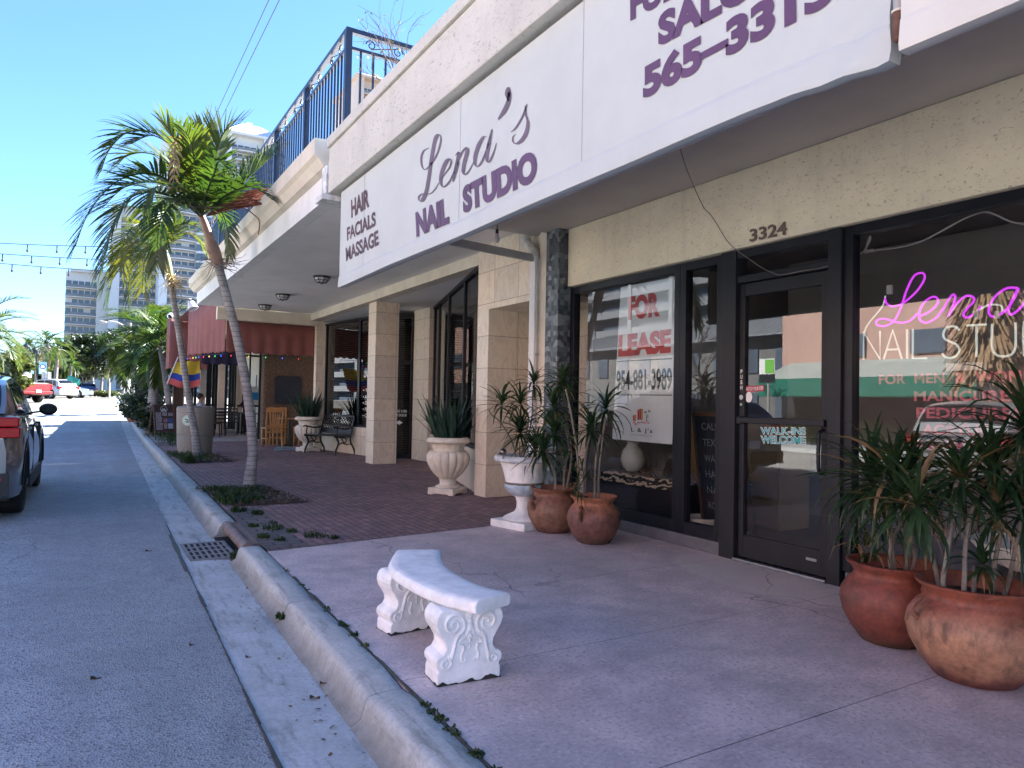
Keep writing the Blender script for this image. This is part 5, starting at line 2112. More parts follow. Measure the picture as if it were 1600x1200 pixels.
# ---- white shell bowl at the edge of the picture
c = V((4.38, 1.80, 0))
t = thing('birdbath', c, 'white carved stone bowl on a pedestal behind the big tan pot', 'birdbath')
g = MB()
g.lathe([(.16, 0), (.165, .04), (.10, .07), (.06, .12), (.055, .36), (.08, .43)], 28, c)
g.build('pedestal', URNW, t, smooth=True)
g = MB()
sh = lambda i, a: 1 + (.035 * abs(math.sin(a * 9)) if i in (2, 3, 4) else 0)
g.lathe([(.07, .42), (.16, .44), (.26, .50), (.315, .565), (.32, .58), (.30, .575), (.2, .52), (.0, .50)], 108, c, flute=sh)
for k in range(14):
    a = k * .449
    g.tube([c + V((math.cos(a + e) * r, math.sin(a + e) * r, z)) for e, r, z in ((0, .17, .452), (.05, .22, .477), (.12, .27, .512), (.05, .295, .545))], [.008, .012, .011, .004], 6)
g.build('bowl', URNW, t, smooth=True)

# ================================================================ iron bench
t = thing('iron_bench', (4.76, 16.45, 0), 'black cast iron park bench with a lattice back by the marble wall', 'bench')
m = Matrix.Translation((4.66, 16.42, 0)) @ Matrix.Rotation(rad(24), 4, 'Z')
T = lambda x, y, z: m @ V((x, y, z))
for y in (-.53, .53):
    g = MB()
    for q, r in (([(0, .0, 0), (.03, 0, .12), (.10, 0, .28), (.04, 0, .40), (-.02, 0, .43)], .022), ([(.60, 0, 0), (.57, 0, .12), (.47, 0, .28), (.46, 0, .42), (.50, 0, .60), (.58, 0, .88)], .022),
                 ([(-.02, 0, .43), (.15, 0, .41), (.32, 0, .40), (.46, 0, .43)], .02), ([(.06, 0, .43), (.04, 0, .52), (.06, 0, .60), (.02, 0, .65), (-.03, 0, .64), (-.04, 0, .61)], .016),
                 ([(.02, 0, .65), (.15, 0, .62), (.32, 0, .60), (.50, 0, .63)], .018), ([(.08, 0, .22), (.20, 0, .28), (.34, 0, .24), (.50, 0, .25)], .014),
                 ([(.18, 0, .40), (.22, 0, .33), (.28, 0, .28), (.33, 0, .33), (.30, 0, .40)], .012)):
        g.tube([T(p.x, y, p.z) for p in crom(q, 5)], r, 7)
    g.build('end_frame', IRON, t, smooth=True)
g = MB()
for i in range(7):
    x = .0 + i * .072
    z = .445 - .03 * math.sin(i / 6 * math.pi)
    g.box(x - .028, x + .028, -.52, .52, z, z + .018, 0, m)
g.build('seat', IRON, t, bevel=.004)
g = MB()
bk = lambda u, v: T(.475 + .095 * v, -.52 + 1.04 * u, .49 + .40 * v)
for (a, b, c2, d) in ((0, 0, 1, 0), (0, 1, 1, 1), (0, 0, 0, 1), (1, 0, 1, 1), (0, .22, 1, .22)):
    g.bar(bk(a, b), bk(c2, d), .026, .035)
g.add([bk(0, 0), bk(1, 0), bk(1, .2), bk(0, .2)], [(0, 1, 2, 3)])
for i in range(-6, 17):
    for s in (1, -1):
        u0_, u1_ = i / 12, i / 12 + s * .30
        v0, v1 = .22, 1.0
        if s < 0:
            u0_, u1_ = u0_ + .0, u1_
        lo_, hi_ = 0, 1
        ts = [k / 12 for k in range(13) if 0 <= u0_ + (u1_ - u0_) * k / 12 <= 1]
        if len(ts) > 1:
            g.bar(bk(u0_ + (u1_ - u0_) * ts[0], v0 + (v1 - v0) * ts[0]), bk(u0_ + (u1_ - u0_) * ts[-1], v0 + (v1 - v0) * ts[-1]), .022, .012)
g.build('backrest', IRON, t)


# ================================================================ café under the maroon awning
def wood_chair(loc, rz, label, mat=WOOD, name='wooden_chair', group='honey wood chairs', cat='chair'):
    t = thing(name, (0, 0, 0), label, cat, group)
    g = MB()
    g.box(-.21, .21, -.20, .22, .43, .465)
    g.build('seat', mat, t, bevel=.012)
    for x in (-.18, .18):
        g = MB()
        g.tube([V((x, .19, 0)), V((x, .185, .43))], [.017, .021], 8)
        g.build('leg', mat, t, smooth=True)
        g = MB()
        q = crom([V((x * 1.05, -.26, 0)), V((x, -.20, .25)), V((x, -.18, .46)), V((x * 1.04, -.21, .70)), V((x * 1.12, -.27, .93))], 4)
        for a, b in zip(q, q[1:]):
            g.bar(a, b + (b - a) * .04, .036, .036)
        g.build('leg', mat, t)
    g = MB()
    top = []
    for k in range(9):
        u = k / 8
        x = -.20 + .40 * u
        y = -.25 - .03 * math.sin(u * math.pi)
        top.append([V((x, y + .012, .83)), V((x, y - .012, .83)), V((x, y - .022, .93 + .012 * math.sin(u * math.pi))), V((x, y + .002, .93 + .012 * math.sin(u * math.pi)))])
    g.grid(top, closed=True)
    for k in range(5):
        x = -.115 + k * .0575
        g.bar((x * .85, -.195, .50), (x, -.262, .84), .026, .012)
    g.box(-.17, .17, -.205, -.185, .49, .525)
    g.build('backrest', mat, t)
    g = MB()
    for x in (-.18, .18):
        g.bar((x, .18, .20), (x, -.20, .20), .018, .018)
    g.bar((-.18, .0, .20), (.18, .0, .20), .018, .018)
    g.bar((-.17, -.205, .36), (.17, -.205, .36), .018, .05)
    g.build('stretcher', mat, t)
    t.location = loc
    t.rotation_euler.z = rz
    return t


ch = wood_chair((4.22, 19.35, 0), rad(3), 'honey wood slat back chair turned away, nearest the street')
for loc, rz, lb in (((4.56, 20.0, 0), rad(178), 'honey wood chair mostly hidden behind the nearest one'), ((5.10, 19.5, 0), rad(95), 'honey wood chair half hidden by the urn behind the iron bench')):
    c = copy_tree(ch)
    c.location, c.rotation_euler.z, c['label'] = loc, rz, lb
    c.scale = (1.1, 1.1, 1.1)
ch.scale = (1.1, 1.1, 1.1)
t = thing('wooden_table', (4.78, 19.65, 0), 'small square wooden table between the honey wood chairs', 'table')
g = MB()
g.box(4.46, 5.02, 19.45, 19.95, .72, .75)
g.build('tabletop', WOOD, t, bevel=.006)
g = MB()
g.tube([(4.74, 19.7, .03), (4.74, 19.7, .72)], .035, 10)
g.box(4.52, 4.96, 19.67, 19.73, .0, .03)
g.box(4.71, 4.77, 19.48, 19.92, .0, .03)
g.build('pedestal', IRON, t)


def ladder_chair(label):
    t = thing('ladder_chair', (0, 0, 0), label, 'chair', 'dark café chairs')
    g = MB()
    g.box(-.20, .20, -.19, .21, .44, .47)
    g.build('seat', IRON, t, bevel=.01)
    for x in (-.18, .18):
        g = MB()
        g.bar((x, .18, 0), (x, .17, .44), .028)
        g.build('leg', IRON, t)
        g = MB()
        g.bar((x, -.22, 0), (x, -.18, .46), .028)
        g.bar((x, -.18, .46), (x, -.25, .92), .028)
        g.build('leg', IRON, t)
    g = MB()
    for z in (.58, .70, .80, .90):
        g.bar((-.18, -.185 - (z - .46) * .145, z), (.18, -.185 - (z - .46) * .145, z), .02, .055)
    g.build('backrest', IRON, t)
    return t


lc = ladder_chair('dark ladder back café chair beside the concrete litter bin')
spots = [((3.70, 24.9, 0), rad(8), None), ((4.20, 25.3, 0), rad(-12), 'dark ladder back chair with its back to the street, seen left of the palm trunk'), ((5.02, 24.3, 0), rad(75), 'dark ladder back chair between the palm trunk and the cork wall'),
         ((3.9, 26.6, 0), rad(170), 'dark ladder back chair on the far side of the café table')]
for i, (loc, rz, lb) in enumerate(spots):
    c = lc if i == 0 else copy_tree(lc)
    c.location, c.rotation_euler.z = loc, rz
    if lb:
        c['label'] = lb
for (x, y), lb in (((4.15, 25.95), 'dark café table behind the slender palm trunk'), ((5.1, 25.2), 'dark café table close to the cork wall')):
    t = thing('cafe_table', (x, y, 0), lb, 'table', 'dark café tables')
    g = MB()
    g.box(x - .5, x + .5, y - .35, y + .35, .73, .76)
    g.build('tabletop', IRON, t, bevel=.006)
    for sx in (-.44, .44):
        g = MB()
        g.bar((x + sx, y - .29, 0), (x + sx, y - .29, .73), .05)
        g.bar((x + sx, y + .29, 0), (x + sx, y + .29, .73), .05)
        g.build('leg', IRON, t)
g = MB()
p = V((4.32, 25.9, .76))
g.lathe([(.03, 0), (.034, .10), (.02, .15), (.018, .19)], 14, p)
g.lathe([(.035, 0), (.035, .14)], 14, p + V((.12, .05, 0)))
tag(g.build('condiments', simple('sauce_bottles', (.50, .40, .22), .4, .4, 20), smooth=True, org=p), 'cluster of sauce bottles on the dark café table', 'condiments')
t = thing('red_chair', (3.0, 24.2, 0), 'dark red chair right behind the concrete litter bin', 'chair')
REDW = simple('dark_red_paint', (.09, .022, .028), .5, .3, 8)
g = MB()
m = Matrix.Translation((3.42, 24.2, 0)) @ Matrix.Rotation(rad(-70), 4, 'Z')
g.box(-.2, .2, -.2, .2, .43, .46, 0, m)
g.build('seat', REDW, t)
for sx in (-.18, .18):
    g = MB()
    g.bar(m @ V((sx, .18, 0)), m @ V((sx, .16, .43)), .03)
    g.bar(m @ V((sx, -.24, 0)), m @ V((sx, -.18, .45)), .03)
    g.bar(m @ V((sx, -.18, .45)), m @ V((sx, -.26, .88)), .03)
    g.build('leg', REDW, t)
g = MB()
for z in (.58, .72, .86):
    g.bar(m @ V((-.18, -.2 - (z - .5) * .15, z)), m @ V((.18, -.2 - (z - .5) * .15, z)), .02, .07)
g.build('backrest', REDW, t)

# ---- the café building itself
t = thing('cafe_building', (4.5, 24, 0), 'café front with cork wall, cream columns and a maroon scalloped awning', 'shop building')
g = MB()
xa, xb = ony(412, 600, 20.3).x, ony(489, 600, 20.3).x
g.box(xa, 9, 20.3, 20.7, 0, 3.4)
g.build('cork_wall', ROUGHCOB, t, bevel=.05)
g = MB()
p, q = ony(430, 587, 20.27), ony(470, 632, 20.27)
rr, w, h = .09, q.x - p.x, p.z - q.z
pts = []
for cx, cz, a0 in ((q.x - rr, p.z - rr, 0), (p.x + rr, p.z - rr, 90), (p.x + rr, q.z + rr, 180), (q.x - rr, q.z + rr, 270)):
    for k in range(6):
        a = rad(a0 + k * 18)
        pts.append((cx + rr * math.cos(a), cz + rr * math.sin(a)))
g.prism(pts, lambda a, b, d: V((a, d, b)), 20.24, 20.31)
g.build('dark_panel', BOARD, t)
g = MB()
for x0, x1, y in ((313, 321, 27.2), (341.5, 350.5, 26.4), (371, 379, 27.0), (284, 288, 27.4)):
    a, b = ony(x0, 620, y).x, ony(x1, 620, y).x
    g.box(a, b, y, y + .3, 0, 3.2)
g.build('column', CREAM, t)
g = MB()
for x0, x1, y in ((404.5, 409.5, 23.0), (389, 391, 23.0)):
    a, b = ony(x0, 620, y).x, ony(x1, 620, y).x
    g.box(a, b, y, y + .1, 0, 2.9)
for z in (2.55, 1.0):
    g.box(ony(371, 620, 23).x, ony(408, 620, 23).x, 23.02, 23.08, z, z + .06)
g.build('door_post', IRON, t)
g = MB()
for px in (324, 328, 333, 337.5, 353, 359, 363.5, 368, 300, 305):
    x = ony(px, 620, 28).x
    g.box(x - .045, x + .045, 28, 28.08, .1, 2.9)
for z in (.1, .95, 2.85):
    g.box(ony(284, 620, 28).x, ony(372, 620, 28).x, 28.01, 28.07, z, z + .07)
fr = g.build('window_frame', IRON, t)
g = MB()
a, b = ony(296, 620, 28.04).x, ony(372, 620, 28.04).x
g.poly([(a, 28.04, .1), (b, 28.04, .1), (b, 28.04, 2.9), (a, 28.04, 2.9)])
g.build('pane', GLASS, fr, recalc=False)
g = MB()
a, b = ony(271, 620, 26.5).x, ony(286, 620, 26.5).x
g.box(a, b, 26.5, 26.9, 0, 2.6)
for k in range(5):
    x = a + (b - a) * (k + .5) / 5
    g.box(x - .03, x + .03, 26.47, 26.498, 0.05, 2.5, 1)
g.build('brown_door', [simple('dark_brown_panel', (.045, .022, .022), .5, .3, 5), BROWNWOOD], t)
g = MB()
g.box(3.5, 9, 20.8, 38, 3.15, 3.6)
g.box(5.9, 9, 20.8, 34, 0, 3.15)
g.build('upper_wall', CREAM, t)


def scallop_awning(path, z0, z1, mat, name, parent, n=.20):
    """Hanging canvas along a plan path with a scalloped hem and soft folds."""
    g = MB()
    P = [V((*p, 0)) for p in path]
    rows = [[] for _ in range(7)]
    s = 0
    for a, b in zip(P, P[1:]):
        L = (b - a).length
        k = max(2, int(L / .025))
        d = (b - a).normalized()
        nn = V((d.y, -d.x, 0))
        for i in range(k + (b is P[-1])):
            u = i / k
            p = a + (b - a) * u
            ss = s + L * u
            sc = abs(math.sin(ss / n * math.pi)) ** .6
            fo = .012 * math.sin(ss * 19) + .010 * noise.noise(V((ss * 4, 1, 3)))
            for r, (z, o) in enumerate(((z1, 0), (z1 * .6 + z0 * .4, .3), (z0 + .35, .8), (z0 + .14, 1), (z0 + .13, 1.1), (z0 + .05, 1.2), (z0 + .055 * (1 - sc), 1.25))):
                rows[r].append(p + nn * (fo * o) + V((0, 0, z)))
        s += L
    g.grid(rows)
    o = g.build(name, mat, parent, recalc=False, smooth=True, angle=50)
    md = o.modifiers.new('cloth thickness', 'SOLIDIFY')
    md.thickness = .006
    return o


p0, p1, p2 = ony(352, 548, 18.22), ony(312, 554, 19.6), ony(293, 557, 20.6)
aw = scallop_awning([(p2.x, p2.y), (p1.x, p1.y), (p0.x, p0.y)], 2.36, 3.62, MAROON, 'awning_corner', t)
scallop_awning([(p0.x + .01, 18.22), (4.95, 18.22)], 2.36, 3.135, MAROON, 'awning_front', t)
a, b = ony(264, 575, 24.0), ony(292, 575, 24.0)
scallop_awning([(a.x, 25), (a.x, 24.0), (b.x + .6, 24.0)], 2.12, 3.72, MAROON, 'awning_return', t)
a, b = ony(314, 575, 23.5), ony(372, 575, 23.5)
scallop_awning([(a.x, 23.5), (b.x, 23.5)], 2.28, 3.1, simple('navy_canvas', (.02, .018, .05), .85, .2, 4), 'inner_awning', t, .3)
g = MB()
g.add([(p2.x, p2.y, 3.6), (p1.x, p1.y, 3.61), (p0.x, p0.y, 3.6), (p0.x + .05, 18.195, 3.6), (5.5, 18.195, 3.6), (5.5, 24, 3.6), (p2.x, 24, 3.6)], [(0, 1, 2, 3, 4, 5, 6)])
g.build('awning_top', MAROON, t)
# beyond the café: pale sunlit wall with a blue and white awning
t = thing('blue_parasol', (5.6, 30.5, 0), 'blue and white striped shade glimpsed beyond the café doorway', 'shade')
g = MB()
p, q = ony(390, 604, 29.5), ony(411, 634, 29.5)
for i, (z0, z1, k) in enumerate(((.0, .30, 0), (.30, .37, 1), (.37, .70, 1), (.70, 1.0, 0))):
    g.box(p.x, q.x, 29.5, 29.56, p.z + (q.z - p.z) * z1, p.z + (q.z - p.z) * z0, k)
g.build('striped_panel', [WHITEV, simple('sky_blue_cloth', (.03, .30, .72), .7, .1, 5)], t)
g = MB()
g.tube([((p.x + q.x) / 2, 29.6, 0), ((p.x + q.x) / 2, 29.6, 2.2)], .03, 8)
g.build('pole', STEEL, t)

# ---- fairy lights along the hem
t = thing('fairy_lights', (p1.x, p1.y, 2.4), 'string of coloured fairy bulbs under the hem of the maroon awning', 'string lights')
g = MB()
path = [V((p2.x, p2.y + .02, 2.33)), V((p1.x, p1.y - .03, 2.33)), V((p0.x, p0.y - .0, 2.33)), V((4.6, 18.3, 2.33))]
g.tube(path, .006, 5)
g.build('cord', IRON, t)
cols = [emit('blue_bulb', (.05, .12, .8), .2), emit('red_bulb', (.8, .05, .05), .16), emit('amber_bulb', (.9, .55, .15), .18), emit('green_bulb', (.1, .7, .15), .15)]
for i in range(14):
    u = i / 13 * 3
    k = min(2, int(u))
    p = path[k] + (path[k + 1] - path[k]) * (u - k)
    g = MB()
    g.ball(p + V((0, 0, -.04)), .014, 10, 8, sq=(1, 1, 1.5))
    g.build('bulb', cols[i % 4], t, smooth=True)

# ---- flag
t = thing('tricolour_flag', ony(275, 567, 20.9), 'yellow, blue and red flag hanging under the maroon awning', 'flag')
tl, bl, br, tr = ony(275, 566, 20.9), ony(262, 599, 20.7), ony(312, 602, 20.9), ony(312, 564, 21.1)
g = MB()
g.tube([bl + V((-.02, 0, -.02)), tl + (tl - bl) * .25], .012, 8)
g.build('staff', WHITE, t)
for nm, v0, v1, mat in (('yellow_band', 0, .5, YELLOWF), ('blue_band', .5, .75, BLUEF), ('red_band', .75, 1, REDF)):
    g = MB()
    rows = []
    for i in range(9):
        v = v0 + (v1 - v0) * i / 8
        row = []
        for j in range(29):
            u = j / 28
            p = tl + (tr - tl) * u + ((bl + (br - bl) * u) - (tl + (tr - tl) * u)) * v
            row.append(p + V((.012 * math.sin(u * 9), .05 * math.sin(u * 8 + v * 2), -.10 * v * math.sin(u * math.pi) + .01 * math.sin(u * 14))))
        rows.append(row)
    g.grid(rows)
    g.build(nm, mat, t, smooth=True, recalc=False)

# ---- litter bin
c = V((2.10, 17.25, 0))
t = thing('litter_bin', c, 'round pebble concrete litter bin with a pale green seal', 'litter bin')
g = MB()
g.lathe([(.345, .0), (.355, .03), (.375, .425), (.372, .43), (.365, .436), (.372, .442), (.376, .45), (.39, .93), (.383, .937), (.383, .944), (.39, .95), (.392, 1.03), (.375, 1.04)], 48, c)
g.build('body', BINAGG, t, smooth=True, angle=30)
g = MB()
g.lathe([(.376, 1.04), (.37, 1.06), (.24, 1.075), (.235, 1.06), (.0, 1.05)], 40, c)
g.build('lid', BINLID, t, smooth=True)
p = onz(293, 653, .82)
d = V((ray(293, 653).x, ray(293, 653).y, 0)).normalized()
a = math.atan2(-d.y, -d.x) - .42
sl = V((math.cos(a), math.sin(a), 0))
o = c + sl * .392 + V((0, 0, .76))
sx = V((-sl.y, sl.x, 0))
g = MB()
ring = lambda r, k, off: [o + sl * off + sx * (r * math.cos(6.283 * i / k)) + V((0, 0, r * math.sin(6.283 * i / k))) for i in range(k)]
q1, q2 = ring(.115, 32, .012), ring(.115, 32, -.02)
g.add(q1 + q2, [tuple(range(32))] + [(i, i + 32, (i + 1) % 32 + 32, (i + 1) % 32) for i in range(32)])
em = g.build('seal', simple('seal_white', (.72, .80, .74), .5, .08, 8), t)
g = MB()
for r0, r1 in ((.108, .102), (.078, .074)):
    A, B = ring(r0, 40, .014), ring(r1, 40, .014)
    g.grid([A, B], closed=True)
for k in range(22):
    th = 6.283 * k / 22
    for r0, r1 in ((.082, .097),):
        e = .05
        g.add([o + sl * .014 + sx * (r * math.cos(th + s)) + V((0, 0, r * math.sin(th + s))) for r, s in ((r0, -e), (r0, e), (r1, e * .6), (r1, -e * .6))], [(0, 1, 2, 3)])
for cx, cz, r in ((-.02, .02, .03), (.025, .0, .026), (0, -.035, .03), (-.035, -.02, .018)):
    g.add([o + sl * .014 + sx * (cx + r * math.cos(6.283 * i / 12) * (1 + .3 * (i % 3))) + V((0, 0, cz + r * .7 * math.sin(6.283 * i / 12))) for i in range(12)], [tuple(range(12))])
g.build('seal_print', simple('seal_green', (.10, .30, .20), .5, .2, 20), em, recalc=False)

# ---- A-frame menu board
t = thing('menu_board', (2.05, 23.2, 0), 'brown A-frame menu board with white writing and photos', 'menu board')
bl, br = onz(241.5, 684.5, 0), onz(274.5, 683.5, 0)
ux = (br - bl)
ux.z = 0
W = ux.length
ux.normalize()
un = V((ux.y, -ux.x, 0))
if un.y > 0:
    un = -un
Hh = W * 52 / 33.5
S = lambda u, v, off=0.0: bl + ux * (u * W) + V((0, 0, v * Hh * .985)) + un * (off - .16 * v)
DKB = simple('menu_brown', (.06, .04, .045), .6, .2, 6)
g = MB()
for u in (.03, .97):
    g.bar(S(u, 0), S(u, 1), .05, .035)
for v in (.98, .20):
    g.bar(S(.03, v), S(.97, v), .035, .045)
for u in (.03, .97):
    g.bar(S(u, 0) - un * .42, S(u, 1) - un * .06, .05, .03)
g.build('frame', BROWNWOOD, t)
g = MB()
g.add([S(.05, .21), S(.95, .21), S(.95, .97), S(.05, .97)], [(0, 1, 2, 3)])
pn = g.build('panel', DKB, t, recalc=False)
g = MB()
A = [S(.5 + .165 * math.cos(6.283 * i / 24), .86 + .105 * math.sin(6.283 * i / 24), .006) for i in range(24)]
B = [S(.5 + .145 * math.cos(6.283 * i / 24), .86 + .092 * math.sin(6.283 * i / 24), .006) for i in range(24)]
g.grid([A, B], closed=True)
for i, uu in enumerate((.40, .46, .52, .58)):
    hgt = (.05, .085, .08, .045)[i]
    g.add([S(uu - .028, .80, .006), S(uu + .028, .80, .006), S(uu + .02, .80 + hgt, .006), S(uu, .80 + hgt + .02, .006), S(uu - .02, .80 + hgt, .006)], [(0, 1, 2, 3, 4)])
r2 = random.Random(3)
for u0_, v0_, w_, n_ in ((.10, .74, .26, 4), (.42, .73, .22, 3), (.70, .73, .22, 3), (.10, .60, .30, 3), (.10, .50, .28, 2), (.10, .42, .32, 2), (.10, .35, .30, 4)):
    for k in range(n_):
        v = v0_ - k * .034
        u = u0_
        while u < u0_ + w_:
            l = r2.uniform(.03, .09)
            g.add([S(u, v, .006), S(min(u + l, u0_ + w_), v, .006), S(min(u + l, u0_ + w_), v + .018, .006), S(u, v + .018, .006)], [(0, 1, 2, 3)])
            u += l + .018
g.build('chalk_writing', simple('menu_white', (.62, .60, .62), .6, .2, 20), pn, recalc=False)
g = MB()
for u0_, u1_, v0_, v1_, k in ((.46, .64, .47, .58, 0), (.66, .90, .46, .58, 1), (.46, .62, .27, .44, 2), (.66, .90, .27, .43, 3)):
    g.add([S(u0_, v0_, .006), S(u1_, v0_, .006), S(u1_, v1_, .006), S(u0_, v1_, .006)], [(0, 1, 2, 3)], k)
g.build('food_photos', [simple('photo_pink', (.40, .20, .22), .5, .5, 30), simple('photo_blue', (.06, .12, .36), .5, .5, 30), simple('photo_tan', (.40, .26, .22), .5, .4, 25), simple('photo_pale', (.42, .52, .60), .5, .2, 20)], pn, recalc=False)

# ---- hose lying by the urn
world()
g = MB()
q = []
for k in range(46):
    a = k * .62
    r = .22 + .02 * math.sin(k * 1.7)
    q.append(V((4.42 + .38 * math.cos(a) * (1 + .2 * math.sin(k * .5)), 17.9 + r * 1.2 * math.sin(a), .012 + .012 * (k % 5))))
q += [V((4.05, 17.75, .014)), V((3.95, 17.6, .014))]
g.tube(crom(q, 3), .011, 6)
tag(g.build('coiled_hose', simple('blue_grey_hose', (.24, .36, .44), .5, .2, 8), smooth=True, org=V((4.4, 17.9, 0))), 'pale blue hose coiled on the bricks by the honey wood chairs', 'hose')

# ---- lamp bracket, shade and camera on the far corner
p = ony(300, 472, 19.2)
t = thing('flood_lamp', p, 'white cone shaded lamp on a dark bracket above the maroon awning', 'lamp')
g = MB()
g.bar(ony(276, 467, 19.2), ony(318, 470, 18.1), .04)
g.bar(ony(280, 475, 19.2), ony(290, 467, 19.2), .03)
g.build('bracket', IRON, t)
g = MB()
ax = (ony(302, 483, 19.1) - ony(296, 467, 19.2)).normalized()
o = ony(296, 467, 19.2)
rows = []
s1 = ax.orthogonal().normalized()
s2 = ax.cross(s1)
for d, r in ((0, .03), (.03, .05), (.28, .13), (.285, .12), (.05, .035)):
    rows.append([o + ax * d + (s1 * math.cos(k * .3927) + s2 * math.sin(k * .3927)) * r for k in range(16)])
g.grid(rows, closed=True)
g.build('shade', WHITE, t, smooth=True)
p = ony(266, 494, 22)
t = thing('security_camera', p, 'small white dome security camera over the maroon awning', 'camera')
g = MB()
g.ball(p, .085, 16, 10, sq=(1, 1.1, .95))
g.box(p.x - .02, p.x + .22, p.y - .02, p.y + .03, p.z + .05, p.z + .10)
g.build('housing', WHITEV, t, smooth=True)
g = MB()
g.ball(p + V((-.01, -.055, -.01)), .055, 14, 8)
g.build('lens', BLACK, t, smooth=True)


# ================================================================ two guests
def person(loc, rz, label, J, top, legs, hairmat=HAIR):
    """One skinned body; J: joints in metres, facing +Y."""
    t = thing('person', (0, 0, 0), label, 'person')
    me = bpy.data.meshes.new('body')
    names = list(J)
    E = [('pelvis', 'waist'), ('waist', 'chest'), ('chest', 'neck'), ('neck', 'skull')]
    for s in 'lr':
        E += [('chest', s + 'sho'), (s + 'sho', s + 'elb'), (s + 'elb', s + 'wri'), (s + 'wri', s + 'hand'), ('pelvis', s + 'hip'), (s + 'hip', s + 'kne'), (s + 'kne', s + 'ank'), (s + 'ank', s + 'toe')]
    R = dict(pelvis=.135, waist=.125, chest=.145, neck=.055, skull=.085, sho=.062, elb=.044, wri=.03, hand=.035, hip=.09, kne=.062, ank=.04, toe=.04)
    me.from_pydata([J[k] for k in names], [(names.index(a), names.index(b)) for a, b in E], [])
    ob = bpy.data.objects.new('body', me)
    COL.objects.link(ob)
    ob.parent = t
    md = ob.modifiers.new('skin', 'SKIN')
    for k, v in zip(names, me.skin_vertices[0].data):
        r = R.get(k, R.get(k[1:], .05))
        v.radius = (r, r)
        v.use_root = k == 'pelvis'
    ob.modifiers.new('smooth', 'SUBSURF').render_levels = 2
    dg = bpy.context.evaluated_depsgraph_get()
    m2 = bpy.data.meshes.new_from_object(ob.evaluated_get(dg))
    ob.modifiers.clear()
    ob.data = m2
    m2.materials.clear()
    for k in (top, legs, SKIN):
        m2.materials.append(k)
    zw, ch_, nk = J['waist'][2], J['chest'], J['neck'][2]
    for p in m2.polygons:
        c = p.center
        dh = min((c - V(J[s + 'wri'])).length for s in 'lr')
        dd = min((c - V(J[s + 'hand'])).length for s in 'lr')
        p.material_index = 2 if c.z > nk - .03 or dd < .085 or dh < .05 else (0 if c.z > zw - .10 and c.y < J['lkne'][1] + .0 or c.z > zw else 1)
        p.use_smooth = True
    h = V(J['skull'])
    g = MB()
    o_ = V((0, 0, 0))
    rows = []
    g.ball(h + V((0, .0, .045)), .105, 18, 12, sq=(.78, .98, 1.12))
    g.ball(h + V((0, .10, .02)), .018, 8, 6)
    for s in (-1, 1):
        g.ball(h + V((s * .082, 0, .03)), .022, 8, 6, sq=(.4, 1, 1.3))
    g.build('head', SKIN, t, smooth=True, org=o_)
    g = MB()
    g.ball(h + V((0, -.022, .075)), .112, 18, 12, sq=(.82, .98, 1.02))
    g.build('hair', hairmat, t, smooth=True, org=o_)
    t.location = loc
    t.rotation_euler.z = rz
    return t


SIT = dict(pelvis=(0, 0, .55), waist=(0, .02, .72), chest=(0, .05, .95), neck=(0, .07, 1.12), skull=(0, .09, 1.22),
           lsho=(-.18, .05, 1.03), lelb=(-.23, .14, .80), lwri=(-.14, .36, .80), lhand=(-.10, .43, .80), lhip=(-.10, .05, .52), lkne=(-.12, .45, .50), lank=(-.12, .42, .08), ltoe=(-.12, .55, .04),
           rsho=(.18, .05, 1.03), relb=(.23, .14, .80), rwri=(.14, .36, .80), rhand=(.10, .43, .80), rhip=(.10, .05, .52), rkne=(.12, .45, .50), rank=(.12, .42, .08), rtoe=(.12, .55, .04))
STAND = dict(pelvis=(0, 0, .95), waist=(0, .02, 1.10), chest=(0, .03, 1.33), neck=(0, .05, 1.49), skull=(0, .08, 1.58),
             lsho=(-.19, .03, 1.42), lelb=(-.25, .02, 1.12), lwri=(-.22, .20, .93), lhand=(-.20, .27, .90), lhip=(-.10, 0, .90), lkne=(-.11, .03, .50), lank=(-.11, 0, .08), ltoe=(-.12, .14, .04),
             rsho=(.19, .03, 1.42), relb=(.25, .02, 1.12), rwri=(.22, .20, .93), rhand=(.20, .27, .90), rhip=(.10, 0, .90), rkne=(.11, .03, .50), rank=(.11, 0, .08), rtoe=(.12, .14, .04))
p = ony(309, 640, 25.5)
person((p.x, 25.5, 0), rad(-80), 'person in a grey shirt sitting behind the litter bin', SIT, GREYSHIRT, DARKCLOTH)
p = ony(384.5, 640, 26.5)
person((p.x, 26.5, 0), rad(60), 'person dressed in black half hidden by the slender palm trunk', STAND, DARKCLOTH, DARKCLOTH)

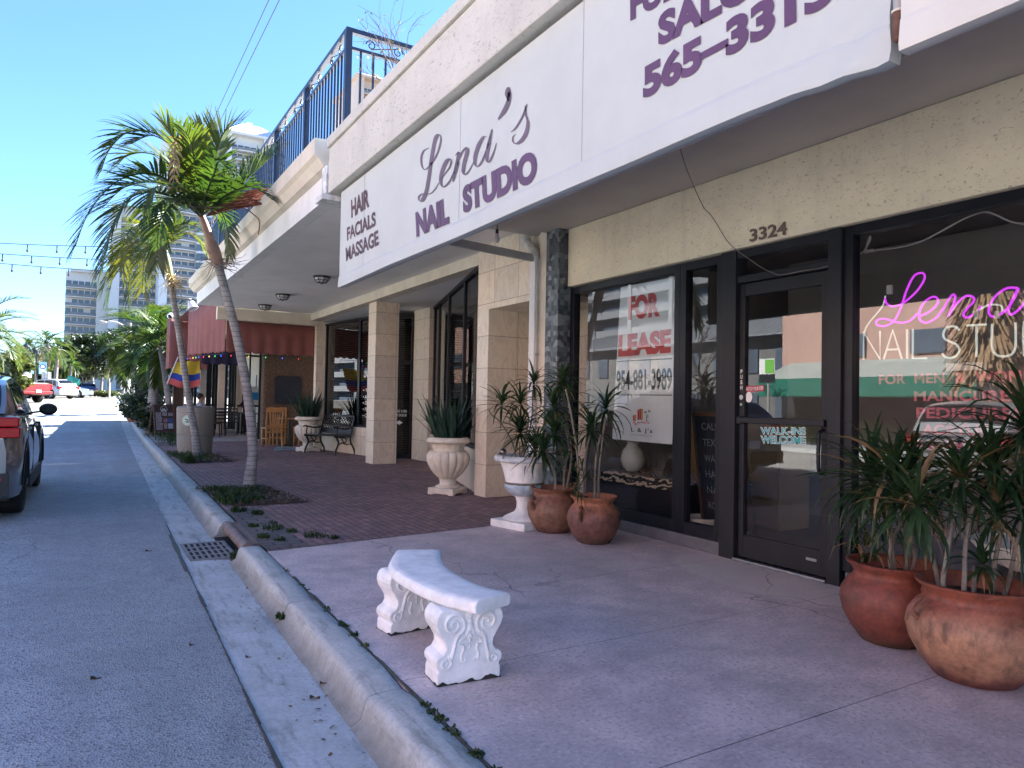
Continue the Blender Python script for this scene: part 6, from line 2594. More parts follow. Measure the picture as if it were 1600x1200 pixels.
# ================================================================ palms
def frond(parent, path, leaf, n=40, mat=None, w=.027, vee=.45, grav=.9, r=.014, start=.16, name='frond', twist=0.0, ang=58, curl=0.0):
    c = crom(path, 6)
    g = MB()
    g.tube(c, [r * (1.25 - 1.05 * i / (len(c) - 1)) for i in range(len(c))], 6)
    L = [0]
    for a, b in zip(c, c[1:]):
        L.append(L[-1] + (b - a).length)

    def ev(u):
        s = u * L[-1]
        for i in range(len(c) - 1):
            if s <= L[i + 1]:
                k = (s - L[i]) / max(1e-6, L[i + 1] - L[i])
                return c[i].lerp(c[i + 1], k), (c[i + 1] - c[i]).normalized()
        return c[-1], (c[-1] - c[-2]).normalized()
    ps = None
    for k in range(n):
        u = start + (1 - start) * (k + .5) / n
        p, d = ev(u)
        s = d.cross(V((0, 0, 1)))
        if s.length < .25 and ps is not None:
            s = ps - d * ps.dot(d)
        s.normalize()
        if ps is not None and s.dot(ps) < 0:
            s = -s
        ps = s
        up = s.cross(d)
        if twist:
            s, up = s * math.cos(twist) + up * math.sin(twist), up * math.cos(twist) - s * math.sin(twist)
        ll = leaf * (.35 + .65 * math.sin(math.pi * min(1, .12 + .80 * u)) ** .8) * rnd.uniform(.85, 1.1)
        al = rad(ang - 28 * u + rnd.uniform(-6, 6))
        for sg in (1, -1):
            v = vee + rnd.uniform(-.16, .16)
            dr = (d * math.cos(al) + (s * sg * math.cos(v) + up * math.sin(v)) * math.sin(al)).normalized()
            q = p.copy()
            nn = dr.cross(up).normalized()
            rows = []
            ww = w * rnd.uniform(.8, 1.2)
            seg = 4
            for i in range(seg + 1):
                t_ = i / seg
                hw = ww * (.45 + 1.3 * t_ - 1.75 * t_ * t_) if i < seg else .0012
                hw = max(hw, .0012)
                rows.append((q - nn * hw, q + nn * hw))
                q = q + dr * (ll / seg)
                dr = (dr + V((0, 0, -grav * .30 * (t_ + .25))) + d * curl * .2).normalized()
            g.grid(rows)
    return g.build(name, mat or LEAF, parent, recalc=False)


def trunk(parent, pts, rs, mat=BARK, n=14):
    c = crom(pts, 7)
    k = len(c)
    rr = []
    for i in range(k):
        u = i / (k - 1) * (len(rs) - 1)
        a = int(min(u, len(rs) - 2))
        rr.append((rs[a] + (rs[a + 1] - rs[a]) * (u - a)) * (1 + .025 * math.sin(i * 2.3)))
    g = MB()
    g.tube(c, rr, n)
    return g.build('trunk', mat, parent, smooth=True)


def fpath(base, pts, Y0):
    """Frond path: base, then (px, py, dy) marks turned into points at their own depth."""
    return [base] + [ony(px, py, Y0 + dy) for px, py, dy in pts]


# near palm
Y1 = 10.35
t = thing('palm_tree', (1.95, Y1, 0), 'nearest pavement palm with a leaning grey trunk and long arching fronds', 'palm', 'pavement palms')
base1 = ony(389, 768, Y1)
tp = [V((base1.x, Y1, 0))] + [ony(px, py, Y1 + dy) for px, py, dy in ((392, 735, 0), (395, 700, 0), (390, 640, 0), (381, 580, 0), (369, 520, .02), (352, 455, .04), (341, 415, .05))]
trunk(t, tp, [.098, .076, .067, .064, .062, .059, .056, .060])
g = MB()
g.tube(crom([tp[-1], ony(334, 392, Y1 + .06), ony(326, 368, Y1 + .07), ony(318, 345, Y1 + .08), ony(312, 332, Y1 + .08)], 5), [.060 + .026 * math.sin(min(1, i / 9) * math.pi) - .002 * max(0, i - 9) for i in range(21)], 14)
g.build('crownshaft', SHAFT, t, smooth=True)
C1 = ony(314, 338, Y1 + .08)
for pts, lf, n, mat, kw in (
        ([(295, 270, .1), (255, 215, .25), (205, 205, .35), (172, 232, .4), (158, 268, .4)], .50, 44, LEAF, dict(vee=.35)),
        ([(285, 300, -.2), (240, 272, -.45), (185, 282, -.6), (140, 330, -.7), (118, 385, -.7)], .58, 48, LEAF, dict(vee=.3)),
        ([(280, 312, -.4), (240, 300, -.8), (200, 312, -1.0), (172, 362, -1.1), (158, 420, -1.1)], .52, 44, LEAF, dict(vee=.25)),
        ([(318, 300, .3), (312, 250, .5), (316, 205, .6), (330, 178, .6)], .42, 40, LEAFY, dict(vee=.5, grav=.25)),
        ([(330, 296, -.3), (338, 240, -.5), (352, 205, -.6), (376, 192, -.6)], .46, 40, LEAFM, dict(vee=.6, grav=.5)),
        ([(300, 290, -.3), (282, 235, -.5), (262, 200, -.6), (252, 188, -.6)], .46, 42, LEAFM, dict(vee=.5, grav=.7)),
        ([(345, 312, .2), (385, 280, .35), (418, 250, .5), (438, 236, .5)], .42, 42, LEAFM, dict(vee=1.0, grav=.1)),
        ([(335, 320, -.5), (362, 300, -.8), (395, 292, -1.0), (425, 312, -1.1)], .40, 34, LEAF, dict(vee=.5)),
        ([(300, 322, -.7), (272, 318, -1.2), (250, 350, -1.5), (246, 410, -1.5)], .46, 38, LEAF, dict(vee=.2, grav=1.3)),
        ([(326, 325, .5), (345, 330, .8), (356, 362, .9), (358, 400, .9)], .34, 28, LEAF, dict(vee=.2, grav=1.3)),
        ([(290, 320, .7), (262, 310, 1.2), (238, 330, 1.5), (232, 360, 1.5)], .42, 32, LEAF, dict(vee=.3, grav=1.1)),
        ([(312, 300, -.6), (305, 262, -1.1), (300, 228, -1.3), (290, 205, -1.4)], .44, 40, LEAFM, dict(vee=.4, grav=1.0)),
        ([(320, 310, -.8), (335, 270, -1.5), (342, 250, -1.7), (352, 262, -1.9)], .40, 32, LEAF, dict(vee=.3, grav=1.0)),
        ([(290, 285, .5), (250, 245, .9), (205, 240, 1.1), (180, 262, 1.1)], .56, 44, LEAFM, dict(vee=.4, grav=.8)),
        ([(286, 302, .3), (244, 285, .5), (196, 292, .6), (160, 325, .6)], .56, 46, LEAF, dict(vee=.5, grav=.6)),
        ([(298, 305, -.9), (268, 290, -1.6), (238, 296, -1.9), (222, 330, -2.0)], .5, 40, LEAFM, dict(vee=.2, grav=1.1)),
        ([(300, 285, .2), (280, 240, .3), (240, 212, .4), (205, 225, .4)], .48, 42, LEAF, dict(vee=.5, grav=.7))):
    frond(t, fpath(C1, pts, Y1), lf, n, mat, **kw)
# brown flower brush and old stalks
g = MB()
b0 = ony(322, 338, Y1 - .05)
for _ in range(70):
    e = ony(408 + rnd.uniform(-8, 12), 306 + rnd.uniform(-13, 13), Y1 + rnd.uniform(-.45, .1))
    m_ = b0.lerp(e, .45) + V((rnd.gauss(0, .02), rnd.gauss(0, .02), .07 + rnd.gauss(0, .03)))
    g.tube(crom([b0, m_, e], 4), .006, 4, caps=False)
g.build('dry_flower_spray', DEADFROND, t, recalc=False)
g = MB()
for _ in range(34):
    p = tp[-1] + V((rnd.gauss(0, .03), rnd.gauss(0, .03), rnd.uniform(-.05, .12)))
    a = rnd.uniform(0, 6.283)
    q = [p]
    d = V((math.cos(a), math.sin(a), rnd.uniform(-.6, .5)))
    for k in range(4):
        q.append(q[-1] + d.normalized() * .09)
        d = d + V((rnd.gauss(0, .45), rnd.gauss(0, .45), rnd.gauss(-.1, .4)))
    g.tube(q, [.006, .005, .004, .003, .002], 4, caps=False)
g.build('old_flower_stalks', CANE, t, recalc=False)
g = MB()
g.tube(crom([ony(380, 322, Y1), ony(396, 335, Y1), ony(405, 345, Y1), ony(404, 366, Y1)], 5), .008, 5)
g.build('dead_stalk', DEADFROND, t)
# hanging dry leaf
frond(t, fpath(C1, [(300, 270, -.9), (278, 215, -1.2), (274, 240, -1.3), (271, 290, -1.3)], Y1), .20, 22, DRACB, w=.016, vee=-.3, grav=1.8)

# second palm
Y2 = 15.95
t = thing('palm_tree', (2.0, Y2, 0), 'second pavement palm leaning over the litter bin with yellow green fronds', 'palm', 'pavement palms')
b2 = ony(309, 717, Y2)
tp = [V((b2.x, Y2, 0))] + [ony(px, py, Y2) for px, py in ((305, 680), (298, 640), (290, 590), (281, 530), (273, 480), (267, 440))]
trunk(t, tp, [.105, .078, .068, .064, .060, .058, .060])
g = MB()
g.tube(crom([tp[-1], ony(264, 425, Y2), ony(261, 408, Y2), ony(259, 396, Y2)], 5), [.062 + .018 * math.sin(i / 15 * math.pi) for i in range(16)], 12)
g.build('crownshaft', simple('green_crownshaft', (.28, .30, .12), .5, .25, 6), t, smooth=True)
C2 = ony(259, 397, Y2)
for pts, lf, n, mat, kw in (
        ([(235, 372, -.5), (205, 372, -.8), (180, 400, -1.0), (160, 452, -1.0)], .66, 46, LEAF, dict(vee=.25)),
        ([(240, 358, -.9), (215, 350, -1.4), (196, 372, -1.8), (188, 420, -1.9)], .70, 46, LEAFY, dict(vee=.2, grav=1.2)),
        ([(248, 365, -1.2), (235, 372, -1.9), (226, 410, -2.2), (222, 455, -2.2)], .60, 44, LEAFY, dict(vee=.1, grav=1.4)),
        ([(265, 360, -.4), (290, 350, -.7), (318, 362, -.9), (338, 395, -.9)], .55, 38, LEAFM, dict(vee=.3)),
        ([(270, 372, .3), (295, 366, .4), (318, 385, .5), (328, 415, .5)], .5, 34, LEAFY, dict(vee=.3)),
        ([(245, 350, .3), (215, 325, .5), (185, 328, .6), (160, 350, .6)], .6, 42, LEAFM, dict(vee=.35)),
        ([(255, 345, .0), (245, 310, .0), (228, 292, .0), (208, 290, .0)], .55, 36, LEAFM, dict(vee=.4)),
        ([(240, 385, -.8), (222, 392, -1.2), (205, 420, -1.3), (200, 470, -1.3)], .5, 36, LEAFM, dict(vee=.1, grav=1.5)),
        ([(262, 350, .8), (270, 320, 1.2), (285, 310, 1.5), (300, 318, 1.7)], .5, 36, LEAFM, dict(vee=.4)),
        ([(230, 380, .6), (200, 395, .9), (178, 425, 1.0), (168, 470, 1.0)], .55, 38, LEAF, dict(vee=.2, grav=1.2))):
    frond(t, fpath(C2, pts, Y2), lf, n, mat, w=.024, **kw)
g = MB()
for _ in range(60):
    p = tp[-1] + V((rnd.gauss(0, .04), rnd.gauss(0, .04), rnd.uniform(-.1, .12)))
    q = [p]
    d = V((rnd.uniform(-.3, 1), rnd.gauss(0, .6), rnd.uniform(-.7, .4)))
    for k in range(4):
        q.append(q[-1] + d.normalized() * .10)
        d = d + V((rnd.gauss(0, .4), rnd.gauss(0, .4), rnd.gauss(-.15, .3)))
    g.tube(q, [.008, .006, .005, .004, .003], 4, caps=False)
g.build('pale_flower_stalks', simple('straw_stalk', (.55, .40, .22), .8, .3, 8), t, recalc=False)


def palm(name, base, H, lean, r, nf, fl, leaf, label, cat='palm', group=None, mats=(LEAF, LEAFM), lowest=-.5, dead=0, nl=30, w=.03, boot=None, trunks=None, seed=0):
    """A palm built from a trunk and arching fronds."""
    rs = random.Random(seed)
    t = thing(name, base, label, cat, group)
    b = V(base)
    top = b + V((lean[0], lean[1], H))
    trunk(t, [b + V((0, 0, -.1)), b + V((lean[0] * .2, lean[1] * .2, H * .35)), b + V((lean[0] * .6, lean[1] * .6, H * .7)), top], [r * 1.35, r, r * .9, r * .95], n=10)
    for i in range(nf):
        az = i * 2.4 + rs.uniform(-.3, .3)
        el = 1.35 - (1.35 - lowest) * (i / max(1, nf - 1)) + rs.uniform(-.15, .15)
        d = V((math.cos(az), math.sin(az), 0))
        q, p = [top], top
        L = fl * rs.uniform(.85, 1.1)
        for k in range(5):
            p = p + (d * math.cos(el) + V((0, 0, math.sin(el)))) * L / 5
            q.append(p)
            el -= rs.uniform(.22, .42)
        frond(t, q, leaf, nl, mats[rs.randrange(len(mats))], w=w, vee=rs.uniform(.2, .6), grav=.8, r=r * .16)
    for i in range(dead):
        az = rs.uniform(0, 6.283)
        d = V((math.cos(az), math.sin(az), 0))
        q = [top - V((0, 0, .1)), top + d * .35 + V((0, 0, -.1)), top + d * .55 + V((0, 0, -.8)), top + d * .5 + V((0, 0, -fl * .75))]
        frond(t, q, leaf * .7, 18, STRAW, w=w * .8, vee=-.2, grav=2, r=r * .12, name='dead_frond')
    return t


# palms and planting down the pavement
def base_at(px, py, Y):
    p = ony(px, py, Y)
    return V((p.x, Y, road_z(Y) + .13))


palm('palm_tree', base_at(236, 690, 27), 3.3, (.15, .3), .17, 16, 1.9, .65, 'stout grey palm with a thick double trunk in the planted verge', 'palm', 'pavement palms', lowest=-.7, seed=4, nl=34, w=.034)
palm('palm_tree', base_at(252, 690, 29.5), 3.6, (-.6, .0), .085, 14, 1.8, .6, 'thin palm with a pale green trunk just behind the menu board', 'palm', 'pavement palms', mats=(LEAFM, LEAF), lowest=-.5, seed=5, nl=32, w=.032)
palm('palm_tree', base_at(266, 680, 26), 2.9, (-.35, .3), .10, 14, 1.7, .6, 'curving palm next to the maroon awning with a dark crown', 'palm', 'pavement palms', mats=(LEAF,), lowest=-.6, seed=8, nl=32, w=.032)
palm('palm_tree', base_at(216, 670, 34), 2.9, (-.2, .5), .11, 13, 1.6, .55, 'sunlit palm leaning over the road beyond the planted verge', 'palm', 'pavement palms', mats=(LEAFY, LEAFM, LEAF), lowest=-.7, seed=6, nl=34, w=.036)
palm('palm_tree', base_at(208, 662, 41), 2.6, (-.1, .5), .11, 12, 1.5, .5, 'small bright palm at the far end of the planted verge', 'palm', 'pavement palms', mats=(LEAFM, LEAF), lowest=-.7, seed=16, nl=30, w=.038)


def bush(name, c, rx, ry, rz_, n, mats, label, cat='shrub', group=None, leaf=.09, seed=1, stem=True, trunk_h=0, tr=.08, clump=14):
    """Crown of many leaf-sized faces gathered in uneven clumps over limbs."""
    rs = random.Random(seed)
    t = thing(name, c, label, cat, group)
    c = V(c)
    cc = c + V((0, 0, trunk_h + rz_))
    cl = []
    for i in range(clump):
        while True:
            d = V((rs.uniform(-1, 1), rs.uniform(-1, 1), rs.uniform(-1, 1)))
            if .25 < d.length < 1:
                break
        cl.append((cc + V((d.x * rx * .78, d.y * ry * .78, d.z * rz_ * .78)), rs.uniform(.28, .52)))
    g = MB()
    if trunk_h > 0:
        b = c + V((0, 0, -.1))
        fork = c + V((rs.uniform(-.2, .2), rs.uniform(-.2, .2), trunk_h))
        g.tube(crom([b, c + V((0, 0, trunk_h * .5)), fork], 4), [tr * (1.3 - .4 * i / 8) for i in range(9)], 9)
        for p, _ in cl[::2]:
            g.tube(crom([fork, fork.lerp(p, .5) + V((0, 0, .1 * rz_)), p], 3), [tr * .6 * (1 - .8 * i / 6) for i in range(7)], 6, caps=False)
    else:
        for p, _ in cl[::2]:
            g.tube(crom([c, c.lerp(p, .5) + V((0, 0, .15)), p], 3), [.022 * (1 - .7 * i / 6) for i in range(7)], 5, caps=False)
    g.build('trunk' if trunk_h else 'stem', BARK if trunk_h else CANE, t, smooth=True)
    g = MB()
    for k in range(n):
        p, s = cl[rs.randrange(len(cl))]
        while True:
            d = V((rs.uniform(-1, 1), rs.uniform(-1, 1), rs.uniform(-1, 1)))
            if d.length < 1:
                break
        d = d * (.55 + .45 * d.length)
        q = p + V((d.x * rx * s, d.y * ry * s, d.z * rz_ * s * .8))
        u = V((rs.gauss(0, 1), rs.gauss(0, 1), rs.gauss(0, .7))).normalized()
        v = u.orthogonal().normalized()
        v = (v * math.cos(k) + u.cross(v) * math.sin(k))
        L = leaf * rs.uniform(.7, 1.4)
        g.add([q - u * L, q - v * L * .42, q + u * L, q + v * L * .42], [(0, 1, 2, 3)], k % len(mats))
    g.build('crown' if trunk_h else 'leaves', list(mats), t, recalc=False)
    return t


for px, Y, w, h, lb, sd, mm in ((229, 26, .75, .55, 'low leafy shrub in the verge beside the black planter rail', 2, (FOL_D, FOL_M)), (222, 29.5, .6, .8, 'dark leafy shrub at the kerb under the stout palm', 3, (FOL_D,)),
                                (214, 33, .6, .7, 'dark green shrub in a clay pot along the verge', 4, (FOL_D, FOL_M)), (207, 37, .55, .6, 'shrub in the verge under the sunlit palm', 5, (FOL_D, FOL_M)), (200, 42, .6, .6, 'rounded shrub where the verge meets the junction', 6, (FOL_D, FOL_D, FOL_M)),
                                (240, 31, .9, 1.2, 'tall dense shrub filling the verge behind the menu board', 7, (FOL_D,))):
    p = ony(px, 640, Y)
    bush('verge_shrub', (p.x, Y, road_z(Y) + .13), w, w * 1.2, h, 1500, mm, lb, 'shrub', 'shrubs along the verge', leaf=.07, seed=sd)
t = thing('planter_rail', ony(222, 690, 25.5), 'low black metal rail edging the planted verge', 'railing')
g = MB()
a, b = onz(217, 664, .0), onz(238, 690, .0)
for k in range(8):
    p = V((kerb_x(25) + .28, 24.6 + k * .75, road_z(24.6 + k * .75) + .13))
    g.bar(p, p + V((0, 0, .55)), .03)
for z in (.52, .15):
    g.bar(V((kerb_x(25) + .28, 24.6, z)), V((kerb_x(25) + .28, 29.85, z + .05)), .025)
g.build('rail', IRON, t)
for px, Y, lb in ((198, 40, 'clay pot at the far kerb corner'), (206, 34.5, 'small clay pot on the verge kerb')):
    p = ony(px, 650, Y)
    g = MB()
    g.lathe([(.13, 0), (.19, .30), (.21, .31), (.21, .36), (.18, .36), (.17, .3), (0, .29)], 20, (p.x, Y, road_z(Y) + .13))
    tag(g.build('clay_pot', simple('clay_pot', (.42, .17, .09), .8, .3, 9), smooth=True, org=V((p.x, Y, road_z(Y) + .13))), lb, 'plant pot', 'clay pots on the verge')
# far kerb island with hedge
p = ony(168, 614, 88)
bush('clipped_hedge', (p.x - .2, 88, road_z(88)), 1.9, .8, .42, 4500, (FOL_L, FOL_M), 'sunlit clipped hedge on the island at the end of the street', 'hedge', leaf=.07, seed=9, clump=46)

# ================================================================ vehicles
def car(name, loc, rz, label, spec, group=None):
    """Lofted body, separate glass, lamps, wheels, mirrors. Local +Y is the front."""
    t = thing(name, (0, 0, 0), label, spec.get('cat', 'car'), group)
    L, W = spec['L'], spec['W'] / 2
    belt, top, zb = spec['belt'], spec['top'], spec.get('sill', .24)
    deck = spec['deck']            # (y, z) upper edge of the lower body
    roof = spec['roof']            # (y, z) roof line, outside it there is no cabin
    ax, wr, ww = spec['axles'], spec['wr'], spec.get('ww', .23)
    paint = spec['paint']

    def interp(tab, y):
        if y <= tab[0][0]:
            return tab[0][1]
        for (a, za), (b, zb_) in zip(tab, tab[1:]):
            if y <= b:
                u = (y - a) / (b - a)
                return za + (zb_ - za) * u
        return tab[-1][1]
    ys = sorted(set([round(-L / 2 + L * i / 70, 4) for i in range(71)] + [round(a + wr * 1.13 * math.cos(k * math.pi / 14), 4) for a in ax for k in range(15)]))

    def wid(y):
        e = abs(y) / (L / 2)
        return W * (1 - .13 * max(0, (e - .72) / .28) ** 2.2)
    rows = []
    for y in ys:
        zt, w, z0 = interp(deck, y), wid(y), zb
        e = max(0, (abs(y) - (L / 2 - .18)) / .18)
        z0 = zb + .10 * e
        zt -= .05 * e ** 2
        for a in ax:
            h = (wr * 1.13) ** 2 - (y - a) ** 2
            if h > 0:
                z0 = max(z0, wr + math.sqrt(h))
        z0 = min(z0, zt - .12)
        H = zt - z0
        sh = min(.42, .5 * H)
        half = [(0, z0), (w - .16, z0), (w - .03, z0 + .01), (w - .008, z0 + min(.08, H * .15)), (w, z0 + H * .38), (w - .004, z0 + H * .62), (w - .03, z0 + H * .80), (w - .055, zt - .035), (w - .09, zt - .008), (w - .2, zt + .008), (0, zt + .02)]
        rows.append([V((x, y, z)) for x, z in half] + [V((-x, y, z)) for x, z in half[-2:0:-1]])
    g = MB()
    g.grid(rows, closed=True)
    g.poly(rows[0][::-1])
    g.poly(rows[-1])
    body = g.build('body', paint, t, smooth=True, angle=42)
    # cabin
    cw = spec.get('cab_in', .085)
    rw = spec.get('roof_in', .25)

    def cab(y, u):
        """u: 0 belt edge, 1 roof edge, 2 roof centre (right side, +X)"""
        zt, zr, w = interp(deck, y) - .01, interp(roof, y), wid(y)
        zr = max(zr, zt + .004)
        f = min(1, (zr - zt) / max(.05, top - belt))
        wb, wt = w - cw, w - cw - (rw - cw) * f
        if u <= 1:
            x = wb + (wt - wb) * (u ** 1.25)
            z = zt + (zr - .045 * f - zt) * u
        else:
            v = u - 1
            x = wt * (1 - v)
            z = zr - .045 * f + .06 * f * (1 - (1 - v) ** 2.4)
        return V((x, y, z))
    y0, y1 = roof[0][0], roof[-1][0]
    cy = [y0 + (y1 - y0) * i / 46 for i in range(47)]
    us = [0, .25, .5, .75, .92, 1.0, 1.08, 1.25, 1.5, 2.0]
    g = MB()
    rows = []
    for y in cy:
        r = [cab(y, u) for u in us]
        rows.append(r + [V((-p.x, p.y, p.z)) for p in r[-2::-1]])
    g.grid(rows)
    g.build('cabin', spec.get('cab_paint', paint), t, smooth=True, angle=45)

    def patch(fn, nu, nv, name, mat, off=.007, both=True, par=t):
        for s in ((1, -1) if both else (1,)):
            g = MB()
            rr = []
            for i in range(nu + 1):
                row = []
                for j in range(nv + 1):
                    a, b, c = fn(i / nu, j / nv), fn(i / nu + .01, j / nv), fn(i / nu, j / nv + .01)
                    n = (b - a).cross(c - a)
                    n = n.normalized() if n.length > 1e-9 else V((1, 0, 0))
                    if n.dot(a - V((0, (y0 + y1) / 2, belt - .2))) < 0:
                        n = -n
                    p = a + n * off
                    row.append(V((p.x * s, p.y, p.z)))
                rr.append(row)
            g.grid(rr)
            g.build(name, mat, par, smooth=True)
    for a0, a1, b0, b1 in spec['side']:   # belt start/end, top start/end
        patch(lambda u, v: cab((a0 + (a1 - a0) * u) * (1 - v) + (b0 + (b1 - b0) * u) * v, .06 + .80 * v), 10, 6, 'side_window', CARGLASS)
    for nm, ya, yb in (('rear_window', *spec['rear']), ('windscreen', *spec['front'])):
        def fn(u, v, ya=ya, yb=yb):
            y = ya + (yb - ya) * v
            e = cab(y, 1.0)
            k = cab(y, 1.06)
            x = (e.x - .045) * (1 - 2 * u)
            zc = cab(y, 2).z
            z = zc - (zc - e.z) * abs(1 - 2 * u) ** 2.4
            return V((x, y, z))
        patch(fn, 14, 8, nm, CARGLASS, .009, False)
    # lamps
    for nm, mat, quads in spec['lamps']:
        for q in quads:
            for s in (1, -1):
                g = MB()
                x0, x1, yy0, yy1, z0, z1 = q
                g.box(s * x0 if s > 0 else -x1, x1 if s > 0 else -x0, yy0, yy1, z0, z1)
                g.build(nm, mat, t, bevel=.012)
    # wheels
    for a in ax:
        for s in (1, -1):
            g = MB()
            prof = [(wr * .62, -ww / 2), (wr * .93, -ww / 2 + .005), (wr, -ww / 2 + .03), (wr, ww / 2 - .03), (wr * .93, ww / 2 - .005), (wr * .66, ww / 2 - .01), (wr * .64, ww / 2 - .05)]
            v0 = len(g.v)
            g.lathe(prof, 36, (0, 0, 0), caps=False)
            cx = s * (W - ww / 2 - .012)
            g.v = [(cx + z * s, a + x, wr + y) for x, y, z in g.v]
            wh = g.build('wheel', TYRE, t, smooth=True)
            g = MB()
            for k in range(10):
                th = k * 6.283 / 10
                d, e = V((0, math.cos(th), math.sin(th))), V((0, -math.sin(th), math.cos(th)))
                o = V((cx + s * (ww / 2 - .035), a, wr))
                g.add([o + d * .05 + e * .022, o + d * .05 - e * .022, o + d * wr * .64 - e * (.014 if k % 2 else .03), o + d * wr * .64 + e * (.014 if k % 2 else .03)], [(0, 1, 2, 3)])
            A = [V((cx + s * (ww / 2 - .03), a + wr * .66 * math.cos(k * .1745), wr + wr * .66 * math.sin(k * .1745))) for k in range(36)]
            B = [V((cx + s * (ww / 2 - .03), a + wr * .60 * math.cos(k * .1745), wr + wr * .60 * math.sin(k * .1745))) for k in range(36)]
            g.grid([A, B], closed=True)
            Cc = [V((cx + s * (ww / 2 - .025), a + .07 * math.cos(k * .5236), wr + .07 * math.sin(k * .5236))) for k in range(12)]
            g.poly(Cc)
            g.build('rim', spec.get('rim', RIM), wh)
            g = MB()
            g.lathe([(wr * .62, 0), (0, 0)], 24, (0, 0, 0), caps=False)
            g.v = [(cx + s * (ww / 2 - .10), a + x, wr + y) for x, y, z in g.v]
            g.build('wheel_hub', TRIM, wh)
    g = MB()
    for a in ax:
        g.box(-W + .18, W - .18, a - wr * 1.05, a + wr * 1.05, zb + .02, min(interp(deck, a) - .1, wr * 2.1))
    g.box(-W + .12, W - .12, -L / 2 + .3, L / 2 - .3, zb - .03, zb + .05)
    # dark cladding round the arches and sills
    g.build('underbody', TRIM, t)
    if spec.get('clad'):
        g = MB()
        for a in ax:
            for s in (1, -1):
                A, B = [], []
                for k in range(17):
                    th = math.pi * k / 16
                    for lst, r in ((A, wr * 1.12), (B, wr * 1.30)):
                        lst.append(V((s * (W + .004), a + r * math.cos(th), wr + r * math.sin(th))))
                g.grid([A, B])
                g.grid([[V((p.x - s * .05, p.y, p.z)) for p in A], A])
        for s in (1, -1):
            g.box(s * W - .012, s * W + .012, ax[0] + wr * 1.2, ax[1] - wr * 1.2, zb - .01, zb + .16)
        g.box(-W * .9, W * .9, -L / 2 - .025, -L / 2 + .05, zb + .06, zb + .30)
        g.build('cladding', TRIM, t)
    my, mz = spec['mirror']
    for s in (1, -1):
        g = MB()
        g.ball((s * (W + .10), my, mz), .12, 16, 10, sq=(.95, .55, .72))
        g.bar((s * (W - .10), my + .02, mz - .05), (s * (W + .04), my + .01, mz - .03), .05, .03)
        mr = g.build('mirror', spec.get('mirror_paint', TRIM), t, smooth=True)
        g = MB()
        g.lathe([(.085, 0), (0, 0)], 20, (0, 0, 0), caps=False)
        g.v = [(s * (W + .10) + x * 1.0, my - .064, mz + y * .6) for x, y, z in g.v]
        g.build('mirror_glass', simple('dark_mirror', (.012, .013, .016), .3, .1, 5, spec=.15), mr)
    for nm, mat, bxs in spec.get('extra', ()):
        g = MB()
        for b in bxs:
            g.box(*b)
        g.build(nm, mat, t, bevel=.008)
    # door handles and shut lines on the visible sides
    g = MB()
    for y in spec.get('handles', ()):
        for s in (1, -1):
            g.box(s * W - .02, s * W + .012, y - .09, y + .09, belt - .16, belt - .13)
    if g.v:
        g.build('door_handle', paint, t, bevel=.006)
    for y in spec.get('seams', ()):
        for s in (1, -1):
            g = MB()
            g.box(s * W - .05, s * W + .0015, y - .004, y + .004, zb + .1, belt - .12)
            g.build('door_seam', TRIM, t)
    t.location = loc
    t.rotation_euler.z = rz
    return t


SUV = dict(cat='car', L=4.72, W=1.90, belt=1.13, top=1.66, sill=.25, deck=[(-2.36, 1.10), (-2.2, 1.18), (-1.0, 1.15), (.6, 1.09), (1.0, 1.05), (1.7, .96), (2.2, .86), (2.36, .74)],
           roof=[(-2.22, 1.19), (-2.1, 1.30), (-1.82, 1.52), (-1.5, 1.60), (-.6, 1.66), (.1, 1.64), (.45, 1.56), (1.12, 1.03)], axles=(-1.42, 1.42), wr=.36, ww=.25, paint=DARKCAR,
           side=[(-1.86, -1.48, -1.50, -1.35), (-1.42, -.42, -1.28, -.46), (-.34, .86, -.38, .32)], rear=(-2.14, -1.80), front=(.50, 1.06),
           lamps=[('tail_lamp', TAIL, [(.52, .935, -2.40, -2.14, 1.05, 1.15), (.70, .945, -2.38, -1.98, .93, 1.04)]), ('headlamp', CHROME, [(.55, .88, 2.14, 2.33, .68, .80)]), ('reflector', REDV, [(.62, .80, -2.40, -2.30, .47, .50)])],
           mirror=(.62, 1.19), clad=True, handles=(-1.05, .05), seams=(-.38, .85, -1.30),
           extra=[('number_plate', WHITEV, [(-.16, .16, -2.395, -2.36, .60, .76)]), ('roof_rail', TRIM, [(.58, .61, -1.3, .1, 1.645, 1.675)]), ('roof_rail', TRIM, [(-.61, -.58, -1.3, .1, 1.645, 1.675)])])
car('parked_car', (-1.53, 11.72, -.13), rad(-.5), 'silver grey crossover with red tail lamps at the edge of the picture, nearest parked car', SUV, 'cars along the street')

S2 = dict(SUV, paint=GREYCAR, L=4.4, axles=(-1.3, 1.32), deck=[(-2.2, .9), (-2.05, 1.02), (-1.0, 1.04), (.6, 1.02), (1.0, 1.0), (1.6, .94), (2.05, .84), (2.2, .7)], belt=1.03,
          roof=[(-2.08, 1.04), (-1.98, 1.25), (-1.8, 1.5), (-1.5, 1.58), (-.6, 1.62), (.1, 1.6), (.45, 1.52), (1.05, 1.01)], side=[(-1.8, -1.42, -1.62, -1.36), (-1.36, -.42, -1.28, -.46), (-.34, .84, -.38, .32)], rear=(-2.0, -1.78), front=(.5, 1.0),
          lamps=[('tail_lamp', TAIL, [(.62, .93, -2.2, -1.95, .80, 1.0)]), ('headlamp', CHROME, [(.55, .86, 2.0, 2.17, .68, .80)])], extra=[('number_plate', WHITEV, [(-.16, .16, -2.24, -2.19, .62, .78)])], mirror=(.6, 1.08), clad=False)
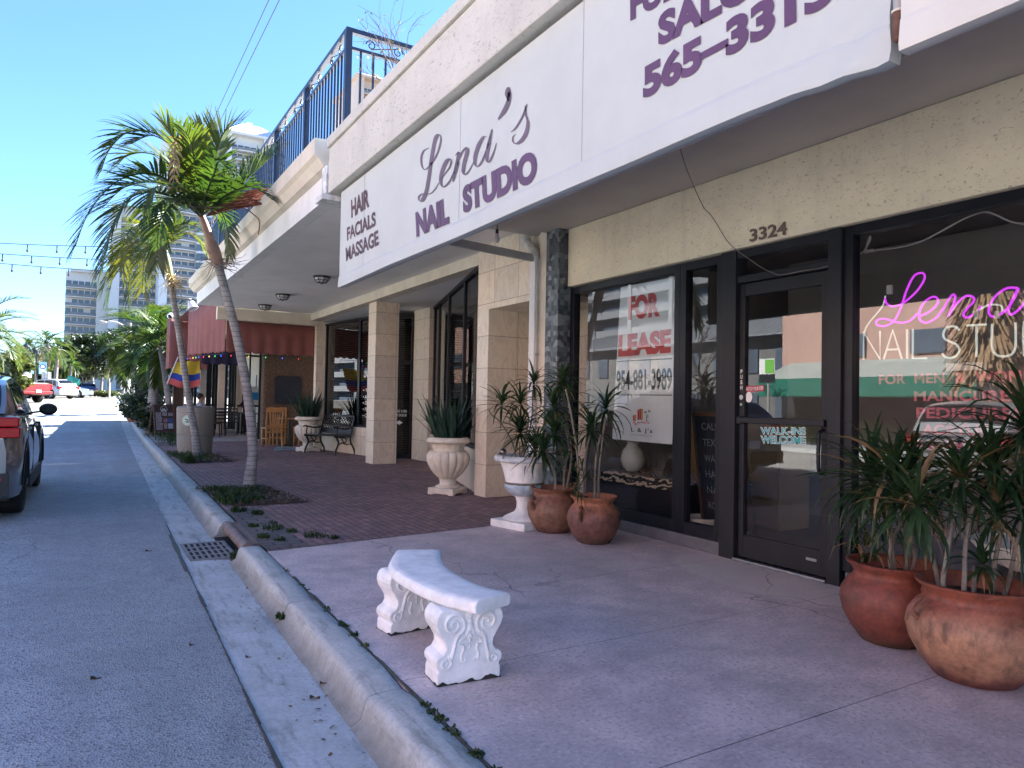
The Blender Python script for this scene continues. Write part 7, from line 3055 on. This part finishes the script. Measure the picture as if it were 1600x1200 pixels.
car('parked_car', (-5.3, 6.4, -.13), rad(92), 'grey hatchback mirrored in the neon window behind the red window lettering', S2, 'cars along the street')

PICK = dict(cat='pickup truck', L=5.8, W=2.0, belt=1.26, top=1.92, sill=.5, deck=[(-2.9, 1.18), (-2.85, 1.26), (.0, 1.26), (1.2, 1.26), (1.9, 1.22), (2.7, 1.12), (2.9, .98)],
            roof=[(-1.02, 1.26), (-.86, 1.82), (-.5, 1.9), (.2, 1.92), (.55, 1.84), (1.25, 1.25)], axles=(-1.75, 1.85), wr=.42, ww=.28, paint=REDCAR,
            side=[(-.84, -.32, -.76, -.36), (-.24, .92, -.28, .46)], rear=(-1.0, -.88), front=(.6, 1.18),
            lamps=[('tail_lamp', TAIL, [(.84, .98, -2.93, -2.82, .86, 1.2)]), ('headlamp', CHROME, [(.6, .9, 2.7, 2.88, .86, 1.04)])], mirror=(.75, 1.32), mirror_paint=REDCAR, handles=(-.55, .3), seams=(-.9, -.28, .9),
            extra=[('rear_bumper', REDCAR, [(-.96, .96, -3.02, -2.88, .58, .74)]), ('number_plate', WHITEV, [(-.17, .17, -3.05, -3.01, .66, .82)]), ('load_bed', TRIM, [(-.84, .84, -2.8, -1.1, 1.262, 1.29)]), ('tailgate', REDCAR, [(-.84, .84, -2.93, -2.89, .78, 1.24)])])
p = ong(62, 629)
car('pickup_truck', (p.x - 1.87, p.y + .76, road_z(p.y)), rad(38), 'bright red pickup truck parked at an angle with its tailgate showing', PICK, 'cars along the street')

WS = dict(SUV, paint=WHITECAR, clad=False, W=1.95, L=4.9, top=1.75)
p = ony(96, 619, 78)
car('parked_car', (p.x, 78, road_z(78)), rad(-100), 'white four wheel drive with a dark window band behind the red pickup', WS, 'cars along the street')
p = ony(133, 616, 102)
car('parked_car', (p.x, 102, road_z(102)), rad(10), 'dark blue car driving away at the end of the street', dict(S2, paint=BLUECAR), 'cars along the street')
p = ony(83, 620, 66)
car('parked_car', (p.x - .4, 70, road_z(70)), rad(40), 'silver car showing only its nose between the red pickup and the white four wheel drive', dict(S2, paint=SILVER), 'cars along the street')

# ================================================================ towers
def tower(name, px0, px1, ytop, Y, depth, floors, label, secs, roof=None, z0=0.0, fh=3.0, bow=0.0, mats=(TOWER_W, TOWER_D, TOWERGLASS)):
    """secs: list of (u0, u1, kind) across the front; kind 'wall', 'balcony', 'glass'."""
    a, b = ony(px0, 600, Y).x, ony(px1, 600, Y).x
    top = ony((px0 + px1) / 2, ytop, Y).z
    t = thing(name, ((a + b) / 2, Y, 0), label, 'tower', None)
    g = MB()
    g.box(a, b, Y + 1.6, Y + depth, z0, top)
    for u0, u1, k in secs:
        if k == 'wall':
            x0, x1 = a + (b - a) * u0, a + (b - a) * u1
            g.box(x0, x1, Y - .3, Y + 1.598, z0, top + .5)
    g.build('wall', mats[0], t)
    n = floors
    for u0, u1, k in secs:
        x0, x1 = a + (b - a) * u0, a + (b - a) * u1
        if k == 'wall':
            continue
        for i in range(n):
            z = top - 2.4 - (i + 1) * fh
            if z < z0:
                break

            def front(u, o=0.0):
                return V((x0 + (x1 - x0) * u, Y - o - bow * math.sin(u * math.pi), 0))
            us = [j / 6 for j in range(7)]
            g = MB()
            if k == 'balcony':
                g.grid([[front(u) + V((0, 0, z)) for u in us], [front(u) + V((0, 0, z + .28)) for u in us]])
                g.grid([[front(u) + V((0, 0, z + .28)) for u in us], [V((x0 + (x1 - x0) * u, Y + 1.59, z + .28)) for u in us]])
                g.grid([[front(u) + V((0, 0, z)) for u in us], [V((x0 + (x1 - x0) * u, Y + 1.59, z)) for u in us]])
                sl = g.build('balcony', mats[0], t)
                g = MB()
                g.grid([[front(u, -.04) + V((0, 0, z + .281)) for u in us], [front(u, -.04) + V((0, 0, z + 1.15)) for u in us]])
                g.build('parapet', mats[1], sl, recalc=False)
            g = MB()
            m = max(4, int((x1 - x0) / 1.7))
            yb = Y + 1.56 if k == 'balcony' else Y + .2
            for j in range(m):
                w0, w1 = x0 + (x1 - x0) * (j + .08) / m, x0 + (x1 - x0) * (j + .92) / m
                if (i * 7 + j * 5) % 11 == 3 and k == 'balcony':
                    continue
                pts = [V((w0, yb, z + .35)), V((w1, yb, z + .35)), V((w1, yb, z + fh - .45)), V((w0, yb, z + fh - .45))]
                if k == 'glass':
                    pts = [p - V((0, bow * math.sin((p.x - x0) / (x1 - x0) * math.pi) - .02, 0)) for p in pts]
                g.add(pts, [(0, 1, 2, 3)])
            g.build('window', mats[2], t, recalc=False)
            if k == 'glass':
                g = MB()
                g.grid([[front(u, -.2) + V((0, 0, z - .45)) for u in us], [front(u, -.2) + V((0, 0, z + .34)) for u in us]])
                g.build('spandrel', mats[0], t, recalc=False)
    if roof:
        g = MB()
        c = V(((a + b) / 2, Y + depth / 2, top + roof))
        q = [V((a - 1, Y - 1, top)), V((b + 1, Y - 1, top)), V((b + 1, Y + depth + 1, top)), V((a - 1, Y + depth + 1, top))]
        rr = [p.lerp(V((c.x, c.y, p.z)), .72) + V((0, 0, roof)) for p in q]
        g.grid([q, [p + V((0, 0, .8)) for p in q], [p + V((0, 0, .8)) for p in rr]], closed=True)
        g.poly([p + V((0, 0, .8)) for p in rr])
        g.poly(q[::-1])
        g.box(c.x - 1.0, c.x + 1.0, c.y - 1, c.y + 1, top + roof, top + roof + 3)
        g.build('roof', mats[0], t)
    else:
        g = MB()
        g.box(a + (b - a) * .05, b - (b - a) * .05, Y + .5, Y + depth - 2, top + .002, top + .9)
        g.build('roof', mats[0], t)
    return t


tower('apartment_tower', 97, 226, 428, 270, 26, 13, 'mid height beige and white apartment tower with rows of balconies, beside the open sky',
      [(0, .37, 'balcony'), (.37, .585, 'wall'), (.585, 1, 'balcony')], mats=(TOWER_B, TOWER_D, TOWERGLASS), bow=.6)
tower('apartment_tower', 243, 350, 222, 250, 26, 30, 'tall white tower with glazed bays and a white fin rising behind the palms',
      [(0, .12, 'wall'), (.12, .52, 'balcony'), (.52, .82, 'glass'), (.82, 1, 'balcony')], bow=1.2)
tower('apartment_tower', 166, 240, 325, 262, 20, 20, 'white tower stepping down behind the yellow green palm fronds', [(0, .2, 'wall'), (.2, 1, 'balcony')], bow=.5)
tower('apartment_tower', 344, 436, 214, 246, 30, 30, 'white tower with a hipped roof showing above the terrace railing', [(0, .08, 'wall'), (.08, .62, 'balcony'), (.62, .7, 'wall'), (.7, 1, 'balcony')], roof=7, bow=1.5)
tower('apartment_tower', 548, 640, 128, 236, 26, 34, 'peach topped tower seen through the corner of the terrace railing', [(0, .1, 'wall'), (.1, 1, 'balcony')], roof=5, mats=(simple('tower_peach', (.62, .48, .40), .8, .08, .1), TOWER_D, TOWERGLASS), bow=.8)

# ================================================================ planting far down the street
PM = (LEAFM, LEAF)


def far(px, py, Y):
    p = ony(px, py, Y)
    return V((p.x, Y, road_z(Y)))


def top_h(px, py, Y):
    return ony(px, py, Y).z - road_z(Y)


palm('date_palm', far(-34, 600, 46), top_h(-34, 524, 46), (0, 0), .24, 34, 3.3, .6, 'big feathery date palm at the edge of the car park', 'palm', 'palms round the car park', mats=(leafmat('grey_palm_leaf', (.045, .075, .04), (.12, .15, .08)),), lowest=-.9, nl=40, w=.036, seed=21)
for px, py, Y, H, nf, fl, lb, sd, dd in ((68, 538, 78, 0, 17, 2.9, 'sunlit palm with a brown skirt of dead fronds behind the blue banners', 22, 5), (42, 548, 84, 0, 14, 2.4, 'smaller palm between the date palm and the blue banners', 23, 2), (86, 545, 90, 0, 13, 2.6, 'palm with orange dying fronds next to the beige tower', 24, 5),
                                         (108, 572, 96, 0, 13, 1.9, 'low bushy palm in front of the dark trees', 25, 0), (20, 556, 92, 0, 12, 2.2, 'slim palm beyond the white flat roofed building', 26, 2)):
    palm('street_palm', far(px, 610, Y), top_h(px, py, Y), (.1, 0), .2, nf, fl, .6, lb, 'palm', 'palms round the car park', mats=PM, lowest=-.7, dead=dd, nl=24, w=.045, seed=sd)
for px, ytop, Y, w, lb, sd, mm in ((8, 553, 52, 1.7, 'sunny round tree right at the edge of the picture', 31, (FOL_L, FOL_M)), (30, 552, 98, 3.4, 'light leafy tree behind the white flat roofed building', 32, (FOL_L, FOL_M, FOL_D)),
                                   (92, 545, 104, 3.2, 'yellow green tree behind the palm with orange fronds', 33, (FOL_L, FOL_M)), (116, 530, 110, 3.8, 'dark tree between the yellow green tree and the tall dark pair', 34, (FOL_D, FOL_M)),
                                   (145, 512, 112, 3.6, 'tall dark tree in front of the beige tower', 35, (FOL_D, FOL_D, FOL_M)), (170, 514, 106, 3.2, 'tall dark tree left of the curved street lamp', 36, (FOL_D,)), (193, 520, 100, 3.2, 'dark tree behind the concrete lamp post', 37, (FOL_D, FOL_M)),
                                   (60, 568, 110, 3.2, 'low dark tree behind the white back of a sign', 38, (FOL_D, FOL_M)), (215, 528, 80, 3.0, 'dark tree rising behind the planted verge', 39, (FOL_D,)), (132, 560, 122, 3.6, 'broad dark tree behind the blue car', 40, (FOL_D, FOL_M)), (104, 540, 118, 4.0, 'dark tree behind the low bushy palm', 43, (FOL_D, FOL_D)), (158, 522, 118, 4.2, 'dark tree filling the gap left of the concrete lamp post', 44, (FOL_D,)), (-20, 570, 100, 3.5, 'leafy tree behind the date palm', 41, (FOL_M, FOL_L))):
    h = top_h(px, ytop, Y)
    th = h * .30
    bush('street_tree', far(px, 612, Y), w, w, (h - th) / 2, 4800, mm, lb, 'tree', 'trees at the end of the street', leaf=.25, seed=sd, trunk_h=th, tr=.17, clump=24)

# ---- street furniture far away
def lamp_post(px, ytop, Y, label, banners=False):
    b = far(px, 612, Y)
    H = top_h(px, ytop, Y)
    t = thing('street_lamp', b, label, 'street lamp', 'black twin lantern street lamps')
    g = MB()
    g.lathe([(.16, 0), (.16, .5), (.09, .7), (.075, H - .3), (.075, H - .2)], 12, b)
    g.bar(b + V((-.75, 0, H - .25)), b + V((.75, 0, H - .25)), .07)
    g.build('post', IRON, t, smooth=True)
    for s in (-1, 1):
        g = MB()
        g.lathe([(.06, -.25), (.22, .12), (.30, .14), (.16, .32), (.04, .40), (.03, .52)], 10, b + V((s * .75, 0, H)))
        g.build('lantern', IRON, t, smooth=True)
    if banners:
        for s in (-1, 1):
            g = MB()
            z1, z0 = ony(px, 565, Y).z, ony(px, 584, Y).z
            x = b.x + s * .18
            g.box(min(x, x + s * .56), max(x, x + s * .56), Y - .02, Y + .02, z0, z1)
            bn = g.build('banner', BANNER, t)
            g = MB()
            c = V((x + s * .28, Y - .03, z1 - .42))
            A = [c + V((.22 * math.cos(k * .4189), 0, .22 * math.sin(k * .4189))) for k in range(15)]
            B = [c + V((.15 * math.cos(k * .4189), 0, .15 * math.sin(k * .4189))) for k in range(15)]
            g.grid([A, B], closed=True)
            g.add([c + V((.14 * math.cos(k * .4189), 0, .14 * math.sin(k * .4189))) for k in range(15)], [tuple(range(15))], 1)
            for k in range(3):
                g.box(c.x - .2, c.x + .2, Y - .03, Y - .022, z0 + .18 + k * .14, z0 + .25 + k * .14, 1)
            g.build('banner_emblem', [simple('banner_navy', (.03, .10, .28), .6, .1, 5), WHITEV], bn, recalc=False)
    return t


lamp_post(37, 548, 82, 'black twin lantern street lamp without banners')
lamp_post(55.5, 545, 74, 'black twin lantern street lamp hung with two blue banners', True)
b = far(72.5, 612, 70)
t = thing('parking_sign', b, 'pale back of a rectangular sign on two posts above the red pickup', 'sign')
z0, z1 = ony(72, 593, 70).z, ony(72, 581, 70).z
x0, x1 = ony(65, 590, 70).x, ony(80, 590, 70).x
g = MB()
g.box(x0, x1, 70, 70.04, z0, z1)
g.build('panel', simple('dull_aluminium', (.50, .49, .46), .6, .15, 4), t)
for x in (x0 * .6 + x1 * .4, x0 * .3 + x1 * .7):
    g = MB()
    g.tube([(x, 69.96, b.z), (x, 69.96, z1)], .03, 8)
    g.build('post', GREYPAINT, t)
p0, p1 = far(108, 612, 64), ony(113, 592, 64)
t = thing('street_name_sign', p0, 'leaning post carrying tilted green street name plates', 'sign')
g = MB()
g.tube([ony(106.5, 611, 64), ony(114, 594, 64)], .035, 8)
g.build('post', GREYPAINT, t)
g = MB()
c = ony(115, 595, 64)
for k, (a, dz, yaw) in enumerate(((-.5, 0, .3), (-.45, .14, -.7))):
    m = Matrix.Translation(c + V((0, 0, dz))) @ Matrix.Rotation(-a, 4, 'Y') @ Matrix.Rotation(yaw, 4, 'Z')
    g.box(-.5, .5, -.02, .02, -.15, .15, 0, m)
g.build('name_plate', SIGNGREEN, t)
b = far(199, 612, 52)
t = thing('cobra_lamp', b, 'curved arm street lamp on a concrete post among the trees', 'street lamp')
zt = ony(198, 504, 52).z
g = MB()
g.lathe([(.17, 0), (.12, zt - b.z)], 12, b)
g.build('post', m_concrete('post_concrete', (.50, .48, .44)), t)
g = MB()
q = crom([V((b.x, 52, zt - .45)), ony(186, 505, 52), ony(172, 502, 52), ony(163, 502.5, 52)], 6)
g.tube(q, .05, 8)
g.build('arm', GREYPAINT, t, smooth=True)
g = MB()
e = q[-1]
g.ball(e + V((-.1, 0, -.03)), .2, 12, 8, sq=(1.4, .8, .42))
g.build('lamp_head', GREYPAINT, t, smooth=True)
b = far(194, 612, 46)
t = thing('no_parking_sign', b, 'white and red parking restriction sign on a post in front of the verge palms', 'sign')
g = MB()
g.tube([b, V((b.x, 46, ony(194, 581, 46).z))], .03, 8)
g.build('post', GREYPAINT, t)
for nm, (xa, ya, xb, yb), mt_ in (('upper_plate', (191, 583, 196.5, 591), WHITEV), ('lower_plate', (189, 594, 197.5, 608), WHITEV)):
    p, q = ony(xa, ya, 45.95), ony(xb, yb, 45.95)
    g = MB()
    g.box(p.x, q.x, 45.93, 45.96, q.z, p.z)
    pl = g.build(nm, mt_, t)
    g = MB()
    if nm[0] == 'u':
        g.box(p.x + .04, q.x - .04, 45.92, 45.928, p.z - .12, p.z - .05)
        g.box(p.x + .04, q.x - .04, 45.92, 45.928, p.z - .25, p.z - .19)
    else:
        w = q.x - p.x
        g.box(p.x + .03, q.x - .03, 45.92, 45.928, p.z - .22, p.z - .03)
        g.add([V((p.x + w * a, 45.925, p.z - .5 * c_)) for a, c_ in ((.62, .55), (.78, .55), (.55, 1.05), (.40, 1.05))], [(0, 1, 2, 3)])
    g.build('red_print', REDP, pl)
b = far(171, 612, 86)
g = MB()
g.lathe([(.06, 0), (.06, 1.1), (.0, 1.15)], 10, b)
tag(g.build('marker_post', WHITEV, smooth=True, org=b), 'thin white marker post standing in the clipped hedge island', 'post')
t = thing('flat_roofed_building', far(28, 612, 72), 'low white flat roofed building behind the red pickup', 'building')
p, q = ony(12, 573, 72), ony(42, 592, 72)
g = MB()
g.box(p.x, q.x, 72, 78, road_z(72), p.z)
g.build('wall', WHITE, t)
g = MB()
g.box(p.x - .1, q.x + .1, 71.9, 78.1, p.z, p.z + .15)
g.build('roof_edge', WHITE, t)

# ---- lights strung over the street
for i, (yl, yr, yz) in enumerate(((380, 385, 30), (396.5, 404.5, 30), (411.5, 421.5, 30))):
    a, b = ony(0, yl, yz), ony(130, yr, yz)
    d = b - a
    lb = ('topmost string of bulbs across the street', 'middle string of bulbs across the street', 'lowest string of bulbs across the street')[i]
    t = thing('string_lights', a, lb, 'string lights', 'strings of bulbs over the street')
    lo, hi = -3.6, 2.2
    P = lambda u: a + d * u + V((0, 0, .035 * ((u - .45) ** 2 - .2) * 1.2))
    g = MB()
    g.tube([P(lo + (hi - lo) * k / 40) for k in range(41)], .013, 5)
    g.build('cable', TRIM, t)
    k0 = int(lo * 2.45 / .9) - 1
    for k in range(14 + k0 % 1 - 14, 7):
        pass
    u = -1.1 + .11 * i
    while u < 1.5:
        p = P(u)
        g = MB()
        g.tube([p, p + V((0, 0, -.17))], .020, 6)
        g.ball(p + V((0, 0, -.22)), .038, 8, 6, sq=(1, 1, 1.35))
        g.build('bulb', TRIM, t)
        u += .34 if i else .355
world()
for px, lb in ((345, 'overhead power line farther from the balcony'), (357, 'overhead power line nearer the balcony')):
    p = onx(px, 162, 4.4)
    g = MB()
    g.tube([(4.4, -6, p.z), (4.4, 15, p.z - .04), (4.4, 38, p.z), (4.4, 60, p.z + .05)], .013, 6)
    tag(g.build('power_line', TRIM, org=V((4.4, 15, p.z))), lb, 'cable', 'overhead power lines')

# ================================================================ the other side of the street, seen in the glass
t = thing('pink_building', (-17, 6, 0), 'salmon pink building with a green awning mirrored in the shop windows', 'building')
g = MB()
g.box(-24, -14.6, -22, 19.0, 0, 7.2)
g.build('wall', PINKW, t)
g = MB()
for y in (15.4, 12.6, 9.4, 6.2, 3, -.2):
    g.box(-14.62, -14.5, y, y + 1.15, 3.2, 4.0)
g.build('window', TOWERGLASS, t)
g = MB()
g.box(-14.61, -14.45, -20, 18.9, 0, 2.35)
g.build('shopfront', simple('dark_shopfront', (.045, .042, .045), .3, .3, 1.5), t)
g = MB()
g.add([(-14.58, 10.4, 3.05), (-14.58, 18.6, 3.05), (-12.7, 18.6, 2.35), (-12.7, 10.4, 2.35)], [(0, 1, 2, 3)])
aw = g.build('awning_roof', PALEROOF, t)
g = MB()
g.box(-12.73, -12.69, 10.4, 18.6, 1.72, 2.346)
for k in range(41):
    y = 10.4 + k * .2
    g.ball((-12.71, y + .1, 1.73), .10, 8, 4, sq=(.2, 1, .6))
g.build('awning_valance', GREENAWN, aw)
t = thing('metal_roofed_building', (-28, 38, 0), 'white two storey building with a ribbed metal roof mirrored behind the lease poster', 'building')
g = MB()
g.box(-36, -24.5, 20.5, 52, 0, 5.4)
g.build('wall', simple('grey_render', (.17, .17, .165), .8, .15, 1.5), t)
g = MB()
for k in range(13):
    y = 21.4 + k * 2.35
    for z in (.7, 3.3):
        g.box(-24.52, -24.4, y, y + 1.1, z, z + 1.4)
g.build('window', TOWERGLASS, t)
g = MB()
g.add([(-23.6, 20, 5.4), (-23.6, 52.5, 5.4), (-30, 49, 7.3), (-30, 23.5, 7.3)], [(0, 1, 2, 3)])
g.add([(-23.6, 20, 5.4), (-30, 23.5, 7.3), (-36.6, 20, 5.4)], [(0, 1, 2)])
for k in range(46):
    y = 20.6 + k * .69
    g.bar((-23.6, y, 5.44), (-30, min(max(y, 23.5), 49), 7.34), .05, .06)
g.build('roof', WHITEROOF, t)


def twin_tower(x, y, w, h, label):
    t = thing('mirrored_tower', (x, y, 0), label, 'tower')
    g = MB()
    g.box(x - 14, x - 1.5, y, y + w, 0, h)
    for k in range(0, int(w / 9) + 1):
        g.box(x - 1.5, x + .2, y + k * 9, y + k * 9 + .8, 0, h)
    g.build('wall', TOWER_G, t)
    for i in range(int(h / 3)):
        g = MB()
        g.box(x - 1.49, x, y + .3, y + w - .3, i * 3, i * 3 + 1.15)
        g.build('balcony', TOWER_G, t)
        g = MB()
        g.poly([(x - 1.46, y + .4, i * 3 + 1.2), (x - 1.46, y + w - .4, i * 3 + 1.2), (x - 1.46, y + w - .4, i * 3 + 2.85), (x - 1.46, y + .4, i * 3 + 2.85)])
        g.build('window', TOWERGLASS, t)


twin_tower(-62, 66, 36, 60, 'white balconied tower mirrored at the top of the lease poster')
twin_tower(-70, 116, 30, 52, 'second white tower mirrored beside the slate pillar')
t = thing('bus_stop_sign', (-10.6, 16.4, 0), 'green and white stop sign on a pole mirrored in the door', 'sign')
g = MB()
g.tube([(-10.6, 16.4, 0), (-10.6, 16.4, 2.9)], .04, 8)
g.build('pole', GREYPAINT, t)
g = MB()
g.box(-10.56, -10.54, 16.1, 16.75, 2.42, 2.95, 0)
g.box(-10.56, -10.54, 16.1, 16.75, 2.12, 2.415, 1)
g.box(-10.535, -10.53, 16.12, 16.5, 2.45, 2.92, 2)
g.build('panel', [WHITEV, BLACKP, GREENV], t)
bush('planter_hedge', (-12.3, 15.5, 0), .45, 3.2, .5, 3000, (FOL_M, FOL_D), 'low planter hedge mirrored behind the door push bar', 'hedge', leaf=.07, seed=51, clump=30)
# thatch skirted palm
t = thing('thatched_palm', (-10.9, 9.6, 0), 'palm with a shaggy skirt of dead leaves mirrored behind the neon sign', 'palm')
trunk(t, [V((-10.9, 9.6, -.1)), V((-10.9, 9.6, 2.5)), V((-10.9, 9.6, 6.2))], [.3, .26, .22])
g = MB()
for k in range(900):
    a = rnd.uniform(0, 6.283)
    z = rnd.uniform(2.6, 5.8)
    r0 = .25 + .25 * rnd.random()
    p = V((-10.9 + r0 * math.cos(a), 9.6 + r0 * math.sin(a), z))
    e = p + V((math.cos(a) * rnd.uniform(.3, .8), math.sin(a) * rnd.uniform(.3, .8), -rnd.uniform(.6, 1.1)))
    s = V((-math.sin(a), math.cos(a), 0)) * .05
    g.add([p - s, p + s, e + s * .5, e - s * .5], [(0, 1, 2, 3)])
g.build('dead_skirt', STRAW, t, recalc=False)
for k in range(14):
    a = k * 2.4
    d = V((math.cos(a), math.sin(a), 0))
    b = V((-10.9, 9.6, 6.1))
    el = .9 - k * .08
    frond(t, [b, b + d * .6 + V((0, 0, .6 * el)), b + d * 1.2 + V((0, 0, .8 * el)), b + d * 1.8 + V((0, 0, .5 * el - .2))], .55, 20, LEAF, w=.04)
# leafless street tree
t = thing('bare_tree', (-10.8, 19.6, 0), 'leafless street tree mirrored in the narrow window pane', 'tree')
g = MB()
tips = []


def limb(p, d, L, r, n):
    q = [p]
    for i in range(4):
        d = (d + V((rnd.gauss(0, .12), rnd.gauss(0, .12), rnd.gauss(.03, .08)))).normalized()
        q.append(q[-1] + d * L / 4)
    g.tube(q, [r * (1 - .4 * i / 4) for i in range(5)], 6, caps=False)
    if n:
        for k in range(3):
            e = (d + V((rnd.gauss(0, .5), rnd.gauss(0, .5), rnd.gauss(.1, .3)))).normalized()
            limb(q[rnd.choice((2, 3, 4))], e, L * rnd.uniform(.6, .85), r * .6, n - 1)


limb(V((-10.8, 19.6, 0)), V((0, 0, 1)), 2.2, .10, 5)
g.build('branches', simple('bare_bark', (.10, .085, .075), .9, .3, 9), t)

# ================================================================ light, sky, camera
SUN_AZ, SUN_EL = 78.0, 38.6          # azimuth from the street axis (+Y) towards the shops (+X)
w = bpy.data.worlds.new('World')
SC.world = w
w.use_nodes = True
t = w.node_tree
sky = t.nodes.new('ShaderNodeTexSky')
sky.sky_type = 'NISHITA'
sky.sun_disc = False
sky.sun_elevation = rad(SUN_EL)
sky.sun_rotation = rad(SUN_AZ)
sky.altitude = 0
sky.air_density = 1.0
sky.dust_density = 0.0
sky.ozone_density = 9.0
bg = t.nodes['Background']
t.links.new(sky.outputs[0], bg.inputs[0])
bg.inputs[1].default_value = .05

sl = bpy.data.lights.new('sun', 'SUN')
sl.energy = 5.0
sl.angle = rad(.53)
sl.color = (1.0, .98, .945)
so = bpy.data.objects.new('sun', sl)
COL.objects.link(so)
to_sun = V((math.sin(rad(SUN_AZ)) * math.cos(rad(SUN_EL)), math.cos(rad(SUN_AZ)) * math.cos(rad(SUN_EL)), math.sin(rad(SUN_EL))))
so.rotation_euler = to_sun.to_track_quat('Z', 'Y').to_euler()
so.location = (30, 20, 40)

cd = bpy.data.cameras.new('camera')
cd.sensor_fit = 'HORIZONTAL'
cd.sensor_width = 36
cd.lens = 36 * FPX / 1600
cd.clip_start = .05
cd.clip_end = 3000
co_ = bpy.data.objects.new('camera', cd)
COL.objects.link(co_)
co_.matrix_world = Matrix(((RT.x, UP.x, -FW.x, CAM.x), (RT.y, UP.y, -FW.y, CAM.y), (RT.z, UP.z, -FW.z, CAM.z), (0, 0, 0, 1)))
SC.camera = co_

SC.view_settings.view_transform = 'Standard'
SC.view_settings.look = 'None'
SC.view_settings.gamma = 1
SC.view_settings.exposure = 3.08
SC.render.engine = 'CYCLES'
SC.cycles.use_denoising = True
SC.cycles.max_bounces = 12
SC.cycles.transparent_max_bounces = 16
SC.cycles.sample_clamp_indirect = 8
SC.cycles.caustics_reflective = False
SC.cycles.caustics_refractive = False
